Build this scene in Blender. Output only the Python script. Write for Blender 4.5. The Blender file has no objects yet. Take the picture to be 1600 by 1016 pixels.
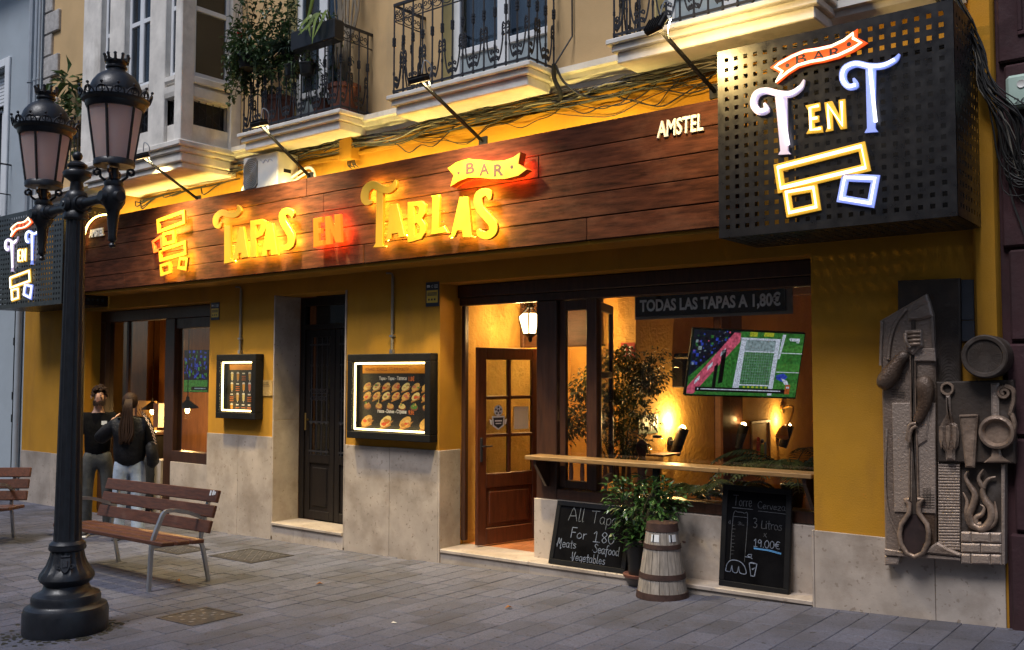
import bpy, bmesh, math, random
from mathutils import Vector, Matrix
random.seed(7)
R = math.radians
sc = bpy.context.scene
COL = sc.collection

# ------------------------------------------------------------------ camera, sky, sun, exposure
CAM = Vector((0.0, -7.0, 1.75)); FPX = 1490.0
CM = Matrix.Rotation(R(38.2), 3, 'Z') @ Matrix.Rotation(R(93.0), 3, 'X') @ Matrix.Rotation(R(0.1), 3, 'Z')
cam = bpy.data.cameras.new('camera'); cam.sensor_width = 36.0; cam.lens = 36.0*FPX/1600.0
cam.clip_start = 0.05; cam.clip_end = 500.0
camo = bpy.data.objects.new('camera', cam); COL.objects.link(camo)
camo.matrix_world = Matrix.Translation(CAM) @ CM.to_4x4()
sc.camera = camo

SUN_EL, SUN_AZ = 60.0, 170.0        # dim evening light from high over the street, behind the camera
w = bpy.data.worlds.new('World'); sc.world = w; w.use_nodes = True
nt = w.node_tree; bg = nt.nodes['Background']
sky = nt.nodes.new('ShaderNodeTexSky'); sky.sky_type = 'NISHITA'; sky.sun_disc = False
sky.sun_elevation = R(SUN_EL); sky.sun_rotation = R(SUN_AZ); sky.air_density = 1.0; sky.dust_density = 1.5; sky.ozone_density = 2.0
nt.links.new(sky.outputs[0], bg.inputs[0]); bg.inputs[1].default_value = 0.060
sl = bpy.data.lights.new('sun', 'SUN'); sl.energy = 1.5; sl.angle = R(18); sl.color = (0.98, 0.97, 1.0)
so = bpy.data.objects.new('sun', sl); COL.objects.link(so)
so.rotation_euler = (R(33), 0, R(-4))
sc.view_settings.view_transform = 'Standard'; sc.view_settings.look = 'None'
sc.view_settings.exposure = 0.68; sc.view_settings.gamma = 1.0; sc.view_settings.use_curve_mapping = False
sc.render.engine = 'CYCLES'
cy = sc.cycles
cy.use_denoising = True
try: cy.denoiser = 'OPENIMAGEDENOISE'
except Exception: pass
cy.max_bounces = 7; cy.diffuse_bounces = 3; cy.glossy_bounces = 3; cy.transmission_bounces = 4; cy.transparent_max_bounces = 12
cy.sample_clamp_indirect = 4.0; cy.caustics_reflective = False; cy.caustics_refractive = False

def at(px, py, Y):
    """the point of the plane y = Y that the photograph shows at pixel px, py (1600 x 1016)"""
    r = CM @ Vector((px-800.0, 508.0-py, -FPX))
    return CAM + r*((Y-CAM.y)/r.y)
def atx(px, py, X):
    r = CM @ Vector((px-800.0, 508.0-py, -FPX))
    return CAM + r*((X-CAM.x)/r.x)
def inframe(P, mx=0.12):
    d = CM.transposed() @ (Vector(P)-CAM)
    if d.z > -0.2: return False
    return abs(d.x/-d.z)*FPX < 800*(1+mx) and abs(d.y/-d.z)*FPX < 508*(1+mx)
GX = [-60, -15, -10.3, -9, -7.8, -6.4, -4.2, -2.66, -1.45, 2, 10, 40]
GZ = [-.6, -.21, -.155, -.139, -.124, -.09, -.015, .045, .098, .23, .4, .8]
def g(x):
    if x <= GX[0]: return GZ[0]
    for i in range(len(GX)-1):
        if x <= GX[i+1]:
            t = (x-GX[i])/(GX[i+1]-GX[i]); return GZ[i]+t*(GZ[i+1]-GZ[i])
    return GZ[-1]

# ------------------------------------------------------------------ mesh helpers
class MB:
    def __init__(s, M=None): s.v = []; s.f = []; s.m = []; s.M = M
    def add(s, vs, fs, mi=0):
        o = len(s.v)
        if s.M is not None: vs = [s.M @ Vector(p) for p in vs]
        s.v += [tuple(p) for p in vs]
        for q in fs: s.f.append(tuple(i+o for i in q)); s.m.append(mi)
        return s
    def box(s, x0, x1, y0, y1, z0, z1, c=0.0, mi=0):
        if x0 > x1: x0, x1 = x1, x0
        if y0 > y1: y0, y1 = y1, y0
        if z0 > z1: z0, z1 = z1, z0
        if c <= 0:
            vs = [(x, y, z) for x in (x0, x1) for y in (y0, y1) for z in (z0, z1)]
            return s.add(vs, [(0,1,3,2),(4,6,7,5),(0,4,5,1),(2,3,7,6),(0,2,6,4),(1,5,7,3)], mi)
        c = min(c, (x1-x0)*.45, (y1-y0)*.45, (z1-z0)*.45)
        vs = []; ix = {}
        for i, (x, dx) in enumerate(((x0, 1), (x1, -1))):
            for j, (y, dy) in enumerate(((y0, 1), (y1, -1))):
                for k, (z, dz) in enumerate(((z0, 1), (z1, -1))):
                    for a in range(3):
                        ix[i,j,k,a] = len(vs)
                        vs.append((x+(0 if a == 0 else c*dx), y+(0 if a == 1 else c*dy), z+(0 if a == 2 else c*dz)))
        fs = []
        for i in (0, 1):
            fs.append((ix[i,0,0,0], ix[i,1,0,0], ix[i,1,1,0], ix[i,0,1,0]))
            fs.append((ix[0,i,0,1], ix[1,i,0,1], ix[1,i,1,1], ix[0,i,1,1]))
            fs.append((ix[0,0,i,2], ix[1,0,i,2], ix[1,1,i,2], ix[0,1,i,2]))
        for a in (0, 1):
            for b in (0, 1):
                fs.append((ix[a,b,0,0], ix[a,b,1,0], ix[a,b,1,1], ix[a,b,0,1]))
                fs.append((ix[a,0,b,0], ix[a,1,b,0], ix[a,1,b,2], ix[a,0,b,2]))
                fs.append((ix[0,a,b,1], ix[1,a,b,1], ix[1,a,b,2], ix[0,a,b,2]))
        for i in (0, 1):
            for j in (0, 1):
                for k in (0, 1): fs.append((ix[i,j,k,0], ix[i,j,k,1], ix[i,j,k,2]))
        return s.add(vs, fs, mi)
    def prism(s, poly, y0, y1, c=0.0, mi=0):
        """polygon of (x, z) standing between the planes y0 (front) and y1; c chamfers the front edge"""
        n = len(poly)
        if n < 3: return s
        A = sum(poly[i][0]*poly[(i+1) % n][1]-poly[(i+1) % n][0]*poly[i][1] for i in range(n))
        if A < 0: poly = poly[::-1]
        vs = [(x, y1, z) for x, z in poly]
        if c > 0:
            vs += [(x, y0+c, z) for x, z in poly]
            vs += [(x, y0, z) for x, z in inset(poly, c)]
        else: vs += [(x, y0, z) for x, z in poly]
        L = len(vs)//n
        fs = [tuple(range(n-1, -1, -1)), tuple(range((L-1)*n, L*n))]
        for l in range(L-1):
            for i in range(n):
                j = (i+1) % n; fs.append((l*n+i, l*n+j, (l+1)*n+j, (l+1)*n+i))
        return s.add(vs, fs, mi)
    def tube(s, pts, r, n=6, closed=False, mi=0, caps=True, flat=1.0):
        pts = [Vector(p) for p in pts]; N = len(pts)
        if N < 2: return s
        rs = r if isinstance(r, (list, tuple)) else [r]*N
        T = []
        for i in range(N):
            a = pts[(i-1) % N] if (closed or i > 0) else pts[i]; b = pts[(i+1) % N] if (closed or i < N-1) else pts[i]
            t = b-a; T.append(t.normalized() if t.length > 1e-9 else Vector((0, 0, 1)))
        up = Vector((0, 1, 0)) if abs(T[0].y) < .9 else Vector((1, 0, 0))
        u = (up-T[0]*up.dot(T[0])).normalized(); vs = []
        for i in range(N):
            u = u-T[i]*u.dot(T[i])
            u = u.normalized() if u.length > 1e-6 else T[i].orthogonal().normalized()
            v = T[i].cross(u)
            for k in range(n):
                a = 2*math.pi*(k+.5)/n
                vs.append(pts[i]+(u*math.cos(a)*flat+v*math.sin(a))*rs[i])
        fs = []
        for i in range(N if closed else N-1):
            j = (i+1) % N
            for k in range(n):
                l = (k+1) % n; fs.append((i*n+k, i*n+l, j*n+l, j*n+k))
        if caps and not closed: fs += [tuple(range(n-1, -1, -1)), tuple((N-1)*n+k for k in range(n))]
        return s.add(vs, fs, mi)
    def cyl(s, p0, p1, r0, r1=None, n=12, mi=0): return s.tube([p0, p1], [r0, r0 if r1 is None else r1], n, mi=mi)
    def lathe(s, prof, n=24, o=(0, 0, 0), flute=0.0, fl=(None, None), mi=0, nf=None):
        """prof: (radius, z) from bottom to top; flute presses every second column in, between the heights fl"""
        vs = []; P = len(prof)
        for r, z in prof:
            for k in range(n):
                a = 2*math.pi*k/n; q = r
                if flute and fl[0] <= z <= fl[1] and k % 2: q = r*(1-flute)
                vs.append((o[0]+q*math.cos(a), o[1]+q*math.sin(a), o[2]+z))
        fs = []
        for i in range(P-1):
            for k in range(n):
                l = (k+1) % n; fs.append((i*n+k, i*n+l, (i+1)*n+l, (i+1)*n+k))
        fs += [tuple(range(n-1, -1, -1)), tuple((P-1)*n+k for k in range(n))]
        return s.add(vs, fs, mi)
    def ball(s, c, r, n=10, m=6, mi=0, sc3=(1, 1, 1)):
        vs = []; fs = []
        for i in range(m+1):
            t = math.pi*i/m
            for k in range(n):
                a = 2*math.pi*k/n
                vs.append((c[0]+r*sc3[0]*math.sin(t)*math.cos(a), c[1]+r*sc3[1]*math.sin(t)*math.sin(a), c[2]-r*sc3[2]*math.cos(t)))
        for i in range(m):
            for k in range(n):
                l = (k+1) % n; fs.append((i*n+k, i*n+l, (i+1)*n+l, (i+1)*n+k))
        return s.add(vs, fs, mi)
    def build(s, name, mats, parent=None, smooth=None, world=True, recalc=True):
        me = bpy.data.meshes.new(name)
        off = Vector((0, 0, 0))
        if parent is not None and world:
            r = parent
            while r.parent is not None: r = r.parent
            off = Vector(r.location)
        me.from_pydata([tuple(Vector(p)-off) for p in s.v], [], s.f)
        if not isinstance(mats, (list, tuple)): mats = [mats]
        for m in mats: me.materials.append(m)
        if len(mats) > 1: me.polygons.foreach_set('material_index', s.m)
        if recalc:
            bm = bmesh.new(); bm.from_mesh(me); bmesh.ops.recalc_face_normals(bm, faces=bm.faces); bm.to_mesh(me); bm.free()
        if smooth:
            me.polygons.foreach_set('use_smooth', [True]*len(me.polygons)); me.set_sharp_from_angle(angle=R(smooth))
        me.update()
        o = bpy.data.objects.new(name, me); COL.objects.link(o)
        if parent is not None: o.parent = parent
        return o

def inset(poly, c):
    n = len(poly); out = []
    for i in range(n):
        a = Vector(poly[i-1]); b = Vector(poly[i]); d = Vector(poly[(i+1) % n])
        e1 = (b-a); e2 = (d-b)
        if e1.length < 1e-9 or e2.length < 1e-9: out.append(tuple(b)); continue
        e1.normalize(); e2.normalize()
        n1 = Vector((-e1.y, e1.x)); n2 = Vector((-e2.y, e2.x)); k = 1+n1.dot(n2)
        m = (n1+n2)/k if k > .25 else n1
        out.append(tuple(b+m*c))
    return out
def tag(o, label=None, cat=None, group=None, kind=None):
    if label: o['label'] = label
    if cat: o['category'] = cat
    if group: o['group'] = group
    if kind: o['kind'] = kind
    return o
def thing(name, label, cat, loc=(0, 0, 0), rz=0.0, group=None):
    o = bpy.data.objects.new(name, None); COL.objects.link(o); o.location = loc; o.rotation_euler = (0, 0, rz)
    o.empty_display_size = .2
    return tag(o, label, cat, group)
def dup(root, loc=None, rz=None, label=None, parent=None):
    c = root.copy(); COL.objects.link(c)
    if loc is not None: c.location = loc
    if rz is not None: c.rotation_euler = (0, 0, rz)
    if label: c['label'] = label
    if parent is not None: c.parent = parent
    for ch in list(root.children): dup(ch, parent=c)
    return c
def put(src, name, parent, loc=(0, 0, 0), rot=(0, 0, 0), scale=(1, 1, 1)):
    """another piece that shares the mesh of src"""
    o = bpy.data.objects.new(name, src.data); COL.objects.link(o); o.parent = parent
    o.location = loc; o.rotation_euler = rot; o.scale = scale
    return o
def evalmesh(ob):
    dg = bpy.context.evaluated_depsgraph_get(); me = bpy.data.meshes.new_from_object(ob.evaluated_get(dg), depsgraph=dg)
    return me
_TX = {}
def TX(body, bold=0.0, ext=0.0, shear=0.0):
    k = (body, bold, ext, shear)
    if k not in _TX:
        cu = bpy.data.curves.new('lettering', 'FONT'); cu.body = body; cu.size = 1; cu.offset = bold; cu.extrude = ext; cu.shear = shear
        cu.resolution_u = 3
        ob = bpy.data.objects.new('lettering', cu); COL.objects.link(ob); me = evalmesh(ob)
        vs = [tuple(v.co) for v in me.vertices]; fs = [tuple(p.vertices) for p in me.polygons]
        bpy.data.objects.remove(ob); bpy.data.curves.remove(cu); bpy.data.meshes.remove(me)
        xs = [v[0] for v in vs]; ys = [v[1] for v in vs]
        _TX[k] = (vs, fs, min(xs), max(xs), min(ys), max(ys))
    return _TX[k]
def text(mb, body, x0, z0, x1, z1, y, bold=0.0, ext=0.0, mi=0, shear=0.0, rise=0.0):
    """lettering fitted into x0..x1, z0..z1 on the plane y, facing -y; ext is its depth in metres; rise tilts the line"""
    vs, fs, a, b, c, d = TX(body, bold, 1.0 if ext else 0.0, shear)
    out = []
    for p in vs:
        u = (p[0]-a)/(b-a); q = (p[1]-c)/(d-c)
        out.append((x0+u*(x1-x0), y-(p[2]*ext*.5), z0+q*(z1-z0)+rise*u))
    return mb.add(out, fs, mi)
def spiral(cx, cz, r0, r1, a0, turns, n=12, y=0.0):
    return [(cx+(r0+(r1-r0)*i/n)*math.cos(a0+turns*2*math.pi*i/n), y, cz+(r0+(r1-r0)*i/n)*math.sin(a0+turns*2*math.pi*i/n)) for i in range(n+1)]
def smoothpts(P, k=4):
    """Catmull-Rom through the points"""
    P = [Vector(p) for p in P]; out = []
    for i in range(len(P)-1):
        a = P[max(i-1, 0)]; b = P[i]; c = P[i+1]; d = P[min(i+2, len(P)-1)]
        for j in range(k):
            t = j/k
            out.append(.5*((2*b)+(c-a)*t+(2*a-5*b+4*c-d)*t*t+(3*b-a-3*c+d)*t**3))
    return out+[P[-1]]
def strokepoly(P, W):
    """outline of a brush stroke through the 2-D points P with half widths W"""
    P = [Vector(p) for p in P]; n = len(P); L = []; Q = []
    for i in range(n):
        t = (P[min(i+1, n-1)]-P[max(i-1, 0)]); t.normalize(); m = Vector((-t.y, t.x))
        L.append(tuple(P[i]+m*W[i])); Q.append(tuple(P[i]-m*W[i]))
    return L+Q[::-1]
def skin(nodes, edges, sub=2, name='body', mat=None, parent=None, root=None, world=False):
    """one continuous skinned surface: nodes name -> (x, y, z, radius or (rx, ry))"""
    ks = list(nodes); me = bpy.data.meshes.new(name)
    me.from_pydata([nodes[k][:3] for k in ks], [(ks.index(a), ks.index(b)) for a, b in edges], [])
    ob = bpy.data.objects.new(name, me); COL.objects.link(ob)
    ob.modifiers.new('skin', 'SKIN'); sv = me.skin_vertices[0].data
    for i, k in enumerate(ks):
        r = nodes[k][3]; sv[i].radius = r if isinstance(r, tuple) else (r, r)
        sv[i].use_root = (k == (root or ks[0]))
    sb = ob.modifiers.new('sub', 'SUBSURF'); sb.levels = sub; sb.render_levels = sub
    m2 = evalmesh(ob); bpy.data.objects.remove(ob); bpy.data.meshes.remove(me)
    m2.name = name; m2.materials.clear(); m2.materials.append(mat)
    m2.polygons.foreach_set('use_smooth', [True]*len(m2.polygons))
    m2.polygons.foreach_set('material_index', [0]*len(m2.polygons))
    o = bpy.data.objects.new(name, m2); COL.objects.link(o)
    if parent is not None: o.parent = parent
    return o

# ------------------------------------------------------------------ materials
def mat(name, col, rough=.7, metal=0.0, var=.18, scale=5.0, stretch=(1, 1, 1), bump=0.0, bscale=40.0, bstretch=None,
        rnd=0.0, dirt=None, spec=.5, emit=None, es=0.0, wear=None, trans=0.0, spots=None):
    m = bpy.data.materials.new(name); m.use_nodes = True; t = m.node_tree; N = t.nodes; K = t.links
    b = N['Principled BSDF']
    b.inputs['Roughness'].default_value = rough; b.inputs['Metallic'].default_value = metal
    b.inputs['Specular IOR Level'].default_value = spec
    geo = N.new('ShaderNodeNewGeometry')
    def mapped(st):
        if tuple(st) == (1, 1, 1): return geo.outputs['Position']
        mp = N.new('ShaderNodeMapping'); mp.inputs['Scale'].default_value = st; K.new(geo.outputs['Position'], mp.inputs[0]); return mp.outputs[0]
    def noise(s, st, det=5.0, ro=.6):
        n = N.new('ShaderNodeTexNoise'); n.inputs['Scale'].default_value = s; n.inputs['Detail'].default_value = det; n.inputs['Roughness'].default_value = ro
        K.new(mapped(st), n.inputs['Vector']); return n.outputs['Fac']
    def ramp(f, a, bb):
        r = N.new('ShaderNodeMapRange'); r.inputs[1].default_value = a; r.inputs[2].default_value = bb; K.new(f, r.inputs[0]); return r.outputs[0]
    def mix(f, a, c2, mode='MIX'):
        x = N.new('ShaderNodeMix'); x.data_type = 'RGBA'; x.blend_type = mode
        if isinstance(f, float): x.inputs[0].default_value = f
        else: K.new(f, x.inputs[0])
        for i, q in ((6, a), (7, c2)):
            if isinstance(q, tuple): x.inputs[i].default_value = (*q[:3], 1)
            else: K.new(q, x.inputs[i])
        return x.outputs[2]
    lo = tuple(max(0, c*(1-var)) for c in col); hi = tuple(min(1, c*(1+var)) for c in col)
    c = mix(ramp(noise(scale, stretch), .3, .7), lo, hi)
    if dirt:
        dc, ds, a0, a1 = dirt[:4]
        c = mix(ramp(noise(ds, dirt[4] if len(dirt) > 4 else (1, 1, 1), 6.0, .65), a0, a1), c, dc)
    if spots:
        c = mix(ramp(noise(26, (1, 1, 1), 2.0, .5), .655, .70), c, spots)
    if wear:
        c = mix(ramp(geo.outputs['Pointiness'], wear[1], wear[2]), c, wear[0])
    if rnd:
        oi = N.new('ShaderNodeObjectInfo'); ad = N.new('ShaderNodeMath'); ad.operation = 'ADD'
        K.new(oi.outputs['Random'], ad.inputs[0]); K.new(geo.outputs['Random Per Island'], ad.inputs[1])
        fr = N.new('ShaderNodeMath'); fr.operation = 'FRACT'; K.new(ad.outputs[0], fr.inputs[0])
        mr = N.new('ShaderNodeMapRange'); mr.inputs[3].default_value = 1-rnd; mr.inputs[4].default_value = 1+rnd; K.new(fr.outputs[0], mr.inputs[0])
        vm = N.new('ShaderNodeVectorMath'); vm.operation = 'SCALE'; K.new(c, vm.inputs[0]); K.new(mr.outputs[0], vm.inputs['Scale']); c = vm.outputs[0]
    K.new(c, b.inputs['Base Color'])
    rr = ramp(noise(scale*2.3, stretch, 3.0), .25, .75)
    mr2 = N.new('ShaderNodeMapRange'); mr2.inputs[3].default_value = max(.03, rough-.1); mr2.inputs[4].default_value = min(1, rough+.1); K.new(rr, mr2.inputs[0]); K.new(mr2.outputs[0], b.inputs['Roughness'])
    if bump:
        bp = N.new('ShaderNodeBump'); bp.inputs['Strength'].default_value = 1.0; bp.inputs['Distance'].default_value = bump
        K.new(noise(bscale, bstretch or stretch, 6.0, .6), bp.inputs['Height']); K.new(bp.outputs[0], b.inputs['Normal'])
    if emit:
        b.inputs['Emission Color'].default_value = (*emit, 1); b.inputs['Emission Strength'].default_value = es
    if trans:
        tr = N.new('ShaderNodeBsdfTranslucent'); K.new(c, tr.inputs[0]); ms = N.new('ShaderNodeMixShader'); ms.inputs[0].default_value = trans
        K.new(b.outputs[0], ms.inputs[1]); K.new(tr.outputs[0], ms.inputs[2]); K.new(ms.outputs[0], N['Material Output'].inputs[0])
    return m
def glow(name, col, s, base=(.8, .8, .8), grain=0):
    m = bpy.data.materials.new(name); m.use_nodes = True; b = m.node_tree.nodes['Principled BSDF']
    b.inputs['Base Color'].default_value = (*base, 1); b.inputs['Roughness'].default_value = .4
    b.inputs['Emission Color'].default_value = (*col, 1); b.inputs['Emission Strength'].default_value = s
    if grain:
        t = m.node_tree; n = t.nodes.new('ShaderNodeTexNoise'); n.inputs['Scale'].default_value = grain; n.inputs['Detail'].default_value = 4; mr = t.nodes.new('ShaderNodeMapRange'); mr.inputs[1].default_value = .3; mr.inputs[2].default_value = .7; mr.inputs[3].default_value = s*.45; mr.inputs[4].default_value = s*1.5
        g_ = t.nodes.new('ShaderNodeNewGeometry'); t.links.new(g_.outputs['Position'], n.inputs[0]); t.links.new(n.outputs[0], mr.inputs[0]); t.links.new(mr.outputs[0], b.inputs['Emission Strength'])
    return m
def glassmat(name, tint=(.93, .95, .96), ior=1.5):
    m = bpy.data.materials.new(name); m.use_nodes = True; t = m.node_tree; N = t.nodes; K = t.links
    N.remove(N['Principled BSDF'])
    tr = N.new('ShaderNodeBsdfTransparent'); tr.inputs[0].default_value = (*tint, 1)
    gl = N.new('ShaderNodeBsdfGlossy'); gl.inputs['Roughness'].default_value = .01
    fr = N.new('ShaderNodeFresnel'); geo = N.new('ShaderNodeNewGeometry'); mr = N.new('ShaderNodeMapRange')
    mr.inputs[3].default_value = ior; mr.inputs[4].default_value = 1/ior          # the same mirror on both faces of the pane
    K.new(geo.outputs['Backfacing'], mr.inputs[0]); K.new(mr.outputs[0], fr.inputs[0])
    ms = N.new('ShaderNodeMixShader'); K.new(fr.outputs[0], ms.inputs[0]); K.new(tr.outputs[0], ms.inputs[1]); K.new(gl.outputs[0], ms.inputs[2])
    K.new(ms.outputs[0], N['Material Output'].inputs[0]); return m

paver_m = mat('paver_concrete', (.097, .100, .134), .75, var=.34, scale=70, bump=.0035, bscale=160, rnd=.20, spots=(.036, .033, .035), dirt=((.060, .055, .058), 1.3, .44, .74))
joint_m = mat('joint_sand', (.06, .055, .052), .95, var=.3, scale=30)
yellow_m = mat('ochre_render', (.42, .20, .009), .9, var=.10, scale=2.2, bump=.0025, bscale=90, dirt=((.27, .12, .012), 1.1, .52, .82, (1.6, 1, .35)))
tan_m = mat('tan_render', (.58, .39, .19), .9, var=.10, scale=1.6, bump=.002, bscale=80, dirt=((.33, .25, .15), .9, .55, .85, (1.6, 1, .4)))
slab_m = mat('marble_slab', (.40, .34, .29), .45, var=.22, scale=2.6, rnd=.10, spots=(.26, .21, .17), dirt=((.235, .185, .145), 2.4, .48, .76), bump=.0012, bscale=60)
trim_m = mat('pale_stone', (.73, .69, .63), .8, var=.18, scale=4, bump=.0015, bscale=70, dirt=((.30, .26, .21), 1.7, .56, .85, (1.5, 1, .6)))
fascia_m = mat('red_brown_planks', (.054, .0170, .0082), .78, spec=.12, var=.62, scale=3.2, stretch=(1.2, 6, 9), bump=.002, bscale=9, bstretch=(2, 20, 30), rnd=.22, dirt=((.11, .046, .026), 1.6, .56, .82, (1, 1, 2)))
dwood_m = mat('dark_frame_wood', (.045, .018, .010), .42, var=.35, scale=4, stretch=(8, 8, 1), rnd=.12, bump=.0006, bscale=18, bstretch=(12, 12, 1))
door_m = mat('red_door_wood', (.070, .018, .007), .35, var=.35, scale=4, stretch=(9, 9, 1), rnd=.10, bump=.0006, bscale=18, bstretch=(12, 12, 1))
black_m = mat('black_paint', (.007, .007, .008), .6, spec=.2, var=.25, scale=12)
iron_m = mat('wrought_iron', (.018, .018, .022), .48, var=.3, scale=20, bump=.0008, bscale=90)
lamp_m = mat('cast_iron_paint', (.011, .013, .018), .40, var=.25, scale=14, bump=.0010, bscale=70, dirt=((.05, .05, .055), 9, .62, .9))
sheet_m = mat('black_perforated_sheet', (.012, .012, .014), .34, spec=.5, metal=.0, var=.2, scale=6)
steel_m = mat('galvanised_steel', (.42, .43, .45), .38, metal=.85, var=.15, scale=10)
bench_m = mat('bench_hardwood', (.088, .030, .015), .42, var=.40, scale=5, stretch=(1.5, 12, 12), rnd=.20, bump=.0008, bscale=14, bstretch=(2, 20, 20), dirt=((.14, .075, .05), 3, .60, .85))
white_m = mat('white_paint', (.72, .74, .76), .45, var=.05, scale=6)
cream_m = mat('cream_metal', (.66, .65, .61), .4, var=.06, scale=5)
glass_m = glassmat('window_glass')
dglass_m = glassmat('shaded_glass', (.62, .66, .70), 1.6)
chalk_m = mat('chalkboard', (.004, .004, .005), .9, spec=.04, var=.5, scale=4, dirt=((.008, .008, .009), 3, .5, .8))
# ================================================================== THE SETTING
def extr_x(mb, poly, x0, x1, mi=0):
    """profile of (y, z) drawn along x"""
    n = len(poly); vs = [(x0, y, z) for y, z in poly]+[(x1, y, z) for y, z in poly]
    fs = [tuple(range(n)), tuple(range(2*n-1, n-1, -1))]+[(i, (i+1) % n, n+(i+1) % n, n+i) for i in range(n)]
    return mb.add(vs, fs, mi)
def wall(mb, x0, x1, z0, z1, y0, y1, holes, mi=0):
    """a wall slab with true openings (hx0, hx1, hz0, hz1)"""
    xs = sorted({x0, x1, *[h[0] for h in holes], *[h[1] for h in holes]}); zs = sorted({z0, z1, *[h[2] for h in holes], *[h[3] for h in holes]})
    xs = [x for x in xs if x0 <= x <= x1]; zs = [z for z in zs if z0 <= z <= z1]
    def solid(i, k):
        if i < 0 or k < 0 or i >= len(xs)-1 or k >= len(zs)-1: return False
        x = (xs[i]+xs[i+1])/2; z = (zs[k]+zs[k+1])/2
        return not any(h[0] < x < h[1] and h[2] < z < h[3] for h in holes)
    for i in range(len(xs)-1):
        for k in range(len(zs)-1):
            if not solid(i, k): continue
            a, b, c, d = xs[i], xs[i+1], zs[k], zs[k+1]
            mb.add([(a, y0, c), (b, y0, c), (b, y0, d), (a, y0, d)], [(0, 1, 2, 3)], mi)
            mb.add([(a, y1, c), (b, y1, c), (b, y1, d), (a, y1, d)], [(3, 2, 1, 0)], mi)
            if not solid(i-1, k): mb.add([(a, y0, c), (a, y0, d), (a, y1, d), (a, y1, c)], [(0, 1, 2, 3)], mi)
            if not solid(i+1, k): mb.add([(b, y0, c), (b, y0, d), (b, y1, d), (b, y1, c)], [(3, 2, 1, 0)], mi)
            if not solid(i, k-1): mb.add([(a, y0, c), (a, y1, c), (b, y1, c), (b, y0, c)], [(0, 1, 2, 3)], mi)
            if not solid(i, k+1): mb.add([(a, y0, d), (a, y1, d), (b, y1, d), (b, y0, d)], [(3, 2, 1, 0)], mi)
    return mb

# ---- ground and paving
pave = thing('pavement', None, None); tag(pave, 'pedestrian street of small grey paving blocks sloping gently', None, None, 'structure')
mb = MB(); vs = []; fs = []
gx = [-60, -15, -10.3, -9, -7.8, -6.4, -4.2, -2.66, -1.45, 2, 10, 40]
for x in gx:
    for y in (-45, 0.02): vs.append((x, y, g(x)-.012))
for i in range(len(gx)-1): fs.append((2*i, 2*i+2, 2*i+3, 2*i+1))
mb.add(vs, fs); gr = mb.build('ground', joint_m); tag(gr, kind='structure')
rp = random.Random(3); cells = []
for i in range(-95, 16):
    x0 = i*.205; y = -6.4-rp.random()*.4
    lens = (.2, .2, .3, .3, .41) if i % 3 else (.2, .3, .41)
    while y < -.004:
        L = rp.choice(lens); y1 = min(y+L, -.004)
        if y1-y > .05: cells.append((x0+.1025, (y+y1)/2, y1-y))
        y = y1
seen = [c for c in cells if inframe((c[0], c[1], g(c[0])), .18)]
seen.sort(key=lambda c: (c[0]-CAM.x)**2+(c[1]-CAM.y)**2)
PM = {}
def pavermesh(L):
    k = round(L, 2)
    if k not in PM:
        b = MB().box(-.1005, .1005, -k/2+.002, k/2-.002, -.03, 0, .0035); PM[k] = b.build('paver', paver_m, pave); return PM[k], True
    return PM[k], False
for n, (x, y, L) in enumerate(seen[:300]):
    o, new = pavermesh(L)
    if not new: o = put(o, 'paver', pave)
    o.location = (x, y, g(x)+rp.uniform(-.0012, .0012))
    o.rotation_euler = (rp.uniform(-.003, .003), -math.atan((g(x+.1)-g(x-.1))/.2)+rp.uniform(-.004, .004), 0)
mb = MB()
for x, y, L in seen[300:]:
    dz = rp.uniform(-.0012, .0012); a = x-.1005; b = x+.1005; c = y-L/2+.002; d = y+L/2-.002; e = .0035
    za, zb = g(a)+dz, g(b)+dz
    mb.add([(a, c, za-.011), (b, c, zb-.011), (b, d, zb-.011), (a, d, za-.011), (a+e, c+e, za), (b-e, c+e, zb), (b-e, d-e, zb), (a+e, d-e, za)],
           [(4, 5, 6, 7), (0, 1, 5, 4), (1, 2, 6, 5), (2, 3, 7, 6), (3, 0, 4, 7)])
tag(mb.build('paving', paver_m, pave, recalc=False), kind='stuff')

def cover(name, label, x, y, sx, sy, treads, rz=0.0):
    t = thing(name, label, 'manhole cover', (x, y, g(x)+.001)); t.rotation_euler = (0, -math.atan((g(x+.2)-g(x-.2))/.4), rz)
    f = MB()
    for a, b, c, d in ((-sx, sx, -sy, -sy+.03), (-sx, sx, sy-.03, sy), (-sx, -sx+.03, -sy+.03, sy-.03), (sx-.03, sx, -sy+.03, sy-.03)): f.box(a, b, c, d, -.02, .005, .002)
    f.build('frame', cast_m, t, world=False)
    p = MB().box(-sx+.034, sx-.034, -sy+.034, sy-.034, -.02, .003, .002)
    n = int((sx*2-.1)/.055); tr_ = MB()
    for i in range(n):
        for j in range(int((sy*2-.1)/.055)):
            cx = -sx+.075+i*.055; cyy = -sy+.075+j*.055; a = .7 if (i+j) % 2 else -.7
            if treads:
                p.M = Matrix.Translation((cx, cyy, 0)) @ Matrix.Rotation(a, 4, 'Z'); tr_.M = p.M; tr_.box(-.022, .022, -.007, .007, .002, .0065, .001); p.M = None; tr_.M = None
            elif (i*7+j*3) % 5 < 2: tr_.box(cx-.016, cx+.016, cyy-.016, cyy+.016, .002, .0055, .001)
    p.build('plate', cast_m, t, world=False); tag(tr_.build('tread', tread_m, t, world=False), kind='stuff')
tread_m = mat('worn_tread', (.13, .125, .125), .5, metal=.3, var=.3, scale=20)
cast_m = mat('cast_iron_cover', (.040, .034, .033), .6, metal=.3, var=.3, scale=10, bump=.0008, bscale=120, dirt=((.06, .055, .052), 6, .5, .8))
cover('manhole_cover', 'treaded metal cover in the paving before the plinth left of the portal', -8.32, -.80, .36, .27, True)
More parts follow.
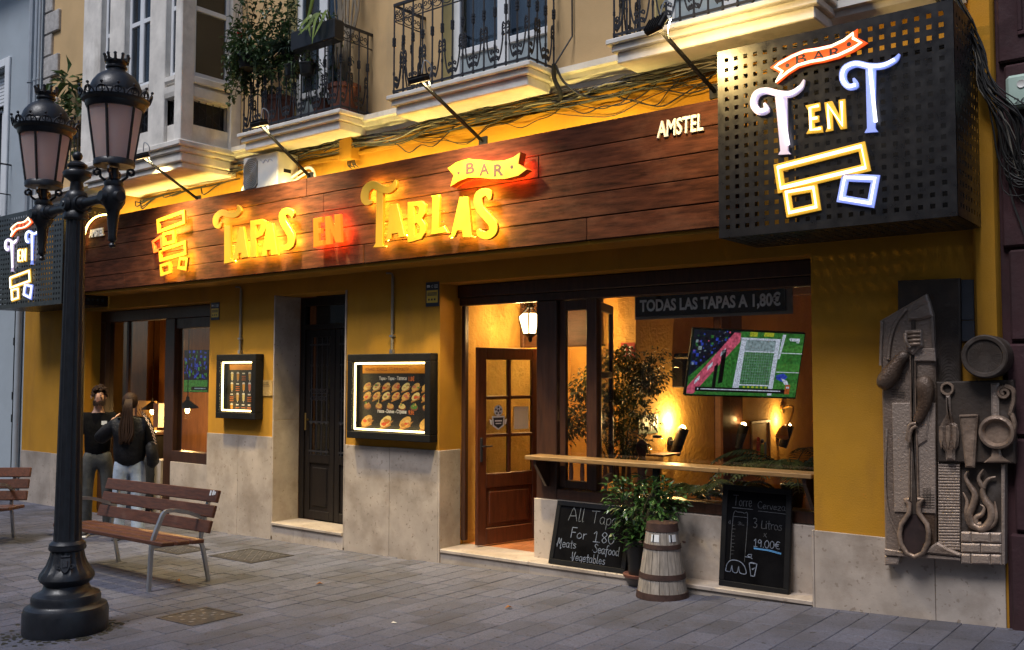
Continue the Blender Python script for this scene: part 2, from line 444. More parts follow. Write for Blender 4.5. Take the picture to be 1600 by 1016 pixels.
cover('manhole_cover', 'small dark metal cover behind the right legs of the bench', -9.28, -1.02, .28, .2, True)
cover('manhole_cover', 'worn square metal cover in the open paving right of the lamp post foot', -6.42, -2.68, .24, .22, False)

# ---- neighbours
rb = thing('burgundy_building', 'dark burgundy building with grooved rusticated stone right of the stone relief', 'building', (-1.3, 0, g(-1.3)))
burg_m = mat('burgundy_stone', (.040, .013, .016), .85, var=.25, scale=5, bump=.004, bscale=30, rnd=.12, dirt=((.15, .10, .10), 4, .66, .9))
MB().box(-1.355, 7, .0, .5, -.3, 10).build('wall', burg_m, rb)
for k in range(11):
    z0 = .12+k*.62
    xx = -1.30 if k % 2 else -1.335
    while xx < 1.2:
        L = 1.0 if xx > -1.31 else .55
        MB().box(xx, xx+L-.018, -.045, .02, z0 if k else -.2, z0+.60, .014).build('stone_block', burg_m, rb, smooth=30); xx += L
mb = MB(); mb.box(-1.21, -.2, -.062, -.04, 4.0, 4.03, .006); mb.box(-1.21, -1.18, -.062, -.04, 4.03, 6.0, .006); mb.build('moulding', burg_m, rb)
lb = thing('pale_building', 'pale blue grey building beyond the lamp post with pipes and roller shuttered window', 'building', (-17, 0, g(-17)))
pale_m = mat('pale_blue_render', (.36, .41, .45), .9, var=.08, scale=1.5, bump=.002, bscale=70, dirt=((.33, .36, .38), .9, .55, .85, (1.5, 1, .4)))
mb = MB(); wall(mb, -26, -15.22, -.6, 4.1, .02, .4, []); mb.build('lower_wall', pale_m, lb)
mb = MB(); wall(mb, -26, -14.78, 4.1, 11, -.06, .4, [(-16.9, -15.95, 4.3, 6.75)]); mb.build('upper_wall', pale_m, lb)
MB().box(-15.95, -15.80, -.10, -.062, 4.25, 6.9, .01).build('window_surround', white_m, lb); MB().box(-17.1, -15.95, -.10, -.062, 6.76, 6.9, .01).build('window_surround', white_m, lb)
wf = MB().box(-16.9, -15.95, .16, .2, 4.3, 6.75).build('window_pane', glass_m, lb)
mb = MB()
for a, b, c, d in ((-16.02, -15.95, 4.3, 6.2), (-16.5, -16.44, 4.3, 6.2), (-16.9, -15.95, 6.14, 6.2), (-16.9, -15.95, 4.3, 4.4)): mb.box(a, b, .12, .159, c, d, .006)
mb.build('frame', white_m, wf)
MB().box(-16.9, -15.95, .25, .3, 4.3, 6.75).build('blind', mat('window_dark', (.02, .025, .03), .6), wf)
mb = MB()
for k in range(9): mb.box(-16.88, -15.97, .05, .075, 6.74-(k+1)*.06, 6.74-k*.06-.006, .008)
mb.build('roller_shutter', white_m, lb)
MB().box(-18, -15.0, -.6, -.062, 8.4, 8.6, .02).build('balcony_slab', pale_m, lb)
mb = MB().box(-18.0, -15.7, -.5, -.062, 4.12, 4.2, .01); mb.build('balcony_floor', iron_m, lb)
rl = MB()
for k in range(12): rl.cyl((-15.75-k*.12, -.48, 4.2), (-15.75-k*.12, -.48, 5.1), .008, n=5)
rl.tube([(-15.7, -.06, 5.1), (-15.7, -.48, 5.1), (-17.9, -.48, 5.1)], .014); rl.tube([(-15.7, -.06, 4.62), (-15.7, -.48, 4.62), (-17.9, -.48, 4.62)], .010); rl.build('balcony_railing', iron_m, lb)
pipe_m = mat('grey_pipe', (.36, .40, .44), .5, var=.1)
for dx, r_ in ((0, .045), (.16, .03), (.26, .022)):
    mb = MB(); mb.cyl((-15.02+dx, -.11, 4.1), (-15.02+dx, -.11, 10.8), r_, n=8)
    for zz in (4.9, 6.3, 7.7): mb.cyl((-15.02+dx, -.11, zz), (-15.02+dx, -.11, zz+.03), r_*1.25, n=8)
    mb.build('drain_pipe', pipe_m, lb, smooth=40)
mb = MB(); mb.cyl((-15.34, -.03, g(-15.3)), (-15.34, -.03, 4.1), .05, n=10); mb.build('drain_pipe', pipe_m, lb, smooth=40)
mb = MB(); mb.cyl((-15.40, -.05, .2), (-15.40, -.05, 4.1), .022, n=8)
for zz in (1.0, 1.35, 2.2): mb.cyl((-15.40, -.05, zz), (-15.40, -.05, zz+.12), .034, n=8)
mb.build('black_conduit', black_m, lb, smooth=40)
# the house across the street, which the shop windows mirror
ob_ = thing('opposite_building', 'tall cream building across the street, mirrored in the shop glass', 'building', (-7, -16, 0))
mb = MB(); hs = [(x, x+1.1, z, z+2.0) for x in (-22, -18.5, -15, -11.5, -8, -4.5, -1, 2.5, 6) for z in (.2, 4.2, 7.6)]
wall(mb, -30, 16, -.6, 11.5, -16.3, -16.0, hs); mb.build('wall', mat('cream_render', (.45, .40, .33), .9), ob_)
mb = MB()
for h in hs: mb.box(h[0], h[1], -16.25, -16.2, h[2], h[3])
mb.build('window_pane', dglass_m, ob_); MB().box(-30, 16, -17, -16.4, -.6, 11.5).build('room_dark', black_m, ob_)

# ================================================================== THE BAR BUILDING
bar = thing('bar_building', 'ochre corner bar building with stone plinth, bay window and iron balconies', 'building', (-7, 0, g(-7)))
OPEN = [(-13.33, -10.30, -1, 2.66), (-9.02, -7.78, -1, 2.67), (-6.42, -2.65, -1, 2.66)]
mb = MB(); wall(mb, -15.21, -1.357, -.5, 4.31, 0, .36, OPEN); mb.build('facade_wall', yellow_m, bar)
DOORS = [(-8.90, -7.95), (-6.42, -5.10), (-3.97, -2.75)]
mb = MB(); wall(mb, -14.78, -1.357, 4.31, 10, 0, .34, [(a, b, 4.49, 7.0) for a, b in DOORS]+[(-11.9, -9.85, 4.6, 8.2)]); mb.build('upper_wall', tan_m, bar)
mb = MB().box(-1.515, -1.357, -.055, -.001, .62, 10, .02); mb.build('corner_pilaster', yellow_m, bar, smooth=40)
# plinth and reveals in stone slabs
def slab(x0, x1, y0, y1, z0, z1): return MB().box(x0, x1, y0, y1, z0, z1, .003).build('stone_slab', slab_m, bar)
for a, b, zt in ((-15.205, -14.25, .576), (-14.248, -13.332, .573), (-10.298, -9.665, 1.03), (-9.662, -9.022, 1.03), (-7.778, -7.10, 1.0), (-7.097, -6.422, 1.004), (-2.648, -1.81, .607), (-1.807, -1.372, .609)):
    slab(a, b, -.016, -.0005, min(g(a), g(b))-.05, zt)
for z0, z1 in ((-.1, 1.22), (1.223, 2.668)): slab(-9.0195, -9.0, -.016, .36, z0, z1); slab(-7.80, -7.7805, -.016, .36, z0, z1)
slab(-6.4195, -6.402, -.016, .30, -.1, 1.002); slab(-2.668, -2.6505, -.016, .24, -.1, .607)
# cornice moulding under the first floor
prof = [(-.0005, 4.30), (-.05, 4.30), (-.06, 4.34), (-.11, 4.38), (-.12, 4.42), (-.16, 4.43), (-.16, 4.485), (-.0005, 4.49)]
mb = MB(); extr_x(mb, prof, -14.75, -12.05); extr_x(mb, prof, -9.70, -1.52); mb.build('cornice', trim_m, bar)
mb = MB(); extr_x(mb, [(-.0005, 4.12), (-.03, 4.12), (-.03, 4.16), (-.0005, 4.17)], -9.7, -3.2); mb.build('conduit_strip', yellow_m, bar)
# quoin stones at the left edge of the upper wall
qm = mat('quoin_stone', (.42, .40, .38), .9, var=.22, scale=14, bump=.006, bscale=45)
z = 4.6; k = 0
while z < 9.5:
    L = .46 if k % 2 else .24
    MB().box(-14.77, -14.77+L, -.045, .01, z, z+.33, .012).build('quoin_stone', qm, bar); z += .345; k += 1
# ashlar joints scored in the upper wall
# balconies
def balcony(x0, x1):
    b = thing('balcony', None, None); b.parent = bar
    P = dict(parent=b)
    mb = MB()
    for dz0, dz1, yy, ins in ((4.445, 4.49, -.50, 0), (4.385, 4.444, -.465, .035), (4.295, 4.384, -.43, .07)): mb.box(x0+ins, x1-ins, yy, -.002, dz0, dz1, .008)
    mb.build('slab', trim_m, b)
    zb = 4.50; xa = x0+.05; xb = x1-.05; yr = -.44
    mb = MB(); mb.tube([(xa, -.0, zb+.9), (xa, yr, zb+.9), (xb, yr, zb+.9), (xb, 0, zb+.9)], .019, 4); mb.build('handrail', iron_m, b)
    mb = MB(); mb.tube([(xa, -.0, zb+.035), (xa, yr, zb+.035), (xb, yr, zb+.035), (xb, 0, zb+.035)], .013, 4)
    mb.tube([(xa, -.0, zb+.74), (xa, yr, zb+.74), (xb, yr, zb+.74), (xb, 0, zb+.74)], .007, 4); mb.build('rail', iron_m, b)
    global BAL
    off = -Vector(bar.location)
    if BAL is None:
        q = MB(); q.cyl((0, 0, 0), (0, 0, .9), .009, n=5)
        for zz in (.50, .53, .56): q.cyl((0, 0, zz-.012), (0, 0, zz+.012), .019, n=6)
        q.cyl((0, 0, .2), (0, 0, .23), .012, n=6); q.cyl((0, 0, .02), (0, 0, .05), .014, n=6)
        s = MB()
        pts = spiral(.030, .105, .008, .026, 2.2, -1.0, 10)[:]+smoothpts([(.046, 0, .075), (.072, 0, .15), (.092, 0, .27), (.088, 0, .37), (.098, 0, .42)], 3)+spiral(.103, .375, .030, .008, 1.9, -1.1, 11)[1:]
        s.tube(pts, .0075, 4)
        s.tube(spiral(.028, .165, .022, .006, -1.2, 1.1, 9), .0075, 4); s.tube(spiral(.100, .31, .020, .006, 1.2, 1.1, 9), .0075, 4)
        t = MB(); t.tube(spiral(.034, .825, .030, .008, 3.0, 1.2, 11), .005, 4); t.tube(spiral(.091, .825, .030, .008, .14, -1.2, 11), .005, 4)
        t.tube(smoothpts([(.004, 0, .825), (.02, 0, .775), (.0625, 0, .76), (.105, 0, .775), (.121, 0, .825)], 3), .005, 4)
        BAL = [q.build('baluster', iron_m, b, world=False), s.build('scroll', iron_m, b, world=False), t.build('top_scroll', iron_m, b, world=False)]
        first = True
    else: first = False
    used = [not first]*3
    def piece(i, name, loc, rot=0, sx=1):
        if not used[i]: o = BAL[i]; used[i] = True
        else: o = put(BAL[i], name, b)
        o.location = Vector(loc)+off; o.rotation_euler = (0, 0, rot); o.scale = (sx, 1, 1)
    n = round((xb-xa)/.125); d = (xb-xa)/n
    for i in range(n+1): piece(0, 'baluster', (xa+i*d, yr, zb))
    for i in range(n):
        piece(1, 'scroll', (xa+(i if i % 2 == 0 else i+1)*d, yr-.002, zb), 0, 1 if i % 2 == 0 else -1)
        piece(2, 'top_scroll', (xa+i*d, yr-.002, zb))
    for xs_ in (xa, xb):
        for j in (1, 2, 3): piece(0, 'baluster', (xs_, yr+j*.125, zb))
        for j in range(3):
            piece(1, 'scroll', (xs_, yr+(j if j % 2 == 0 else j+1)*.125, zb), R(90), 1 if j % 2 == 0 else -1)
            piece(2, 'top_scroll', (xs_, yr+j*.125, zb), R(90))
    return b
BAL = None
BX = [(-9.12, -7.38), (-6.70, -4.93), (-4.15, -2.36)]
for a, b in BX: balcony(a, b)
# balcony doors
curt_m = mat('pale_curtain', (.30, .36, .40), .9, var=.2, scale=3, stretch=(12, 1, .5))
cream_reveal = mat('pale_yellow_reveal', (.66, .52, .22), .8, var=.08)
for n, (a, b) in enumerate(DOORS):
    d = thing('balcony_door', None, None); d.parent = bar
    MB().box(a, a+.012, .003, .16, 4.50, 6.99).build('reveal', cream_reveal, d); MB().box(a, b, .33, .36, 4.49, 7.0).build('curtain', curt_m, d)
    mb = MB(); m_ = (a+b)/2
    for x0, x1, z0, z1 in ((a+.013, a+.10, 4.50, 6.98), (b-.08, b-.001, 4.50, 6.98), (m_-.07, m_+.07, 4.50, 6.88), (a+.1, m_-.07, 6.88, 6.98), (m_+.07, b-.08, 6.88, 6.98), (a+.1, m_-.07, 4.50, 4.62), (m_+.07, b-.08, 4.50, 4.62), (a+.1, m_-.07, 4.98, 5.05), (m_+.07, b-.08, 4.98, 5.05)):
        mb.box(x0, x1, .16, .22, z0, z1, .006)
    mb.build('frame', white_m, d)
    for x0, x1 in ((a+.1, m_-.07), (m_+.07, b-.08)):
        MB().box(x0, x1, .185, .20, 4.62, 4.98, .0).build('door_panel', mat('grey_door_panel', (.30, .36, .39), .5) if n == 0 and x0 == a+.1 else bpy.data.materials['grey_door_panel'], d)
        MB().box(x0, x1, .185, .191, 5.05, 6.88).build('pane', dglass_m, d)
# bay window
bay = thing('bay_window', None, None); bay.parent = bar
X0, X1, YF = -12.01, -9.73, -.83
mb = MB()
for z0, z1, o_ in ((4.39, 4.46, .035), (4.33, 4.389, .0), (4.22, 4.329, -.035), (4.15, 4.219, -.07)): mb.box(X0-o_, X1+o_, YF-o_, -.002, z0, z1, .012)
mb.build('base', trim_m, bay, smooth=30)
fr_open = [(-11.57, -11.35), (-11.00, -10.42), (-10.08, -9.87)]
def baywall(z0, z1, holes, name, y0=YF, th=.10):
    mb = MB(); wall(mb, X0+.012, X1-.012, z0, z1, y0, y0+th, [(a, b, z0_, z1_) for a, b, z0_, z1_ in holes]); mb.build(name, trim_m, bay)
baywall(4.461, 5.16, [(a, b, 4.68, 4.985) for a, b in fr_open], 'lower_panel', YF+.05)
mb = MB()
for a, b in ((-.651, -.15),):
    # the side: panel with its opening
    for y0, y1, z0, z1 in ((YF+.151, -.001, 4.461, 4.68), (YF+.151, -.001, 4.985, 5.16), (YF+.151, -.63, 4.68, 4.985), (-.152, -.001, 4.68, 4.985)): mb.box(X1-.14, X1-.05, y0, y1, z0, z1)
mb.build('lower_panel', trim_m, bay)
for a, b in ((X0, -11.57), (-11.35, -11.0), (-10.42, -10.08), (-9.87, X1)):
    MB().box(a, b, YF, YF+.17, 4.462, 8.3, .008).build('pilaster', trim_m, bay)
MB().box(X1-.12, X1, -.15, -.002, 4.462, 8.3, .008).build('pilaster', trim_m, bay); MB().box(X0, X0+.12, YF+.171, -.002, 4.462, 8.3, .008).build('side_wall', trim_m, bay)
mb = MB()
for a, b in fr_open:
    mb = MB(); extr_x(mb, [(YF+.06, 5.16), (YF+.02, 5.16), (YF-.0, 5.19), (YF-.0, 5.24), (YF+.06, 5.25), (YF+.15, 5.25), (YF+.15, 5.16)], a+.001, b-.001); mb.build('sill', trim_m, bay); mb = MB()
    extr_x(mb, [(YF+.049, 4.99), (YF+.02, 5.0), (YF+.005, 5.05), (YF+.0, 5.12), (YF+.049, 5.14)], a+.001, b-.001); mb.build('sill_moulding', trim_m, bay)
MB().box(X1-.14, X1+.0, YF+.171, -.152, 5.165, 5.25, .01).build('sill', trim_m, bay); mb = MB(); mb.box(X1-.049, X1-.012, YF+.171, -.152, 5.0, 5.13, .012)
mb.build('sill_moulding', trim_m, bay)
MB().box(X0-.05, X1+.05, YF-.05, -.002, 8.31, 8.7, .02).build('roof', trim_m, bay)
def sash(x0, x1, mull):
    f = MB()
    L = [(x0, x0+.05, 5.251, 8.3), (x1-.05, x1, 5.251, 8.3), (x0+.05, x1-.05, 5.251, 5.31), (x0+.05, x1-.05, 6.05, 6.11)]
    for a, b, c, d in L: f.box(a, b, YF+.07, YF+.12, c, d, .006)
    if mull: f.box((x0+x1)/2-.045, (x0+x1)/2+.045, YF+.065, YF+.125, 5.311, 8.3, .008)
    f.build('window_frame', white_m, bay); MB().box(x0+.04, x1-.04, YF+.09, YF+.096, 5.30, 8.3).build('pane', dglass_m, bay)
for i, (a, b) in enumerate(fr_open): sash(a, b, i == 1)
f = MB()
for y0, y1, z0, z1 in ((-.66, -.61, 5.251, 8.3), (-.20, -.152, 5.251, 8.3), (-.61, -.20, 5.251, 5.31), (-.61, -.20, 6.05, 6.11)): f.box(X1-.10, X1-.05, y0, y1, z0, z1, .006)
f.build('window_frame', white_m, bay); MB().box(X1-.076, X1-.07, -.62, -.19, 5.3, 8.3).build('pane', dglass_m, bay)
grd = mat('bay_dark', (.012, .012, .014), .5)
gm = MB()
for a, b in fr_open:
    nx = max(2, int((b-a)/.07))
    for i in range(nx+1): gm.box(a+(b-a)*i/nx-.004, a+(b-a)*i/nx+.004, YF+.085, YF+.095, 4.68, 4.985)
    gm.tube([(a, YF+.09, 4.68), (b, YF+.09, 4.985)], .005, 4); gm.tube([(a, YF+.09, 4.985), (b, YF+.09, 4.68)], .005, 4)
    for k in range(2):
        cx = a+(b-a)*(.3+.4*k); gm.tube(spiral(cx, 4.83, .07, .02, 0, 1.2, 12, YF+.09), .004, 4)
for i in range(6): y = -.63+.48*i/5; gm.box(X1-.09, X1-.08, y-.004, y+.004, 4.68, 4.985)
gm.tube([(X1-.085, -.63, 4.68), (X1-.085, -.152, 4.985)], .005, 4); gm.tube([(X1-.085, -.63, 4.985), (X1-.085, -.152, 4.68)], .005, 4)
gm.build('grille', iron_m, bay)
MB().box(X0+.15, X1-.15, YF+.19, -.01, 4.5, 8.25).build('room_dark', grd, bay)
# soffit behind the sign and the steps
def ramp_box(mb, x0, x1, y0, y1, b0, b1, t0, t1): return mb.prism([(x0, b0), (x1, b1), (x1, t1), (x0, t0)], y0, y1)
def stz(x): return .045+(x+6.4)/3.75*.040
for a, b in ((-6.40, -5.31), (-5.307, -4.02), (-4.017, -2.670)):
    mb = MB(); mb.prism([(a, stz(a)-.035), (b, stz(b)-.035), (b, stz(b)), (a, stz(a))], -.012, .40, .006); mb.build('step_tread', trim2_m if 'trim2_m' in globals() else slab_m, bar)
    MB().prism([(a, g(a)-.04), (b, g(b)-.04), (b, stz(b)-.036), (a, stz(a)-.036)], .004, .39).build('step_riser', slab_m, bar)
mb = MB(); mb.prism([(-8.999, .028), (-7.801, .028), (-7.801, .060), (-8.999, .060)], -.035, .37, .006); mb.build('step_tread', slab_m, bar)
for a, b in ((-8.999, -8.62), (-8.617, -8.1), (-8.097, -7.801)): MB().box(a, b, -.014, .36, -.25, .027).build('step_riser', slab_m, bar)
# ---- dark street door (portal)
pd = thing('portal_door', None, None); pd.parent = bar
blackwood = mat('black_door_wood', (.010, .007, .006), .5, spec=.3, var=.3, scale=4, stretch=(9, 9, 1), bump=.0008, bscale=20, bstretch=(12, 12, 1))
mb = MB()
for a, b, c, d in ((-8.998, -8.92, .062, 2.66), (-7.88, -7.802, .062, 2.66), (-8.92, -7.88, 2.56, 2.66), (-8.92, -7.88, 2.28, 2.34)): mb.box(a, b, .36, .44, c, d, .006)
mb.build('frame', blackwood, pd)
for x0, x1 in ((-8.915, -8.405), (-8.395, -7.885)):
    lf = MB()
    for a, b, c, d in ((x0, x0+.08, .07, 2.275), (x1-.08, x1, .07, 2.275), (x0+.08, x1-.08, .07, .17), (x0+.08, x1-.08, .72, .82), (x0+.08, x1-.08, 2.19, 2.275)): lf.box(a, b, .38, .43, c, d, .005)
    L = lf.build('leaf', blackwood, pd)
    q = MB().box(x0+.081, x1-.081, .40, .42, .171, .719); q.box(x0+.13, x1-.13, .385, .405, .22, .67, .012); q.build('panel', blackwood, L)
    MB().box(x0+.081, x1-.081, .405, .411, .821, 2.189).build('pane', dglass_m, L)
    gq = MB()
    for i in range(4):
        x = x0+.12+(x1-x0-.24)*i/3; gq.cyl((x, .372, .82), (x, .372, 2.19), .009, n=5)
        for zz in (1.18, 1.86): gq.ball((x, .372, zz), .018, 6, 4)
    for i in range(3):
        x = x0+.12+(x1-x0-.24)*(i+.5)/3
        for sg in (1, -1): gq.tube(spiral(x+.028*sg, 1.55, .042, .01, R(90)-sg*R(90), sg*1.2, 10, .368), .005, 4); gq.tube(spiral(x+.028*sg, 1.48, .036, .01, R(90)-sg*R(90), -sg*1.2, 10, .368), .005, 4)
    for zz in (.86, 1.2, 2.1): gq.box(x0+.081, x1-.081, .368, .376, zz-.01, zz+.01)
    gq.build('grille', iron_m, L)
brass_m = mat('brass', (.45, .30, .10), .35, metal=.9, var=.2)
mb = MB(); mb.cyl((-8.86, .38, 1.22), (-8.86, .34, 1.22), .012, n=8); mb.cyl((-8.86, .34, 1.30), (-8.86, .34, 1.10), .011, n=8); mb.build('handle', brass_m, pd)
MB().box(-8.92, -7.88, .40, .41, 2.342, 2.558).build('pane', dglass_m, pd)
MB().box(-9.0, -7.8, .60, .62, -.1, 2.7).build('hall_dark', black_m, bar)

# ---- the shop front
sf = thing('shop_window', None, None); sf.parent = bar
def wood(name, *a, m=None, c=.006, p=None): return MB().box(*a, c).build(name, m or dwood_m, p or sf)
wood('header', -6.40, -2.67, .24, .36, 2.53, 2.655); wood('header_strip', -6.40, -2.67, .265, .35, 2.45, 2.528)
wood('post', -5.40, -5.17, .235, .36, .57, 2.448)
wood('jamb', -6.40, -6.35, .30, .36, .09, 2.448); wood('jamb', -2.74, -2.671, .25, .36, .605, 2.448)
wood('mullion', -4.86, -4.75, .27, .36, .705, 2.448); wood('sill', -5.168, -2.742, .24, .42, .605, .70)
wood('inner_sill', -4.9, -2.75, .421, .62, .61, .645)
mb = MB()
for a, b, c, d in ((-5.165, -5.10, .705, 2.445), (-5.10, -4.865, .705, .78), (-5.10, -4.865, 2.35, 2.445)): mb.box(a, b, .28, .33, c, d, .004)
mb.build('frame', dwood_m, sf)
MB().box(-5.10, -4.866, .30, .306, .78, 2.35).build('pane', glass_m, sf)
MB().box(-4.749, -3.46, .30, .308, .705, 2.448).build('pane', glass_m, sf); MB().box(-3.45, -2.745, .30, .308, .705, 2.448).build('pane', glass_m, sf)
for a, b in ((-5.40, -4.42), (-4.417, -3.42), (-3.417, -2.67)): MB().box(a, b, .20, .36, .03, .60, .003).build('stone_slab', slab_m, bar)
# folded back glass leaf seen through the fixed pane
mb = MB(); M_ = Matrix.Translation((-4.80, .38, 0)) @ Matrix.Rotation(R(112), 4, 'Z'); mb.M = M_
for a, b, c, d in ((0, .07, .72, 2.43), (.63, .70, .72, 2.43), (.07, .63, .72, .80), (.07, .63, 2.35, 2.43), (.07, .63, 1.72, 1.78)): mb.box(a, b, -.02, .02, c, d, .005)
lf = mb.build('folded_leaf', dwood_m, sf); mb = MB(); mb.M = M_; mb.box(.07, .63, -.003, .003, .8, 1.72); mb.box(.07, .63, -.003, .003, 1.78, 2.35); mb.build('pane', glass_m, lf)
# ---- bar door standing open
bd = thing('bar_door', None, None); bd.parent = bar
DM = Matrix.Translation((-6.17, .27, .065)) @ Matrix.Rotation(R(76), 4, 'Z')
def dpart(name, boxes, m, p=None, c=.005):
    mb = MB(); mb.M = DM
    for q in boxes: mb.box(*q, c)
    return mb.build(name, m, p or bd)
dpart('frame', [(0, .11, -.022, .022, 0, 1.96), (.70, .80, -.022, .022, 0, 1.96), (.11, .70, -.022, .022, 1.84, 1.96), (.11, .70, -.022, .022, .56, .70), (.11, .70, -.022, .022, 0, .16)], door_m)
dpart('glazing_bar', [(.385, .425, -.018, .018, .70, 1.84), (.11, .385, -.018, .018, 1.44, 1.475), (.425, .70, -.018, .018, 1.44, 1.475), (.11, .385, -.018, .018, 1.06, 1.095), (.425, .70, -.018, .018, 1.06, 1.095)], door_m)
for a, b in ((.11, .385), (.425, .70)):
    for c, d in ((.70, 1.06), (1.095, 1.44), (1.475, 1.84)): dpart('pane', [(a, b, -.003, .003, c, d)], dglass_m, None, 0)
dpart('panel', [(.11, .70, -.010, .010, .16, .56), (.15, .66, -.018, .018, .20, .52)], door_m, None, .008)
dpart('handle', [(.03, .06, -.032, -.0225, .82, 1.06), (.04, .05, -.07, -.032, .97, .98), (.04, .15, -.075, -.062, .968, .984)], iron_m, None, .002)
paper_m = mat('notice_paper', (.70, .66, .58), .9, var=.04)
dpart('paper_notice', [(.47, .66, -.006, -.0042, 1.13, 1.36)], paper_m, None, 0)
st = MB(); st.M = DM
st.prism([(.20, 1.17), (.27, 1.13), (.34, 1.17), (.35, 1.27), (.19, 1.27)], -.0050, -.0042); st.prism([(.17, 1.19), (.19, 1.18), (.19, 1.23), (.16, 1.24)], -.0050, -.0042); st.prism([(.35, 1.18), (.37, 1.19), (.38, 1.24), (.35, 1.23)], -.0050, -.0042)
st.prism([(.27+.055*math.cos(2*math.pi*i/14), 1.325+.055*math.sin(2*math.pi*i/14)) for i in range(14)], -.0050, -.0042)
blk2 = mat('sticker_black', (.02, .02, .022), .5)
st.prism([(.215, 1.18), (.27, 1.145), (.325, 1.18), (.335, 1.255), (.205, 1.255)], -.0060, -.0052, mi=1)
for i in range(5): st.prism([(.27+.033*math.cos(R(72*i+90))+.013*math.cos(R(72*i+90+72*j)), 1.325+.033*math.sin(R(72*i+90))+.013*math.sin(R(72*i+90+72*j))) for j in range(5)], -.0060, -.0052, mi=1)
st.prism([(.27+.015*math.cos(R(72*j+90)), 1.325+.015*math.sin(R(72*j+90))) for j in range(5)], -.0060, -.0052, mi=1)
st.box(.225, .315, -.0068, -.0061, 1.215, 1.228, 0); st.box(.235, .305, -.0068, -.0061, 1.19, 1.20, 0)
st.build('football_crest_sticker', [white_m, blk2], bd)

# ---- room behind the shop front
plast_m = mat('warm_plaster', (.62, .37, .085), .92, var=.16, scale=2.5, bump=.014, bscale=22, dirt=((.45, .24, .05), 1.4, .5, .8))
beam_m = mat('ceiling_beam_wood', (.10, .04, .018), .6, var=.3, scale=4, stretch=(1.5, 8, 8))
ceil_m = mat('interior_ceiling', (.40, .28, .12), .9, var=.1)
def inn(name, *a, m=plast_m, c=0.0): return MB().box(*a, c).build(name, m, bar)
inn('interior_wall', -5.35, -5.13, 1.61, 3.40, .0, 3.0); inn('interior_wall', -6.6, -5.351, 2.3, 2.5, .0, 3.0)
inn('interior_wall', -6.6, -6.425, .361, 2.29, .0, 3.0); inn('interior_wall', -5.349, -5.131, 4.03, 7.2, .0, 3.0)
inn('interior_wall', -5.6, -1.2, 7.21, 7.4, 0, 3.0); inn('interior_wall', -1.55, -1.38, .361, 7.2, 0, 3.0); inn('interior_wall', -5.6, -5.36, 3.0, 4.74, 0, 3.0)
inn('interior_ceiling', -6.6, -1.2, .361, 7.4, 3.01, 3.1, m=ceil_m)
for y in (1.25, 2.6, 3.95, 5.3): inn('ceiling_beam', -5.12, -1.56, y, y+.18, 2.82, 3.005, m=beam_m, c=.01)
inn('interior_floor', -6.42, -1.2, .40, 7.4, -.05, .035, m=mat('terracotta_grout', (.10, .045, .02), .8))
tile_m = mat('terracotta_tile', (.36, .13, .045), .45, var=.2, scale=6, rnd=.14)
for i in range(5):
    for j in range(7): MB().box(-6.40+i*.262, -6.40+i*.262+.255, .405+j*.262, .405+j*.262+.255, .03, .047, .004).build('floor_tile', tile_m, bar)
inn('wooden_pillar', -5.32, -5.04, 3.42, 4.01, .036, 3.0, m=beam_m, c=.02)
inn('wooden_pillar', -2.75, -2.45, 1.9, 2.25, .036, 3.0, m=beam_m, c=.02)
inn('vestibule_transom', -6.42, -5.36, 1.30, 1.36, 2.05, 2.80, m=beam_m, c=.01)
for x in (-6.40, -5.92, -5.42): inn('transom_bar', x, x+.05, 1.27, 1.2995, 2.05, 2.80, m=beam_m, c=.008)
# stair rail with newel post
stt = thing('stair_balustrade', 'dark wooden balustrade with a knobbed newel post below the exit sign', 'balustrade', (-4.7, 1.2, .035))
npx = at(1003, 700, 1.25)
q = MB(); q.lathe([(.05, 0), (.05, .55), (.035, .6), (.055, .66), (.04, .72), (.05, .86), (.03, .9), (.06, .98), (.055, 1.04), (.02, 1.08)], 10, (npx.x, 1.25, .036)); q.build('newel_post', beam_m, stt, smooth=40)
q = MB(); q.box(npx.x-1.0, npx.x-.052, 1.21, 1.29, .84, .90, .01); q.build('handrail', beam_m, stt)
for k in range(6):
    q = MB(); q.lathe([(.018, 0), (.022, .2), (.03, .35), (.015, .5), (.025, .7), (.018, .80)], 8, (npx.x-.15-k*.14, 1.25, .036)); q.build('spindle', beam_m, stt, smooth=40)
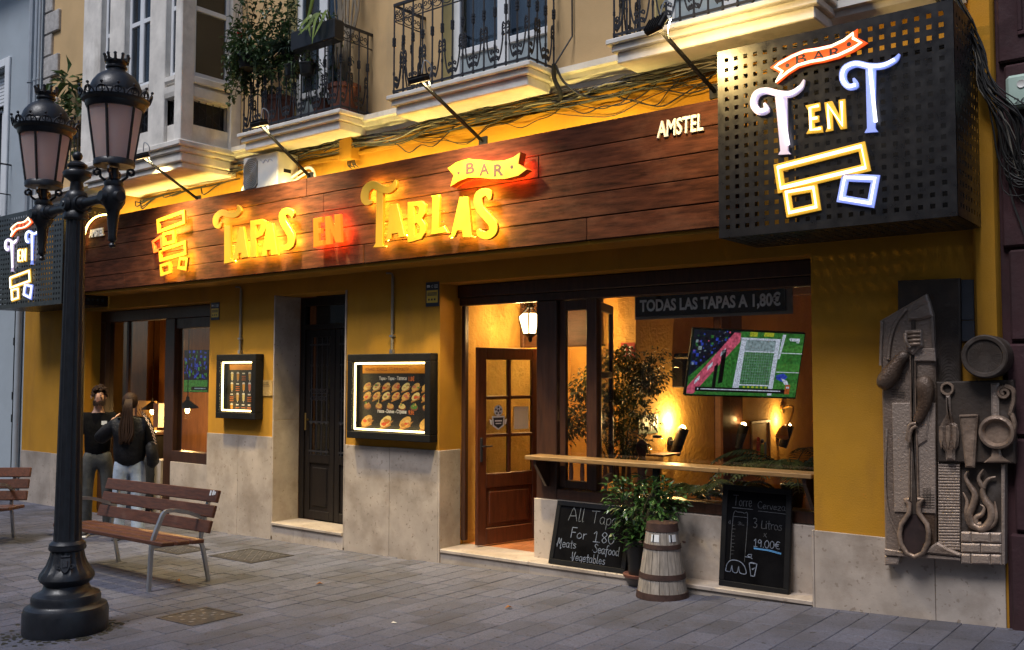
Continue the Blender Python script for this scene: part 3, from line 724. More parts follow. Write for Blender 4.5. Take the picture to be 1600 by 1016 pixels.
# sconces: dark slanted tubes that wash the wall
sc_glow = glow('sconce_bulb', (1.0, .62, .22), 25)
def sconce(label, px, py, X, P_=34):
    P = atx(px, py, X+.12); t = thing('wall_sconce', label, 'wall lamp', tuple(P), 0, 'tubular sconces on the inner wall')
    q = MB(); q.M = Matrix.Rotation(R(14), 4, 'Y') @ Matrix.Rotation(R(-14), 4, 'X')
    N = 14
    for a, b in ((.062, .056),):
        vs = [(r_*math.cos(2*math.pi*k/N), r_*math.sin(2*math.pi*k/N), z) for r_, z in ((.056, -.15), (.062, .15), (.054, .15), (.048, -.10)) for k in range(N)]
        fs = [(i*N+k, i*N+(k+1) % N, (i+1)*N+(k+1) % N, (i+1)*N+k) for i in range(3) for k in range(N)]+[tuple(range(N-1, -1, -1))]
        q.add(vs, fs)
    q.build('tube', black_m, t, smooth=40, world=False)
    q = MB(); q.cyl((-.12, 0, 0), (-.03, 0, 0), .015, n=8); q.cyl((-.119, 0, 0), (-.10, 0, 0), .05, n=12); q.build('bracket', black_m, t, world=False)
    q = MB(); q.M = Matrix.Rotation(R(14), 4, 'Y') @ Matrix.Rotation(R(-14), 4, 'X'); q.ball((-.01, 0, .15), .035, 10, 6); q.build('bulb', sc_glow, t, world=False, smooth=60)
    L = bpy.data.lights.new('sconce_light', 'POINT'); L.energy = P_; L.color = (1, .58, .20); L.shadow_soft_size = .04
    o = bpy.data.objects.new('sconce_light', L); COL.objects.link(o); o.parent = t; o.location = (-.045, -.02, .215)
sconce('tubular wall lamp glowing on plaster right of the green exit sign', 1061, 690, -5.13)
sconce('tubular wall lamp glowing between the dark pillar and the small picture', 1157, 683, -5.13, 9)
sconce('tubular wall lamp glowing right of the small picture, above the fern', 1228, 682, -5.13, 12)
# door lantern
lp = at(828, 505, .95)
lan = thing('hanging_lantern', 'lit wrought iron lantern with frosted panes hanging above the open door', 'lantern', tuple(lp))
milk_m = glow('lantern_glass', (1.0, .70, .32), 6.0)
q = MB(); q.lathe([(.075, -.11), (.125, .06), (.08, .10)], 6, (0, 0, 0)); q.build('glass', milk_m, lan, world=False)
q = MB()
for k in range(6):
    a = 2*math.pi*k/6; c, s_ = math.cos(a), math.sin(a)
    q.tube([(.078*c, .078*s_, -.11), (.128*c, .128*s_, .06), (.085*c, .085*s_, .10), (.03*c, .03*s_, .16)], .008, 4)
    q.tube([(p[0]*c, p[0]*s_, p[2]) for p in spiral(.06, .2, .05, .012, -1.2, 1.1, 9)], .005, 4)
q.lathe([(.03, .15), (.05, .16), (.02, .2), (.012, .30)], 10); q.lathe([(.08, -.12), (.085, -.11), (.03, -.15), (.015, -.2)], 10); q.tube([(0, 0, .3), (0, 0, .55)], .006, 4); q.build('ironwork', iron_m, lan, world=False)
L = bpy.data.lights.new('lantern_light', 'POINT'); L.energy = 120; L.color = (1, .60, .22); L.shadow_soft_size = .13
o = bpy.data.objects.new('lantern_light', L); COL.objects.link(o); o.parent = lan; o.location = (0, 0, -.02)
# second lantern glimpsed through the folded glass: a ceiling lamp over the room keeps the plaster warm
cl = thing('ceiling_lamp', 'small lit glass lamp on the ceiling behind the folded glass leaf', 'lamp', tuple(at(911, 523, 1.5)))
q = MB(); q.lathe([(.05, -.05), (.06, .03), (.05, .05)], 10); q.build('shade', milk_m, cl, world=False, smooth=40); q = MB(); q.cyl((0, 0, .05), (0, 0, .42), .01, n=6); q.build('stem', iron_m, cl, world=False)
L = bpy.data.lights.new('ceiling_lamp_light', 'POINT'); L.energy = 190; L.color = (1, .60, .22); L.shadow_soft_size = .07
o = bpy.data.objects.new('ceiling_lamp_light', L); COL.objects.link(o); o.parent = cl
# signs on the inner walls
red_m = mat('sign_red', (.42, .03, .02), .5, var=.05); green_m = mat('sign_green', (.01, .10, .06), .5, var=.05)
P = at(981, 548, 1.6); f = thing('fire_sign', 'red fire hose sign on plaster above the indoor tree', 'sign', tuple(P))
q = MB().box(-.085, .085, -.004, .004, -.085, .085); q.build('plate', red_m, f, world=False)
q = MB(); q.box(-.06, -.02, -.0065, -.0045, -.05, .055); q.tube([(.03+.02*math.cos(k), -.0055, -.02+.02*math.sin(k)) for k in range(7)], .004, 4); q.box(.01, .06, -.0065, -.0045, .03, .045); q.box(.02, .035, -.0065, -.0045, -.06, .03); q.build('pictogram', white_m, f, world=False)
P = atx(1013, 663, -5.125); f = thing('exit_sign', 'green emergency exit sign with arrow beside the glowing sconce', 'sign', tuple(P), R(90))
q = MB().box(-.20, .20, -.004, .004, -.10, .10); q.build('plate', green_m, f, world=False)
q = MB(); q.prism([(-.16, 0), (-.10, .06), (-.10, .02), (-.02, .02), (-.02, -.02), (-.10, -.02), (-.10, -.06)], -.007, -.0045)
q.box(.04, .16, -.0065, -.0045, .06, .07); q.box(.04, .05, -.0065, -.0045, -.07, .06); q.box(.15, .16, -.0065, -.0045, -.07, .06)
q.prism([(.08, .0), (.12, .03), (.13, -.02), (.10, -.06), (.085, -.05), (.10, -.02)], -.0065, -.0045); q.ball((.105, -.006, .042), .014, 8, 5); q.build('pictogram', white_m, f, world=False)
P = atx(1066, 583, -5.08); f = thing('wall_speaker', 'black box speaker on the wall left of the television', 'speaker', tuple(P))
MB().box(-.05, .09, -.15, .15, -.16, .16, .012).build('cabinet', black_m, f, world=False)
q = MB(); q.M = Matrix.Translation((.09, 0, 0)) @ Matrix.Rotation(R(90), 4, 'Y'); q.lathe([(.09, 0), (.085, .006), (.03, .003)], 16, (0, 0, 0)); q.build('cone', iron_m, f, world=False, smooth=40)
P = atx(1187, 692, -5.125); f = thing('framed_picture', 'small framed picture of red and green figures under a gooseneck lamp', 'picture', tuple(P), R(90))
q = MB()
for a in ((-.30, .30, .25, .29), (-.30, .30, -.29, -.25), (-.30, -.26, -.25, .25), (.26, .30, -.25, .25)): q.box(a[0], a[1], -.025, .0, a[2], a[3], .006)
q.build('frame', mat('gilt_frame', (.30, .17, .05), .5), f, world=False)
q = MB().box(-.26, .26, -.008, -.002, -.25, .25); q.box(-.12, -.02, -.0105, -.0085, -.2, .02, mi=1); q.box(.0, .10, -.0105, -.0085, -.2, -.02, mi=2); q.box(.12, .19, -.0105, -.0085, -.2, .0, mi=3); q.ball((-.07, -.009, .05), .03, 8, 5, mi=1); q.ball((.05, -.009, .02), .03, 8, 5, mi=3)
q.build('canvas', [mat('canvas', (.55, .38, .14), .7), red_m, mat('canvas_green', (.07, .2, .06), .7), mat('canvas_blue', (.06, .10, .25), .7)], f, world=False)
P = atx(1205, 655, -5.1); f = thing('gooseneck_lamp', 'curved brass picture lamp above the small framed picture', 'wall lamp', tuple(P))
q = MB(); q.tube(smoothpts([(-.03, .42, .12), (.10, .40, .16), (.2, .25, .13), (.24, .05, .0), (.22, -.06, -.10)], 5), .014, 6); q.cyl((-.03, .42, .12), (-.0, .42, .12), .06, n=10); q.build('arm', brass_m, f, world=False, smooth=40)
q = MB(); q.M = Matrix.Translation((.2, -.1, -.15)) @ Matrix.Rotation(R(-25), 4, 'X'); q.lathe([(.085, -.08), (.06, .02), (.03, .07)], 12); q.build('shade', brass_m, f, world=False, smooth=50)
f = thing('wall_shelf', 'little wall shelf with a glass jar under the exit sign', 'shelf', tuple(atx(1027, 708, -5.1)))
MB().box(-.02, .18, -.2, .2, -.02, .0, .004).build('board', beam_m, f, world=False)
j = thing('glass_jar', 'squat glass jar on the little shelf below the exit sign', 'jar', tuple(atx(1027, 704, -5.0))); q = MB(); q.lathe([(.06, 0), (.09, .03), (.09, .09), (.05, .13)], 12); q.build('jar_body', glass_m, j, world=False, smooth=40); q = MB(); q.cyl((0, 0, .131), (0, 0, .16), .05, n=12); q.build('lid', iron_m, j, world=False)
# price banner over the window
bn = thing('price_banner', 'black banner TODAS LAS TAPAS A 1,80 hanging inside the top of the shop window', 'banner', (-3.75, .45, 2.42))
MB().box(-4.44, -3.03, .44, .46, 2.275, 2.455, .003).build('board', black_m, bn); q = MB().box(-4.46, -2.98, .465, .48, 2.25, 2.46, .003); q.build('backing', mat('grey_backing', (.22, .20, .17), .7), bn)
q = MB(); text(q, 'TODAS LAS TAPAS A 1,80\u20ac', -4.39, 2.298, -3.07, 2.432, .4375, bold=.035); q.build('lettering', mat('banner_white', (.85, .85, .83), .7, var=.05), bn)
# television
tv = thing('television', 'big television showing a football goal, hung tilted above the bar window', 'television', (-3.68, 1.10, 1.852))
TM = Matrix.Rotation(R(49.1), 4, 'Z') @ Matrix.Rotation(R(15.9), 4, 'X') @ Matrix.Rotation(R(1.9), 4, 'Y')
S_ = 1.065; Hh = S_*.5625/2; Wh = S_/2
q = MB(); q.M = TM; q.box(-Wh-.012, Wh+.012, .003, .05, -Hh-.016, Hh+.012, .006); q.build('casing', black_m, tv, world=False)
q = MB(); q.M = TM
def scr(poly, l, mi): q.prism([(u*S_-Wh, Hh-v*2*Hh) for u, v in poly], .0026-l*.0009, .0030-l*.0009, mi=mi)
def rect(a, b, c, d): return [(a, b), (c, b), (c, d), (a, d)]
ems = {'pitch': (.035, .17, .03), 'pitch_light': (.06, .23, .04), 'crowd': (.006, .008, .02), 'blue': (.03, .06, .42), 'white': (.62, .66, .78), 'pink': (.62, .10, .17), 'net': (.26, .34, .36), 'yellow': (.42, .45, .03), 'black': (.003, .003, .004), 'orange': (.45, .10, .02)}
emk = list(ems); emat = [glow('screen_'+k, ems[k], .42, (.0, .0, .0), 45 if k in ('pitch', 'pitch_light', 'crowd', 'blue', 'net', 'pink') else 90) for k in emk]
E_ = emk.index
scr(rect(0, 0, 1, 1), 0, E_('pitch'))
for k in range(3): scr(rect(.72, .18+.3*k, 1, .32+.3*k), 1, E_('pitch_light'))
scr([(0, 0), (.42, 0), (.0, .72)], 2, E_('crowd'))
rr = random.Random(5)
for k in range(230):
    u, v = rr.random()*.38, rr.random()*.66
    if u/.42+v/.72 > .93: continue
    s_ = .006+rr.random()**2*.024; scr(rect(u, v, u+s_, v+s_*2), 3+(k % 3)*.2, E_(('black', 'crowd', 'black', 'blue', 'black', 'pitch', 'crowd', 'black', 'blue', 'crowd', 'net', 'black', 'blue', 'pink')[k % 14]))
scr([(0, .88), (.36, .02), (.42, .02), (.42, .16), (.06, .99), (0, .99)], 4, E_('pink'))
for k in range(3): scr([(.06+.1*k, .78-.22*k), (.10+.1*k, .70-.22*k), (.10+.1*k, .76-.22*k), (.06+.1*k, .84-.22*k)], 5, E_('white'))
scr([(.27, .3), (.31, .28), (.31, .8), (.27, .82)], 5, E_('black')); scr([(.22, .55), (.25, .5), (.25, .95), (.22, .95)], 5, E_('black'))
scr([(.42, .12), (.77, .12), (.745, .30), (.455, .30)], 5, E_('net'))
for a, b in ((.41, .49), (.49, .57)): pass
scr([(.43, .13), (.475, .13), (.465, .9), (.405, .95)], 6, E_('white')); scr([(.745, .12), (.785, .12), (.775, .98), (.735, .98)], 6, E_('white'))
for k in range(13): scr(rect(.465+.0215*k, .30, .468+.0215*k, .82), 5.2, E_('net'))
for k in range(12): scr(rect(.46, .30+.044*k, .74, .305+.044*k), 5.4, E_('net'))
scr(rect(.46, .815, .74, .835), 6, E_('white')); scr(rect(.46, .29, .75, .31), 6, E_('white'))
scr([(.43, .12), (.78, .12), (.79, .09), (.42, .09)], 6, E_('white'))
for y in (.3, .6): scr(rect(.79, y, 1, y+.012), 5, E_('white'))
scr([(.80, .02), (.83, .02), (.80, .4), (.785, .4)], 5, E_('white'))
scr([(.79, .66), (.86, .62), (.9, .68), (.86, .76), (.80, .72)], 6, E_('blue')); scr([(.84, .70), (.90, .74), (.92, .80), (.88, .80)], 7, E_('white'))
scr(rect(.5, .0, .57, .07), 3, E_('yellow')); scr(rect(.63, .0, .72, .06), 3, E_('yellow'))
scr(rect(.07, .875, .93, .945), 8, E_('black')); scr(rect(.12, .9, .85, .915), 9, E_('white')); scr(rect(.89, .80, .935, .95), 9, E_('orange')); scr(rect(.9, .83, .925, .86), 10, E_('white')); scr(rect(.09, .895, .10, .92), 9, E_('white'))
scr([(.86, .08), (.88, .06), (.88, .12)], 8, E_('white')); scr(rect(.885, .07, .96, .115), 8, E_('white')); scr(rect(.93, .125, .96, .14), 8, E_('white'))
for k in range(6): scr(rect(.50+.04*k, .84, .52+.04*k, .87), 7, E_('yellow'))
q.build('screen', emat, tv, world=False, recalc=False)
q = MB(); q.tube([(0, .05, 0), (-.25, .35, .05), (-.5, .75, .1), (-1.2, .9, .1)], .03, 6); q.build('wall_arm', black_m, tv, world=False)
# ---- the bar shelf along the open window
sh = thing('bar_shelf', 'long narrow wooden drinking shelf along the open shop window', 'shelf', (-4.0, .1, 1.0))
shelf_m = mat('shelf_wood', (.26, .15, .06), .4, var=.3, scale=5, stretch=(1.5, 12, 12), rnd=.12)
MB().box(-5.36, -3.42, .0, .24, .975, 1.012, .005).build('plank', shelf_m, sh); MB().box(-3.416, -2.672, .0, .24, .978, 1.013, .005).build('plank', shelf_m, sh)
for x in (-5.28, -2.75):
    q = MB(); q.prism([(0, 0), (0, 0)], 0, 0) if False else None
    q = MB(); q.add([(x, .03, .974), (x, .234, .974), (x, .234, .72), (x, .20, .72), (x, .03, .93), (x+.03, .03, .974), (x+.03, .234, .974), (x+.03, .234, .72), (x+.03, .20, .72), (x+.03, .03, .93)], [(0, 1, 2, 3, 4), (9, 8, 7, 6, 5), (0, 5, 6, 1), (1, 6, 7, 2), (2, 7, 8, 3), (3, 8, 9, 4), (4, 9, 5, 0)]); q.build('bracket', dwood_m, sh)
MB().box(-4.05, -4.0, .05, .10, .60, .974, .005).build('support', black_m, sh)

# ---- the left shop front
lw = thing('shop_window', None, None); lw.parent = bar
def lwood(name, *a, c=.006): return MB().box(*a, c).build(name, dwood_m, lw)
lwood('header', -13.325, -10.305, .22, .36, 2.50, 2.655); lwood('jamb', -13.325, -13.18, .22, .36, -.2, 2.498); lwood('post', -11.64, -11.42, .22, .36, -.18, 2.498); lwood('jamb', -10.42, -10.305, .20, .36, -.15, 2.498)
lwood('header', -11.419, -10.421, .24, .34, 2.36, 2.498); lwood('sill', -11.419, -10.421, .20, .36, .60, .74)
MB().box(-11.419, -10.421, .28, .286, .74, 2.36).build('pane', glass_m, lw)
for a, b in ((-11.86, -11.642), (-11.418, -10.423)): MB().box(a, b, .19, .36, -.25, .60, .003).build('stone_slab', slab_m, bar)
lwood('glazing_bar', -12.70, -12.64, .27, .33, -.19, 2.498)
MB().box(-13.179, -12.70, .29, .296, -.19, 2.498).build('pane', dglass_m, lw); MB().box(-12.639, -12.2, .29, .296, -.19, 2.498).build('pane', glass_m, lw)
brown_m = mat('brown_panelling', (.26, .125, .045), .6, var=.25, scale=3, stretch=(6, 6, 1))
def inl(name, *a, m=brown_m, c=0.0): return MB().box(*a, c).build(name, m, bar)
inl('interior_wall', -16.2, -9.0, 4.0, 4.2, -.3, 3.0); inl('interior_wall', -16.4, -16.2, .361, 4.2, -.3, 3.0); inl('interior_wall', -9.02, -8.9, .65, 3.99, -.3, 3.0, m=plast_m)
inl('interior_ceiling', -16.2, -8.9, .361, 4.2, 3.01, 3.1, m=beam_m); inl('interior_floor', -16.2, -9.0, .37, 4.2, -.30, -.17, m=beam_m)
inl('partition', -15.0, -12.7, 2.2, 2.28, -.17, 3.0)
def pendant(label, px, py, Y):
    P = at(px, py, Y); t = thing('pendant_lamp', label, 'lamp', tuple(P), 0, 'bare bulb pendants in the left room')
    q = MB(); q.lathe([(.16, .0), (.15, .02), (.06, .09), (.025, .12), (.02, .17)], 16); q.build('shade', iron_m, t, world=False, smooth=40)
    q = MB(); q.cyl((0, 0, .17), (0, 0, 3.0-P.z), .006, n=5); q.build('cord', black_m, t, world=False)
    q = MB(); q.ball((0, 0, -.03), .035, 10, 8, sc3=(1, 1, 1.3)); q.build('bulb', glow('pendant_bulb', (1, .62, .2), 18) if 'pendant_bulb' not in bpy.data.materials else bpy.data.materials['pendant_bulb'], t, world=False, smooth=60)
    L = bpy.data.lights.new('pendant_light', 'POINT'); L.energy = 30; L.color = (1, .54, .17); L.shadow_soft_size = .05
    o = bpy.data.objects.new('pendant_light', L); COL.objects.link(o); o.parent = t; o.location = (0, 0, -.12)
pendant('pendant lamp with bulb hanging beside the lit picture above the high table', 238, 640, 1.2)
pendant('pendant lamp with bulb hanging under the small television', 293, 638, 1.0)
P = at(278, 538, 2.2); t = thing('wall_lamp', 'pair of small lit glass shades high on the wall left of the small television', 'wall lamp', tuple(P))
for dx in (-.05, .06): q = MB(); q.lathe([(.025, -.06), (.04, .06)], 10, (dx, 0, 0)); q.build('lamp_shade', milk_m, t, world=False, smooth=40)
q = MB(); q.tube([(-.05, 0, -.06), (0, .1, -.1), (.06, 0, -.06)], .01, 5); q.build('arm', iron_m, t, world=False)
P = at(306, 580, 1.15); t = thing('television', 'small television with colourful crowd behind the left shop window', 'television', tuple(P), R(8))
t.scale = (.86, 1, .82)
MB().box(-.30, .30, .004, .05, -.38, .38, .005).build('casing', black_m, t, world=False)
q = MB().box(-.29, .29, .0, .003, -.37, .37, 0, 0); q.box(-.29, .29, -.002, -.001, -.37, -.16, 0, 1); rr = random.Random(9)
for k in range(150):
    u = rr.uniform(-.29, .26); v = rr.uniform(-.15, .35); q.box(u, u+rr.uniform(.02, .05), -.0022-.0002*(k % 9), -.001, v, min(.37, v+rr.uniform(.02, .07)), 0, 2+k % 6)
q.box(-.1, .29, -.004, -.0032, -.34, -.28, 0, 8); q.box(-.02, .25, -.005, -.0045, -.32, -.30, 0, 9)
q.build('screen', [emat[E_(k)] for k in ('crowd', 'pitch_light', 'blue', 'crowd', 'black', 'blue', 'pitch_light', 'crowd', 'black', 'net')], t, world=False, recalc=False)
P = at(228, 655, 1.6); t = thing('framed_picture', 'warm lit botanical picture leaning behind the high table in the left room', 'picture', tuple(P))
MB().box(-.28, .28, .0, .03, -.30, .30, .005).build('board', mat('picture_ground', (.62, .46, .20), .8), t, world=False)
q = MB()
for k in range(9): q.tube(smoothpts([(-.05+.01*k, -.003, -.28), (-.02+.02*(k-4), -.003, -.05), (-.06+.07*(k-4), -.003, .1+.03*(k % 4))], 3), .004, 4)
q.build('branches', mat('picture_branches', (.10, .05, .02), .8), t, world=False)
P = at(240, 674, 1.0); t = thing('high_table', 'dark high bar table under the pendant lamp in the left doorway', 'table', (P.x, 1.0, -.17))
MB().box(-.35, .3, -.25, .25, P.z+.13, P.z+.17, .006).build('tabletop', dwood_m, t, world=False); MB().box(-.30, .25, -.2, .2, .0, P.z+.129, .01).build('cabinet', black_m, t, world=False)
P = at(250, 650, .95); t = thing('white_box', 'pale upright carton on the high table beside the dark post', 'box', (P.x, .95, P.z-.17)); MB().box(-.07, .07, -.07, .07, .0, .36, .004).build('carton', cream_m, t, world=False)
# ================================================================== SIGNS ON THE FACADE
FY = -.40
fs_ = thing('shop_sign', 'long brown plank sign board with glowing yellow bar name over the shop fronts', 'shop sign', (-7.8, 0, 2.87))
MB().box(-12.70, -3.05, FY+.032, -.30, 2.875, 3.835).build('backing', dwood_m, fs_)
MB().box(-12.70, -3.05, FY+.034, -.0015, 2.842, 2.873).build('soffit', yellow_m, fs_)
rp = random.Random(11); zt = [3.855, 3.655, 3.46, 3.262, 3.062, 2.868]
for k in range(5):
    z1, z0 = zt[k], zt[k+1]+.006
    cuts = {0: [-8.0], 1: [-7.72, -4.9], 2: [-10.9, -5.6], 3: [-8.9, -6.3], 4: [-11.6, -7.1, -4.4]}[k]
    xs = [-12.70]+cuts+[-3.055]
    for a, b in zip(xs, xs[1:]):
        dy = rp.uniform(-.004, .004)
        MB().box(a, b-.004, FY+dy, FY+.03, z0, z1, .005).build('plank', fascia_m, fs_)
let_m = mat('yellow_letter_paint', (.72, .40, .02), .5, var=.05, scale=4)
org_m = mat('orange_letter_paint', (.75, .16, .02), .5, var=.05, scale=4)
org2_m = glow('amber_letter', (1.0, .15, .012), 1.1, (.55, .06, .004)); org2_m.node_tree.nodes['Principled BSDF'].inputs['Specular IOR Level'].default_value = .1
hy = glow('halo_yellow', (1.0, .60, .04), 62); hr = glow('halo_red', (1.0, .085, .012), 60)
LY = FY-.105
def tr4(P): return [(220+x/4.706, 280+y/4.706) for x, y in P]
def tr5(P): return [(540+x/5.0, 220+y/5.0) for x, y in P]
def xz(P, Y=LY): return [(q.x, q.z) for q in (at(x, y, Y) for x, y in P)]
def ccw(P): return P if sum(P[i][0]*P[(i+1) % len(P)][1]-P[(i+1) % len(P)][0]*P[i][1] for i in range(len(P))) > 0 else P[::-1]
def letter(name, polys, face=let_m, halo=hy, mats=None):
    """a raised letter on stand-offs; light strips on its back wash the planks"""
    q = MB()
    for i, P in enumerate(polys):
        q.prism(P, LY-.0013*i, LY+.03-.0007*i, .004)
    L = q.build(name, face, fs_)
    h = MB()
    for i, P in enumerate(polys): h.add([(x, LY+.0312+.0006*i, z) for x, z in inset(ccw(P), .012)], [tuple(range(len(P)))])
    h.build('halo_light', halo, L)
    P = polys[0]; cx = sum(p[0] for p in P)/len(P); cz = sum(p[1] for p in P)/len(P)
    for dz in (-.05, .05): MB().cyl((cx, LY+.037, cz+dz), (cx, FY+.004, cz+dz), .006, n=5).build('stand_off', steel_m, L)
def stroke4(P, W): return xz([tuple(p) for p in strokepoly(smoothpts2(tr4(P)), interp(W, len(P)))])
def smoothpts2(P, k=4): return [(v[0], v[1]) for v in smoothpts([(x, y, 0) for x, y in P], k)]
def interp(W, n, k=4):
    out = []
    for i in range(n-1):
        for j in range(k): out.append(W[i]+(W[i+1]-W[i])*j/k)
    return out+[W[-1]]
def stroke5(P, W): return xz(strokepoly(smoothpts2(tr5(P)), interp(W, len(P))))
# TAPAS
letter('letter', [xz(tr4([(612, 345), (655, 340), (660, 585), (690, 608), (610, 625), (612, 590)])),
                  stroke4([(592, 318), (572, 348), (552, 330), (556, 280), (595, 248), (640, 262), (690, 262), (722, 228), (708, 190)], [1, 4, 4.6, 5, 5.2, 4.8, 4.8, 4, .6])])
letter('letter', [xz(tr4([(722, 352), (752, 348), (788, 572), (742, 582), (738, 545), (716, 548), (712, 588), (680, 596)]))])
letter('letter', [xz(tr4([(803, 306), (846, 300), (848, 572), (803, 580)])), xz(tr4([(840, 300), (890, 293), (925, 312), (922, 360), (895, 415), (846, 440), (846, 400), (882, 360), (880, 335), (846, 338)]))])
letter('letter', [xz(tr4([(925, 330), (968, 322), (1004, 556), (956, 562), (952, 520), (926, 524), (922, 565), (884, 572)]))])
letter('letter', [stroke4([(1112, 285), (1104, 248), (1066, 236), (1040, 262), (1046, 318), (1078, 372), (1102, 424), (1100, 478), (1068, 502), (1030, 496)], [1, 5, 5.4, 5.4, 5.2, 5.4, 5.4, 5.4, 5, 1.2])])
# EN with an orange wash
letter('letter', [xz(tr4([(1266, 290), (1332, 276), (1334, 314), (1306, 320), (1308, 362), (1328, 360), (1328, 396), (1308, 400), (1310, 456), (1342, 448), (1344, 484), (1268, 502)]))], org2_m, hr)
letter('letter', [xz(tr4([(1352, 276), (1386, 270), (1424, 372), (1420, 262), (1468, 256), (1476, 462), (1430, 466), (1394, 360), (1398, 474), (1358, 482)])), ], org2_m, hr)
# TABLAS
letter('letter', [xz(tr5([(238, 395), (292, 390), (286, 815), (312, 832), (212, 836), (232, 800)])),
                  stroke5([(205, 478), (165, 480), (148, 440), (165, 375), (215, 345), (270, 372), (330, 385), (375, 352), (390, 305)], [2, 6, 6.5, 6.5, 6.5, 6.2, 6, 5, .8])])
letter('letter', [xz(tr5([(345, 500), (402, 490), (462, 738), (480, 748), (414, 760), (408, 722), (358, 730), (352, 768), (305, 776), (322, 752)]))])
letter('letter', [xz(tr5([(482, 480), (536, 475), (538, 786), (482, 798)])), xz(tr5([(530, 476), (596, 470), (624, 498), (620, 568), (596, 612), (624, 652), (622, 718), (590, 770), (534, 786), (534, 745), (575, 720), (580, 672), (555, 645), (536, 650), (536, 590), (570, 568), (574, 525), (556, 512), (536, 516)]))])
letter('letter', [xz(tr5([(666, 430), (726, 418), (732, 440), (722, 684), (768, 664), (796, 716), (660, 736), (670, 710), (676, 452)]))])
letter('letter', [xz(tr5([(888, 442), (954, 435), (984, 738), (1000, 758), (914, 756), (910, 702), (872, 702), (852, 750), (800, 752), (822, 732)]))])
letter('letter', [stroke5([(1125, 462), (1112, 410), (1062, 408), (1032, 452), (1048, 530), (1105, 600), (1148, 655), (1146, 712), (1100, 742), (1048, 724), (1036, 690)], [1.5, 6.4, 6.6, 6.6, 6.6, 6.8, 6.8, 6.6, 6.4, 6, 1.5])])
rprint_m = mat('ribbon_print', (.05, .015, .01), .6)
# BAR ribbon: a deep box with a red side and yellow face
rib = xz(tr5([(800, 215), (870, 168), (960, 142), (1050, 150), (1150, 160), (1240, 154), (1310, 130), (1368, 90), (1352, 180), (1420, 225), (1352, 275), (1250, 300), (1150, 302), (1050, 290), (960, 290), (890, 315), (820, 360), (846, 270)]), FY-.13)
q = MB(); q.prism(rib, FY-.129, FY-.05); R_ = q.build('ribbon', org_m, fs_); q = MB(); q.prism(rib, FY-.135, FY-.1295, .002); q.build('ribbon_face', mat('ribbon_yellow', (.60, .34, .012), .5, var=.04), R_)
q = MB(); rc_ = inset(ccw(rib), .015); q.add([(x, FY-.0492, z) for x, z in rc_], [tuple(range(len(rc_)))]); q.build('halo_light', hr, R_)
q = MB(); c = [at(540+x/5, 220+y/5, FY-.136) for x, y in ((945, 262), (1228, 176), (882, 252), (1298, 205))]
for ch, x0, x1, y0, y1 in (('B', 948, 1000, 252, 176), ('A', 1052, 1114, 262, 182), ('R', 1166, 1226, 270, 186)):
    a = at(540+x0/5, 220+y0/5, FY-.136); b = at(540+x1/5, 220+y1/5, FY-.136); text(MB(), ch, 0, 0, 1, 1, 0); q = MB(); text(q, ch, a.x-.012, a.z-.012, b.x+.012, b.z+.012, FY-.1375, bold=.03); q.build('ribbon_letter', rprint_m, R_)
for p in c[2:]:
    q = MB(); q.add([(p.x+.018*math.cos(2*math.pi*k/10), FY-.1365, p.z+.018*math.sin(2*math.pi*k/10)) for k in range(10)], [tuple(range(10))])
    q.build('ribbon_dot', rprint_m, R_)
# the emblem: two little tables of boards stacked on one another
def framepoly(P, wpx, mats=let_m, halo=hy, name='emblem_board'):
    O = xz(tr4(P)); I = inset(O if sum(O[i][0]*O[(i+1) % len(O)][1]-O[(i+1) % len(O)][0]*O[i][1] for i in range(len(O))) > 0 else O[::-1], wpx)
    O = O if sum(O[i][0]*O[(i+1) % len(O)][1]-O[(i+1) % len(O)][0]*O[i][1] for i in range(len(O))) > 0 else O[::-1]
    n = len(O); q = MB()
    for i in range(n):
        j = (i+1) % n; q.prism([O[i], O[j], I[j], I[i]], LY, LY+.03)
    b = q.build(name, mats, fs_)
    h = MB()
    for i in range(n):
        j = (i+1) % n; h.prism([tuple(Vector(O[i])*.85+Vector(I[i])*.15), tuple(Vector(O[j])*.85+Vector(I[j])*.15), tuple(Vector(O[j])*.2+Vector(I[j])*.8), tuple(Vector(O[i])*.2+Vector(I[i])*.8)], LY+.0310, LY+.0318)
    h.build('halo_light', halo, b)
framepoly([(115, 296), (318, 226), (324, 326), (122, 402)], .042)
framepoly([(130, 515), (328, 450), (334, 556), (136, 610)], .042)
framepoly([(138, 628), (214, 606), (220, 690), (143, 715)], .036); framepoly([(284, 572), (346, 576), (332, 672), (268, 660)], .036)
framepoly([(158, 395), (245, 375), (250, 470), (165, 490)], .040); framepoly([(80, 456), (150, 406), (158, 520), (94, 545)], .036, org_m, hr)
# beer lettering at both ends of the board
am_m = mat('white_letter_paint', (.80, .78, .70), .5, var=.03)
q = MB(); text(q, 'AMSTEL', -3.72, 3.645-.02, -3.315, 3.645+.115, FY-.012, bold=.018, ext=.02, shear=.06); q.build('beer_lettering', am_m, fs_)
a = at(140, 372, FY-.012); b = at(163, 352, FY-.012)
q = MB(); text(q, 'AMSTEL', a.x, a.z, b.x, b.z-.03, FY-.012, bold=.03, ext=.02, shear=.08); q.build('beer_lettering', am_m, fs_)
ns = thing('neon_arc', 'yellow curved neon tube on the planks beside the lamp post', 'neon tube', tuple(at(135, 360, FY-.05)))
q = MB(); q.tube(smoothpts([at(x, y, FY-.05) for x, y in ((131, 385), (132, 368), (137, 352), (147, 341), (160, 336), (172, 336))], 4), .012, 6); q.build('tube', glow('neon_arc_glow', (1, .62, .12), 9), ns, smooth=60)
q = MB(); q.cyl(at(131, 383, FY-.05), at(131, 383, FY), .006, n=5); q.cyl(at(160, 336, FY-.05), at(160, 336, FY), .006, n=5); q.build('stand_off', steel_m, ns)

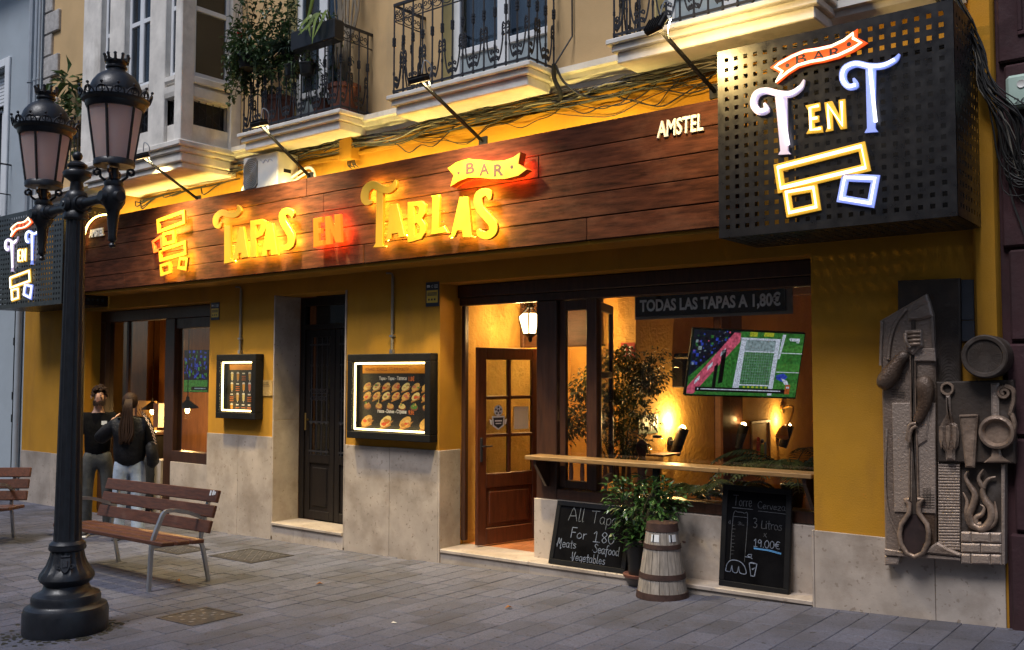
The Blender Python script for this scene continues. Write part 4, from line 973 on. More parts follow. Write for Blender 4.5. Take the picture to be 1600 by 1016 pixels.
# ---- perforated sign boxes with neon
def perf(mb, o, u, v, W, H, n, m, mu, mv, h, t):
    """sheet of thickness t from o along u (W) and v (H) with n x m square holes"""
    o = Vector(o); u = Vector(u); v = Vector(v); nn = u.cross(v)*t
    pu = (W-2*mu)/n; pv = (H-2*mv)/m
    U = [0, mu]; V = [0, mv]
    def quad(a, b, c, d):
        mb.add([o+u*a+v*c, o+u*b+v*c, o+u*b+v*d, o+u*a+v*d], [(0, 1, 2, 3)])
        mb.add([o+u*a+v*c+nn, o+u*b+v*c+nn, o+u*b+v*d+nn, o+u*a+v*d+nn], [(3, 2, 1, 0)])
    quad(0, W, 0, mv); quad(0, W, H-mv, H); quad(0, mu, mv, H-mv); quad(W-mu, W, mv, H-mv)
    for i in range(n):
        for j in range(m):
            a = mu+i*pu; b = a+pu; c = mv+j*pv; d = c+pv; a1 = (a+b-h)/2; b1 = (a+b+h)/2; c1 = (c+d-h)/2; d1 = (c+d+h)/2
            ov = [(a, c), (b, c), (b, d), (a, d), (a1, c1), (b1, c1), (b1, d1), (a1, d1)]
            vs = [o+u*x+v*y for x, y in ov]+[o+u*x+v*y+nn for x, y in ov]
            fs = []
            for k in range(4):
                l = (k+1) % 4; fs += [(k, l, 4+l, 4+k), (8+l, 8+k, 12+k, 12+l), (4+k, 4+l, 12+l, 12+k)]
            mb.add(vs, fs)
NE = dict(white=glow('neon_white', (.90, .84, 1.0), 1.3), blue=glow('neon_blue', (.80, .84, 1.0), 1.3), warm=glow('neon_warm', (1.0, .80, .42), 2.2), ribbon=glow('neon_ribbon', (1.0, .72, .40), 1.8))
lt_white = glow('acrylic_white', (.62, .52, .80), .22, (.60, .54, .68)); lt_blue = glow('acrylic_blue', (.25, .33, .95), .40, (.26, .34, .75)); lt_gold = glow('acrylic_gold', (.90, .50, .04), .28, (.60, .34, .05)); lt_red = glow('acrylic_red', (1.0, .10, .01), .50, (.66, .07, .015))
def sign_box(label, x0, x1, y0, z0, z1):
    t = thing('perforated_sign_box', label, 'sign box', (x0, 0, z0), 0, None)
    W = x1-x0; H = z1-z0
    n = round(W/.0765); m = round(H/.0775)
    q = MB(); perf(q, (x0, y0, z0), (1, 0, 0), (0, 0, 1), W, H, n, m, .035, .04, .031, .003); q.build('front_panel', sheet_m, t, recalc=False)
    D = -y0-.015; ns_ = round(D/.0775)
    q = MB(); perf(q, (x1-.001, y0+.004, z0+.004), (0, 1, 0), (0, 0, 1), D-.004, H-.008, ns_, m, .04, .04, .031, .003); q.build('side_panel', sheet_m, t, recalc=False)
    q = MB(); perf(q, (x0+.004, y0+.004, z0+.004), (0, 1, 0), (0, 0, 1), D-.004, H-.008, ns_, m, .04, .04, .031, .003); q.build('side_panel', sheet_m, t, recalc=False)
    q = MB(); perf(q, (x0+.005, y0+.004, z0), (1, 0, 0), (0, 1, 0), W-.01, D-.004, n, ns_, .035, .04, .031, .003); q.build('bottom_panel', sheet_m, t, recalc=False)
    for x in (x0+.03, x1-.05):
        for zz in (z0+.03, z1-.05): MB().box(x, x+.025, y0+.02, -.002, zz, zz+.025).build('strut', black_m, t)
    for zz in (z0+.05, z1-.08): MB().box(x0+.03, x1-.03, -.060, -.035, zz, zz+.025).build('wall_rail', black_m, t)
    MB().box(x0+W*.20, x1-.05, -.019, -.010, z0+.03, z1-.03).build('shade_sheet', black_m, t)  # black sheet added over the wall, standing in for shade behind the holes
    return t
s1 = sign_box('big black perforated sign box with neon bar emblem above the stone relief', -3.07, -1.46, -.67, 2.742, 4.115)
s2 = sign_box('black perforated sign box with small neon emblem, partly hidden by the lamp post', -14.75, -12.72, -.67, 2.70, 4.08)
def neon(t, pts, PX, Y):
    """the emblem, traced once and set on each box; PX maps the tracing onto the front"""
    def poly(P): return [(q.x, q.z) for q in (PX(x, y) for x, y in P)]
    def P3(P, y): return [(x, y, z) for x, z in poly(P)]
    k = PX.k
    # ribbon with BAR
    rb_ = [(316, 270), (345, 248), (400, 218), (450, 198), (505, 190), (560, 178), (610, 155), (662, 116), (660, 150), (702, 172), (650, 205), (590, 232), (530, 248), (480, 256), (430, 270), (390, 295), (342, 334), (352, 290)]
    q = MB().prism(poly(rb_), Y-.020, Y-.004); pl = q.build('ribbon_plate', lt_red, t)
    q = MB(); q.tube(P3([(352+(x-352)*.97+4, y+0) for x, y in inset2(rb_, 9)], Y-.030), .0095*k, 6, True); q.build('neon_tube', NE['ribbon'], pl, smooth=60)
    q = MB()
    for ch, x0, x1, ya, yb in (('B', 422, 456, 252, 218), ('A', 488, 528, 240, 203), ('R', 556, 592, 228, 192)):
        a, b = poly([(x0, ya), (x1, yb)]); q = MB(); text(q, ch, a[0]-.008, a[1]-.008, b[0]+.008, b[1]+.008, Y-.0215, bold=.01); q.build('ribbon_letter', blk2, pl)
    for x, y in ((384, 262), (628, 178)):
        c = poly([(x, y)])[0]; q = MB(); q.add([(c[0]+.016*k*math.cos(2*math.pi*i/10), Y-.0215, c[1]+.016*k*math.sin(2*math.pi*i/10)) for i in range(10)], [tuple(range(10))])
        q.build('ribbon_dot', blk2, pl)
    def bigT(sw, st, plate, tube, ww):
        q = MB(); q.prism(poly(strokepoly(smoothpts2(sw), interp(ww, len(sw)))), Y-.022, Y-.004); q.prism(poly(st), Y-.0205, Y-.0045)
        pl = q.build('letter_plate', plate, t); cx = (st[0][0]+st[1][0])/2; cb = (st[2][0]+st[3][0])/2
        q = MB(); q.tube(P3(smoothpts2(sw[1:-1]), Y-.031), .0115*k, 6); q.tube(P3([(cx, st[0][1]+12), (cb, st[2][1]-22)], Y-.0325), .0115*k, 6); q.build('neon_tube', tube, pl, smooth=60)
    bigT([(292, 410), (300, 438), (270, 444), (250, 415), (262, 375), (300, 362), (345, 372), (395, 375), (435, 350), (450, 318)], [(334, 372), (382, 370), (386, 600), (396, 612), (348, 615), (356, 600)], lt_white, NE['white'], [4, 13, 14, 14, 14, 13, 13, 13, 10, 3])
    bigT([(646, 312), (655, 340), (625, 345), (604, 315), (612, 275), (655, 255), (710, 265), (765, 262), (810, 240), (828, 216)], [(694, 262), (734, 260), (732, 510), (742, 524), (690, 528), (700, 510)], lt_blue, NE['blue'], [4, 12, 13, 14, 14, 13, 13, 12, 10, 3])
    # EN
    def flat(P, lines, plate=lt_gold, tube=NE['warm']):
        pl = MB().prism(poly(P), Y-.016, Y-.004).build('letter_plate', plate, t)
        q = MB()
        for L in lines: q.tube(P3(L, Y-.024), .0088*k, 6)
        q.build('neon_tube', tube, pl, smooth=60)
    flat([(454, 420), (512, 408), (514, 438), (490, 444), (490, 462), (508, 460), (508, 484), (490, 488), (492, 506), (520, 500), (524, 526), (458, 532), (470, 510), (466, 440)], [[(508, 422), (474, 430), (478, 518), (516, 512)], [(476, 474), (502, 470)]])
    flat([(530, 408), (560, 402), (590, 462), (586, 398), (612, 394), (618, 510), (594, 514), (560, 446), (564, 518), (534, 524), (542, 505)], [[(550, 512), (544, 418), (603, 500), (599, 406)]])
    def frame(P, plate, tube, ww):
        O = P; I = inset2(P, ww); n = 4; q = MB()
        for i in range(n):
            j = (i+1) % n; q.prism(poly([O[i], O[j], I[j], I[i]]), Y-.016, Y-.004)
        pl = q.build('emblem_board', plate, t)
        q = MB(); q.tube(P3(inset2(P, ww*.5), Y-.024), .0115*k, 6, True); q.build('neon_tube', tube, pl, smooth=60)
    frame([(328, 655), (690, 562), (714, 678), (345, 768)], lt_gold, NE['warm'], 32)
    frame([(362, 752), (500, 728), (516, 834), (380, 864)], lt_gold, NE['warm'], 30)
    frame([(600, 690), (750, 696), (726, 826), (578, 802)], lt_blue, NE['white'], 30)
def inset2(P, c):
    A = sum(P[i][0]*P[(i+1) % len(P)][1]-P[(i+1) % len(P)][0]*P[i][1] for i in range(len(P)))
    return inset(P, c if A > 0 else -c)
class Map1:
    k = 1.0
    def __call__(s, x, y): return at(1080+x/2.5404, y/2.5404, -.68)
class Map2:
    k = .95
    def __init__(s):
        # same emblem, moved along the street to the other box
        a = at(1080+545/2.5404, 490/2.5404, -.68); s.o = a; s.c = at(36, 404, -.68)
    def __call__(s, x, y):
        p = at(1080+x/2.5404, y/2.5404, -.68); return s.c+(p-s.o)*1.0
neon(s1, None, Map1(), -.67); neon(s2, None, Map2(), -.67)
# power lead of the right box
STRIP = 13
# ---- flood lamps on arms
lens_m = glow('flood_lens', (1.0, .70, .28), 2.5)
def flood(label, x, yb, zb, ya, za, tgt=1.5, P_=48, spr=112, tx=0.0, fc=(1.0, .78, .38)):
    t = thing('flood_lamp', label, 'flood lamp', (x, yb, zb), 0, 'flood lamps on black arms along the sign')
    d = Vector((0, ya-yb, za-zb)); n = d.normalized()
    q = MB(); q.tube([(0, 0, 0), d], .017, 4); q.box(-.05, .05, -.012, .01, -.05, .05, .004); q.build('arm', black_m, t, world=False)
    aim = (Vector((0, .0, tgt))-Vector((0, ya, za))); aim.x = tx; aim.normalize()
    M_ = Matrix.Translation(d) @ aim.to_track_quat('-Z', 'X').to_matrix().to_4x4()
    q = MB(); q.M = M_; q.box(-.058, .058, -.085, .085, -.02, .028, .010)
    for k in range(6): q.box(-.052, .052, -.075+k*.028, -.067+k*.028, .027, .040)
    q.build('lamp_head', black_m, t, world=False)
    q = MB(); q.M = M_; q.box(-.048, .048, -.074, .074, -.0208, -.0203); q.build('lens', lens_m, t, world=False)
    q = MB(); q.tube(smoothpts([d+Vector((.03, 0, .06)), d+Vector((.08, -.02, .15)), d+Vector((.12, .02, .10)), d+Vector((.06, .06, -.02)), d*.8], 4), .006, 4); q.build('cable', pipe_m, t, world=False)
    L = bpy.data.lights.new('flood_light', 'AREA'); L.shape = 'RECTANGLE'; L.size = .12; L.size_y = .17; L.energy = P_; L.color = fc; L.spread = R(spr)
    o = bpy.data.objects.new('flood_light', L); COL.objects.link(o); o.parent = t; o.matrix_local = M_ @ Matrix.Translation((0, 0, -.03))
flood('flood lamp on a slanted arm under the bay window', -10.19, -.27, 3.89, -1.03, 4.283)
flood('flood lamp on a slanted arm above the white air conditioner', -8.096, -.27, 3.90, -.95, 4.34)
flood('flood lamp on a slanted arm in front of the middle balcony', -5.641, -.27, 3.916, -1.13, 4.289)
flood('flood lamp on a slanted arm beside the big perforated sign box', -3.283, -.27, 3.95, -1.19, 4.209, 3.4, 19, 150, .45, (1.0, .68, .24))
# ---- the light strip hidden behind the top edge of the plank sign washes the wall above
ls_ = thing('light_strip', 'warm light strip along the top of the plank sign washing the ochre wall', 'light strip', (-7.8, -.27, 3.84))
MB().box(-12.5, -3.2, -.285, -.255, 3.836, 3.846).build('housing', steel_m, ls_)
for k in range(4):
    L = bpy.data.lights.new('strip_light', 'AREA'); L.shape = 'RECTANGLE'; L.size = 2.1; L.size_y = .03; L.energy = STRIP; L.color = (1.0, .74, .22)
    o = bpy.data.objects.new('strip_light', L); COL.objects.link(o); o.parent = ls_; o.location = (2.75-2.15*k, 0, .012)
    o.rotation_euler = Vector((0, .80, .60)).to_track_quat('-Z', 'Y').to_euler()
# ---- cables along the moulding
cb = thing('cable_bundle', 'tangled bundle of black cables running under the balcony moulding', 'cables', (-6, -.05, 4.2))
rc = random.Random(21)
cab_m = mat('black_cable', (.012, .011, .010), .6, var=.4, scale=8); cab2_m = mat('grey_cable', (.20, .18, .15), .6, var=.2)
for k in range(19):
    xs = sorted([rc.uniform(-13, -11) if k % 3 else rc.uniform(-9, -6), rc.uniform(-3.4, -2.2)]); n = int((xs[1]-xs[0])/.35)
    base = 4.235+rc.uniform(-.055, .045)
    P = [(xs[0]+(xs[1]-xs[0])*i/n, -.05-rc.random()*.09, base+rc.uniform(-.03, .03)-.02*math.sin(i*1.1+k)) for i in range(n+1)]
    MB().tube(smoothpts(P, 3), rc.uniform(.004, .009), 5).build('cable', cab2_m if k % 9 == 0 else cab_m, cb)
for k in range(12):
    x = rc.uniform(-7.5, -3.2); L = rc.uniform(.6, 1.8)
    P = [(x+L*i/6, -.04-rc.random()*.03, 4.19-rc.uniform(.08, .2)*math.sin(math.pi*i/6)) for i in range(7)]
    MB().tube(smoothpts(P, 3), rc.uniform(.004, .007), 4).build('cable', cab_m, cb)
for k in range(14):
    x = rc.uniform(-12, -10.3); q = MB(); q.tube(smoothpts([(x, -.05, 4.1), (x+.2, -.14, 4.0+rc.uniform(-.05, .1)), (x+.5, -.12, 4.08), (x+.8, -.05, 4.12)], 3), .008, 4); q.build('cable', cab_m, cb)
q = MB(); q.tube(smoothpts([(-4.88, -.2, 4.52), (-4.90, -.17, 4.40), (-4.86, -.12, 4.25), (-4.95, -.08, 4.18)], 4), .022, 6); q.tube(smoothpts([(-4.86, -.2, 4.50), (-4.80, -.16, 4.35), (-4.62, -.10, 4.2), (-4.4, -.06, 4.18)], 4), .012, 5); q.tube([(-4.88, -.2, 4.5), (-4.80, -.03, 4.8), (-4.82, -.02, 9)], .008, 4); q.build('cable', cab_m, cb)
cv = thing('cable_bundle', 'hanging tangle of cables beside the meter box right of the big sign box', 'cables', (-1.35, -.1, 3.5))
for k in range(30):
    a = rc.uniform(-.05, .05); b = rc.uniform(.0, .12)
    zb = rc.uniform(2.95, 3.25)
    P = [(-1.62+a, -.25, 4.35+a), (-1.52+a, -.2, 4.12), (-1.44+a*.6, -.16, 3.9), (-1.38+a, -.14-b*.4, 3.66), (-1.30+a+b, -.13-b*.5, 3.4), (-1.28+b, -.12, zb), (-1.15+b, -.13, zb-.06+a), (-1.0+b, -.12, zb+.05), (-.9, -.1, zb+.12)]
    P = [(x+rc.uniform(-.035, .035), y+rc.uniform(-.025, .01), z+rc.uniform(-.02, .02)) for x, y, z in P]; MB().tube(smoothpts(P, 4), rc.uniform(.003, .0065), 5).build('cable', cab2_m if k % 15 == 7 else cab_m, cv)
q = MB(); q.tube(smoothpts([(-1.28, -.09, 3.1), (-1.26, -.08, 2.9), (-1.18, -.08, 2.6), (-1.16, -.08, 2.2)], 4), .007, 4); q.build('cable', cab_m, cv)
mbx = thing('meter_box', 'pale green wall box with a round lock and stamped digits on the burgundy wall', 'meter box', (-1.1, -.06, 3.38))
a = atx(1578, 130, -1.27); q = MB().box(-1.275, -.92, -.14, -.046, 3.50, 3.72, .02); q.build('case', mat('meter_box_paint', (.42, .55, .47), .5, var=.1), mbx, smooth=30)
q = MB(); q.M = Matrix.Translation((-1.18, -.141, 3.65)) @ Matrix.Rotation(R(90), 4, 'X'); q.lathe([(.028, 0), (.026, .006), (.02, .003)], 14); q.build('lock', cream_m, mbx, smooth=30)
q = MB(); text(q, '260', -1.225, 3.525, -1.115, 3.56, -.1415); q.build('stamped_digits', blk2, mbx)
# ---- air conditioner, junction box, conduits, notices, plaque
ac = thing('air_conditioner', 'white outdoor air conditioner unit behind the plank sign under the planted balcony', 'air conditioner', (-8.8, -.2, 3.86))
q = MB().box(-9.20, -8.57, -.345, -.05, 3.845, 4.245, .012); q.build('case', cream_m, ac, smooth=30)
q = MB(); q.prism([(-9.17+.25*u, 3.875+.345*v) for u, v in ((.12, 0), (.85, 0), (1, .12), (1, .88), (.85, 1), (.3, 1), (0, .8), (0, .12))], -.357, -.346, .003); q.build('grille_plate', mat('grille_grey', (.20, .19, .17), .5), ac)
q = MB()
for k in range(7): q.M = Matrix.Translation((-9.045, -.3595, 4.045)) @ Matrix.Rotation(R(90), 4, 'X'); r_ = .02+k*.022; q.tube([(min(.11, max(-.11, r_*math.cos(2*math.pi*i/20))), r_*1.0*math.sin(2*math.pi*i/20), 0) for i in range(20)], .003, 4, True)
q.build('fan_guard', steel_m, ac)
q = MB(); q.tube(smoothpts([(-8.88+.22*i/8, -.347, 4.16+.02*math.sin(i*2.2)+.02*(i == 0)) for i in range(9)], 3), .004, 4); q.build('script_mark', mat('faded_print', (.30, .32, .42), .6), ac)
MB().box(-8.5695, -8.565, -.26, -.16, 4.02, 4.06).build('handle_recess', black_m, ac); q = MB().prism([(0, 0), (.0, 0), (0, 0)], 0, 0) if False else MB()
q.tube(smoothpts([(-8.56, -.15, 3.98), (-8.30, -.15, 4.05), (-8.22, -.12, 4.0), (-8.2, -.1, 3.8)], 4), .018, 6); q.tube(smoothpts([(-8.56, -.12, 3.94), (-8.33, -.12, 4.0), (-8.27, -.12, 3.95), (-8.25, -.1, 3.78)], 4), .014, 6); q.build('hose', cream_m, ac, smooth=60)
q = MB(); q.tube(smoothpts([(-9.20, -.2, 4.0), (-9.3, -.2, 4.02), (-9.42, -.2, 3.9), (-9.45, -.2, 3.7)], 4), .014, 6); q.build('hose', cream_m, ac, smooth=60)
jb = thing('junction_box', 'ochre painted junction box on the bright wall above the plank sign', 'junction box', (-7.70, -.06, 4.04))
MB().box(-7.79, -7.60, -.14, -.002, 4.06, 4.34, .010).build('case', yellow_m, jb, smooth=30)
q = MB()
for k in range(6): q.tube(smoothpts([(-7.72+.02*k, -.07, 4.06), (-7.72+.025*k, -.07, 4.02-.01*(k % 3)), (-7.70+.03*k, -.06, 3.99-.02*(k % 2))], 3), .006, 4)
q.build('cable', cab_m, jb)
def conduit(label, x, z0, z1):
    t = thing('conduit', label, 'conduit', (x, -.02, z0)); q = MB(); q.cyl((x, -.022, z0), (x, -.022, z1-.04), .016, n=8); q.tube(smoothpts([(x, -.022, z1-.04), (x-.01, -.03, z1), (x-.06, -.06, z1+.005)], 3), .012, 6); q.build('pipe', mat('conduit_grey', (.20, .17, .12), .5) if 'conduit_grey' not in bpy.data.materials else bpy.data.materials['conduit_grey'], t, smooth=50)
    q = MB(); q.box(x-.026, x+.026, -.042, -.002, z0+.17, z0+.19); q.box(x-.02, x+.02, -.042, -.002, z0+.0, z0+.04); q.build('clip', steel_m, t)
a = at(376, 550, 0); conduit('thin grey conduit running down to the narrow drinks menu case', a.x+.02, 2.0, 2.80)
a = at(613, 550, 0); conduit('thin grey conduit running down to the wide tapas menu case', a.x+.02, 1.97, 2.80)
notice_y = mat('notice_yellow', (.62, .42, .04), .5, var=.05)
def notice(label, x0, x1, z0, z1):
    t = thing('notice_plate', label, 'notice', ((x0+x1)/2, 0, z0)); MB().box(x0, x1, -.008, -.001, z0, z1, .001).build('plate', mat('notice_dark', (.02, .022, .03), .5) if 'notice_dark' not in bpy.data.materials else bpy.data.materials['notice_dark'], t)
    w_ = x1-x0; h_ = z1-z0
    MB().box(x0+.08*w_, x1-.08*w_, -.0095, -.0082, z0+.15*h_, z0+.66*h_).build('yellow_field', notice_y, t)
    q = MB()
    for k in range(3): q.box(x0+.14*w_, x1-.14*w_, -.0103, -.0097, z0+(.54-.05*k)*h_, z0+(.57-.05*k)*h_)
    for k in range(3): q.box(x0+(.2+.22*k)*w_, x0+(.32+.22*k)*w_, -.0103, -.0097, z0+.24*h_, z0+.32*h_)
    q.build('small_print', blk2, t)
    q = MB(); text(q, 'm', x0+.1*w_, z0+.78*h_, x0+.32*w_, z0+.88*h_, -.0085, bold=.05)
    q.tube([(x0+.5*w_+.07*w_*math.cos(k*.7), -.0085, z0+.82*h_+.07*w_*math.sin(k*.7)) for k in range(9)], .0015, 4)
    for k in range(3): q.box(x0+.65*w_, x1-.08*w_, -.0092, -.0083, z0+(.76+.05*k)*h_, z0+(.775+.05*k)*h_)
    q.build('white_print', white_m, t)
notice('small black and yellow notice at the corner of the left shop window', -10.275, -10.10, 2.425, 2.64)
notice('small black and yellow notice on the wall beside the open bar entrance', -6.61, -6.43, 2.435, 2.68)
pl = thing('wall_plaque', 'small clear plate on the ochre wall between the narrow menu case and the dark portal', 'plaque', (-9.15, 0, 1.5))
MB().box(-9.27, -9.035, -.010, -.004, 1.50, 1.685, .001).build('plate', mat('plaque_plate', (.42, .27, .10), .25), pl)
q = MB()
for x in (-9.258, -9.047):
    for z in (1.512, 1.673): MB().cyl((x, -.016, z), (x, -.003, z), .006, n=6).build('screw', brass_m, pl)
q = MB()
for k in range(3): q.box(-9.23, -9.12+.02*k, -.0115, -.0102, 1.65-.018*k, 1.655-.018*k)
q.build('engraving', blk2, pl)
# ---- lit menu cases
tube_m = glow('menu_tube', (1.0, .70, .26), 7)
foods = [('bread', (.62, .34, .08)), ('crust', (.42, .17, .03)), ('cheese', (.70, .52, .18)), ('tomato', (.55, .07, .02)), ('greens', (.10, .22, .04)), ('board', (.40, .18, .05)), ('ham', (.50, .14, .07)), ('bowl', (.22, .07, .03))]
fm = [mat('print_'+n, c_, .5, var=.25, scale=60) for n, c_ in foods]
pb_m = mat('poster_black', (.014, .011, .010), .5, var=.2); po_m = mat('poster_orange', (.62, .26, .02), .5, var=.05); pw_m = mat('poster_white', (.75, .68, .58), .5, var=.03); pr_m = mat('poster_red', (.62, .14, .02), .5)
def case(name, label, x0, x1, z0, z1, dep):
    t = thing(name, label, 'menu case', ((x0+x1)/2, 0, z0)); fw = .075
    q = MB(); y0 = -dep
    for a in ((x0, x1, z1-fw, z1), (x0, x1, z0, z0+fw), (x0, x0+fw, z0+fw, z1-fw), (x1-fw, x1, z0+fw, z1-fw)): q.box(a[0], a[1], y0, -.001, a[2], a[3], .006)
    q.build('frame', black_m, t); xa, xb, za, zb = x0+fw, x1-fw, z0+fw, z1-fw
    MB().box(xa, xb, -.012, -.004, za, zb).build('poster', pb_m, t)
    q = MB(); y = y0+.028
    for a, b in (((xa+.02, zb-.022), (xb-.02, zb-.022)), ((xa+.022, za+.03), (xa+.022, zb-.03)), ((xa+.02, za+.022), (xb-.02, za+.022)), ): q.cyl((a[0], y, a[1]), (b[0], y, b[1]), .010, n=8)
    q.build('light_tube', tube_m, t)
    MB().box(xa, xb, y0+.004, y0+.008, za, zb).build('glass', glass_m, t)
    return t, xa, xb, za, zb
def tapa(q, x, z, s, k, rr):
    Y = -.0135
    q.prism([(x-s, z-s*.6), (x+s*.55, z-s*.15), (x+s, z+s*.25), (x-s*.5, z-s*.2)], Y, Y+.001, mi=5); q.prism([(x-s, z-s*.6), (x+s*.6, z-s*.12), (x+s*.6, z-s*.28), (x-s, z-s*.78)], Y-.0002, Y+.0008, mi=1)
    n = 10; q.prism([(x-.1*s+s*.85*math.cos(2*math.pi*i/n)*.95-.0*s, z+s*.12+s*.5*math.sin(2*math.pi*i/n)+s*.30*math.cos(2*math.pi*i/n)) for i in range(n)], Y-.0006, Y, mi=(0, 2, 0)[k % 3])
    for _ in range(4):
        a = rr.uniform(-.5, .45)*s; b = rr.uniform(-.1, .4)*s; m_ = rr.choice((3, 6, 4, 1, 2, 3, 6)); w_ = rr.uniform(.14, .3)*s
        q.prism([(x+a+w_*math.cos(2*math.pi*i/7)*1.3, z+b+.25*a+w_*.7*math.sin(2*math.pi*i/7)) for i in range(7)], Y-.0012-.0003*_, Y-.0006, mi=m_)
def bowl(q, x, z, s, k, rr):
    Y = -.0135; q.prism([(x+s*.8*math.cos(2*math.pi*i/12), z-s*.2+s*.48*math.sin(2*math.pi*i/12)) for i in range(12)], Y, Y+.001, mi=7)
    q.prism([(x+s*.66*math.cos(2*math.pi*i/12), z-s*.08+s*.36*math.sin(2*math.pi*i/12)) for i in range(12)], Y-.0006, Y, mi=(0, 2, 4, 0, 1, 0)[k % 6])
    for _ in range(5):
        a = rr.uniform(-.4, .4)*s; b = rr.uniform(-.1, .35)*s; w_ = rr.uniform(.12, .22)*s
        q.prism([(x+a+w_*math.cos(2*math.pi*i/6), z+b+w_*.8*math.sin(2*math.pi*i/6)) for i in range(6)], Y-.0012-.0002*_, Y-.0006, mi=rr.choice((0, 2, 4, 6, 0)))
    if k in (1, 3, 5): q.prism([(x-.05*s, z+.2*s), (x+.08*s, z+.2*s), (x+.05*s, z+1.0*s), (x-.0*s, z+1.0*s)], Y-.003, Y-.0024, mi=2)
rr = random.Random(4)
t, xa, xb, za, zb = case('menu_case', 'wide lit menu case with rows of pictured tapas right of the dark portal', -7.64, -6.44, 1.085, 1.965, .12)
W_ = xb-xa; H_ = zb-za
q = MB().box(xa+.05, xb, -.0145, -.0122, zb-.125, zb-.04); q.build('heading_band', po_m, t); q = MB(); text(q, 'HORARIO - SCHEDULE - \u0413\u0420\u0410\u0424\u0418\u041a \u0420\u041e\u0411\u041e\u0422\u0418', xa+.09, zb-.10, xb-.32, zb-.065, -.0150, bold=.02); q.build('heading', mat('poster_brown', (.20, .05, .01), .6), t)
q = MB(); text(q, 'Tapas - Tapas - \u0422\u0430\u043f\u0430\u0441\u0438', xa+.30, zb-.205, xa+.70, zb-.155, -.0125, bold=.03); text(q, 'Platos - Dishes - \u0421\u0442\u0440\u0430\u0432\u0438', xa+.28, zb-.545+.0, xa+.70, zb-.495, -.0125, bold=.03); q.build('subheading', pw_m, t)
q = MB(); text(q, '1.8\u20ac', xa+.73, zb-.205, xa+.81, zb-.155, -.0125, bold=.03); text(q, '9.9\u20ac', xa+.73, zb-.545, xa+.81, zb-.495, -.0125, bold=.03); q.build('price', pr_m, t)
for row, n, zz, s_, f in ((0, 7, .27, .072, tapa), (1, 7, .367, .072, tapa), (2, 6, .458, .070, bowl), (3, 4, .635, .105, tapa)):
    for i in range(n):
        q = MB(); f(q, xa+.13+(W_-.20)*i/(n-1), zb-zz, s_, i+row*2, rr); q.build('dish_picture', fm, t)
t, xa, xb, za, zb = case('menu_case', 'narrow lit menu case with pictured drinks left of the dark portal', -9.98, -9.21, 1.225, 1.99, .12)
W_ = xb-xa; H_ = zb-za
MB().box(xa+.05, xb, -.0145, -.0122, zb-.11, zb-.045).build('heading_band', po_m, t)
for r_ in range(4):
    for i in range(5):
        x = xa+.10+(W_-.16)*i/4; z = zb-.19-r_*.125
        q = MB()
        if (i+r_) % 3 == 2 or r_ == 3 and i % 2:
            q.box(x-.03, x+.02, -.0135, -.0122, z+.03, z+.045, 0, 1)
            for k in range(3): q.box(x-.04, x+.035, -.0135, -.0122, z-.0-k*.022, z+.008-k*.022, 0, 2)
            q.build('drink_list', [pw_m, pw_m, pr_m], t)
        else:
            q.prism([(x-.018, z-.04), (x+.018, z-.04), (x+.024, z+.04), (x-.024, z+.04)], -.0135, -.0122, mi=(0, 1, 2, 3)[(i*3+r_) % 4]); q.prism([(x-.026, z+.035), (x+.026, z+.035), (x+.018, z+.055), (x-.018, z+.055)], -.0142, -.0136, mi=4); q.box(x-.004, x+.004, -.0134, -.0122, z-.058, z-.04, 0, 4)
            q.build('drink_picture', [fm[2], fm[0], fm[6], po_m, pw_m], t)
# ================================================================== THINGS IN THE STREET
# ---- street lamp
LX, LYY = -6.86, -3.495; LZ = g(LX)
lamp = thing('street_lamp', 'black cast iron street lamp with two crowned lanterns on a fluted post', 'street lamp', (LX, LYY, LZ))
q = MB(); q.lathe([(.285, .0), (.288, .02), (.288, .15), (.275, .185), (.24, .20), (.232, .215), (.235, .245), (.225, .27), (.19, .285), (.165, .30), (.150, .335)], 40); q.build('drum_base', lamp_m, lamp, smooth=40, world=False)
q = MB(); q.lathe([(.150, .336), (.155, .345), (.178, .365), (.188, .385), (.186, .41), (.165, .44), (.140, .48), (.122, .53), (.112, .575)], 40, flute=.055, fl=(.40, .58)); q.build('bell_base', lamp_m, lamp, smooth=40, world=False)
q = MB(); q.lathe([(.112, .576), (.125, .585), (.128, .60), (.122, .615), (.125, .625), (.110, .64), (.098, .65)], 32); q.build('collar', lamp_m, lamp, smooth=40, world=False)
q = MB(); q.lathe([(.096, .651), (.094, .70), (.066, 2.96), (.064, 2.985)], 32, flute=.10, fl=(.69, 2.97)); q.build('shaft', lamp_m, lamp, smooth=28, world=False)
q = MB(); q.lathe([(.075, 2.986), (.088, 3.0), (.088, 3.03), (.075, 3.05), (.080, 3.08), (.080, 3.16), (.070, 3.19), (.050, 3.205), (.044, 3.27), (.060, 3.285), (.095, 3.31), (.100, 3.335), (.092, 3.35), (.058, 3.36), (.055, 3.375), (.07, 3.385), (.07, 3.40), (.045, 3.42), (.02, 3.43)], 24); q.ball((0, 0, 3.465), .036, 14, 8); q.build('finial', lamp_m, lamp, smooth=40, world=False)
TH = R(-3); AX = Vector((math.cos(TH), math.sin(TH), 0)); AS = .575
q = MB()
for sg in (1, -1):
    for a, b, r0, r1 in ((.06, .11, .062, .062), (.11, .15, .05, .036), (.15, .40, .034, .034), (.40, .44, .036, .05), (.44, .50, .056, .056)): q.cyl(AX*a*sg+Vector((0, 0, 3.10)), AX*b*sg+Vector((0, 0, 3.10)), r0, r1, n=16)
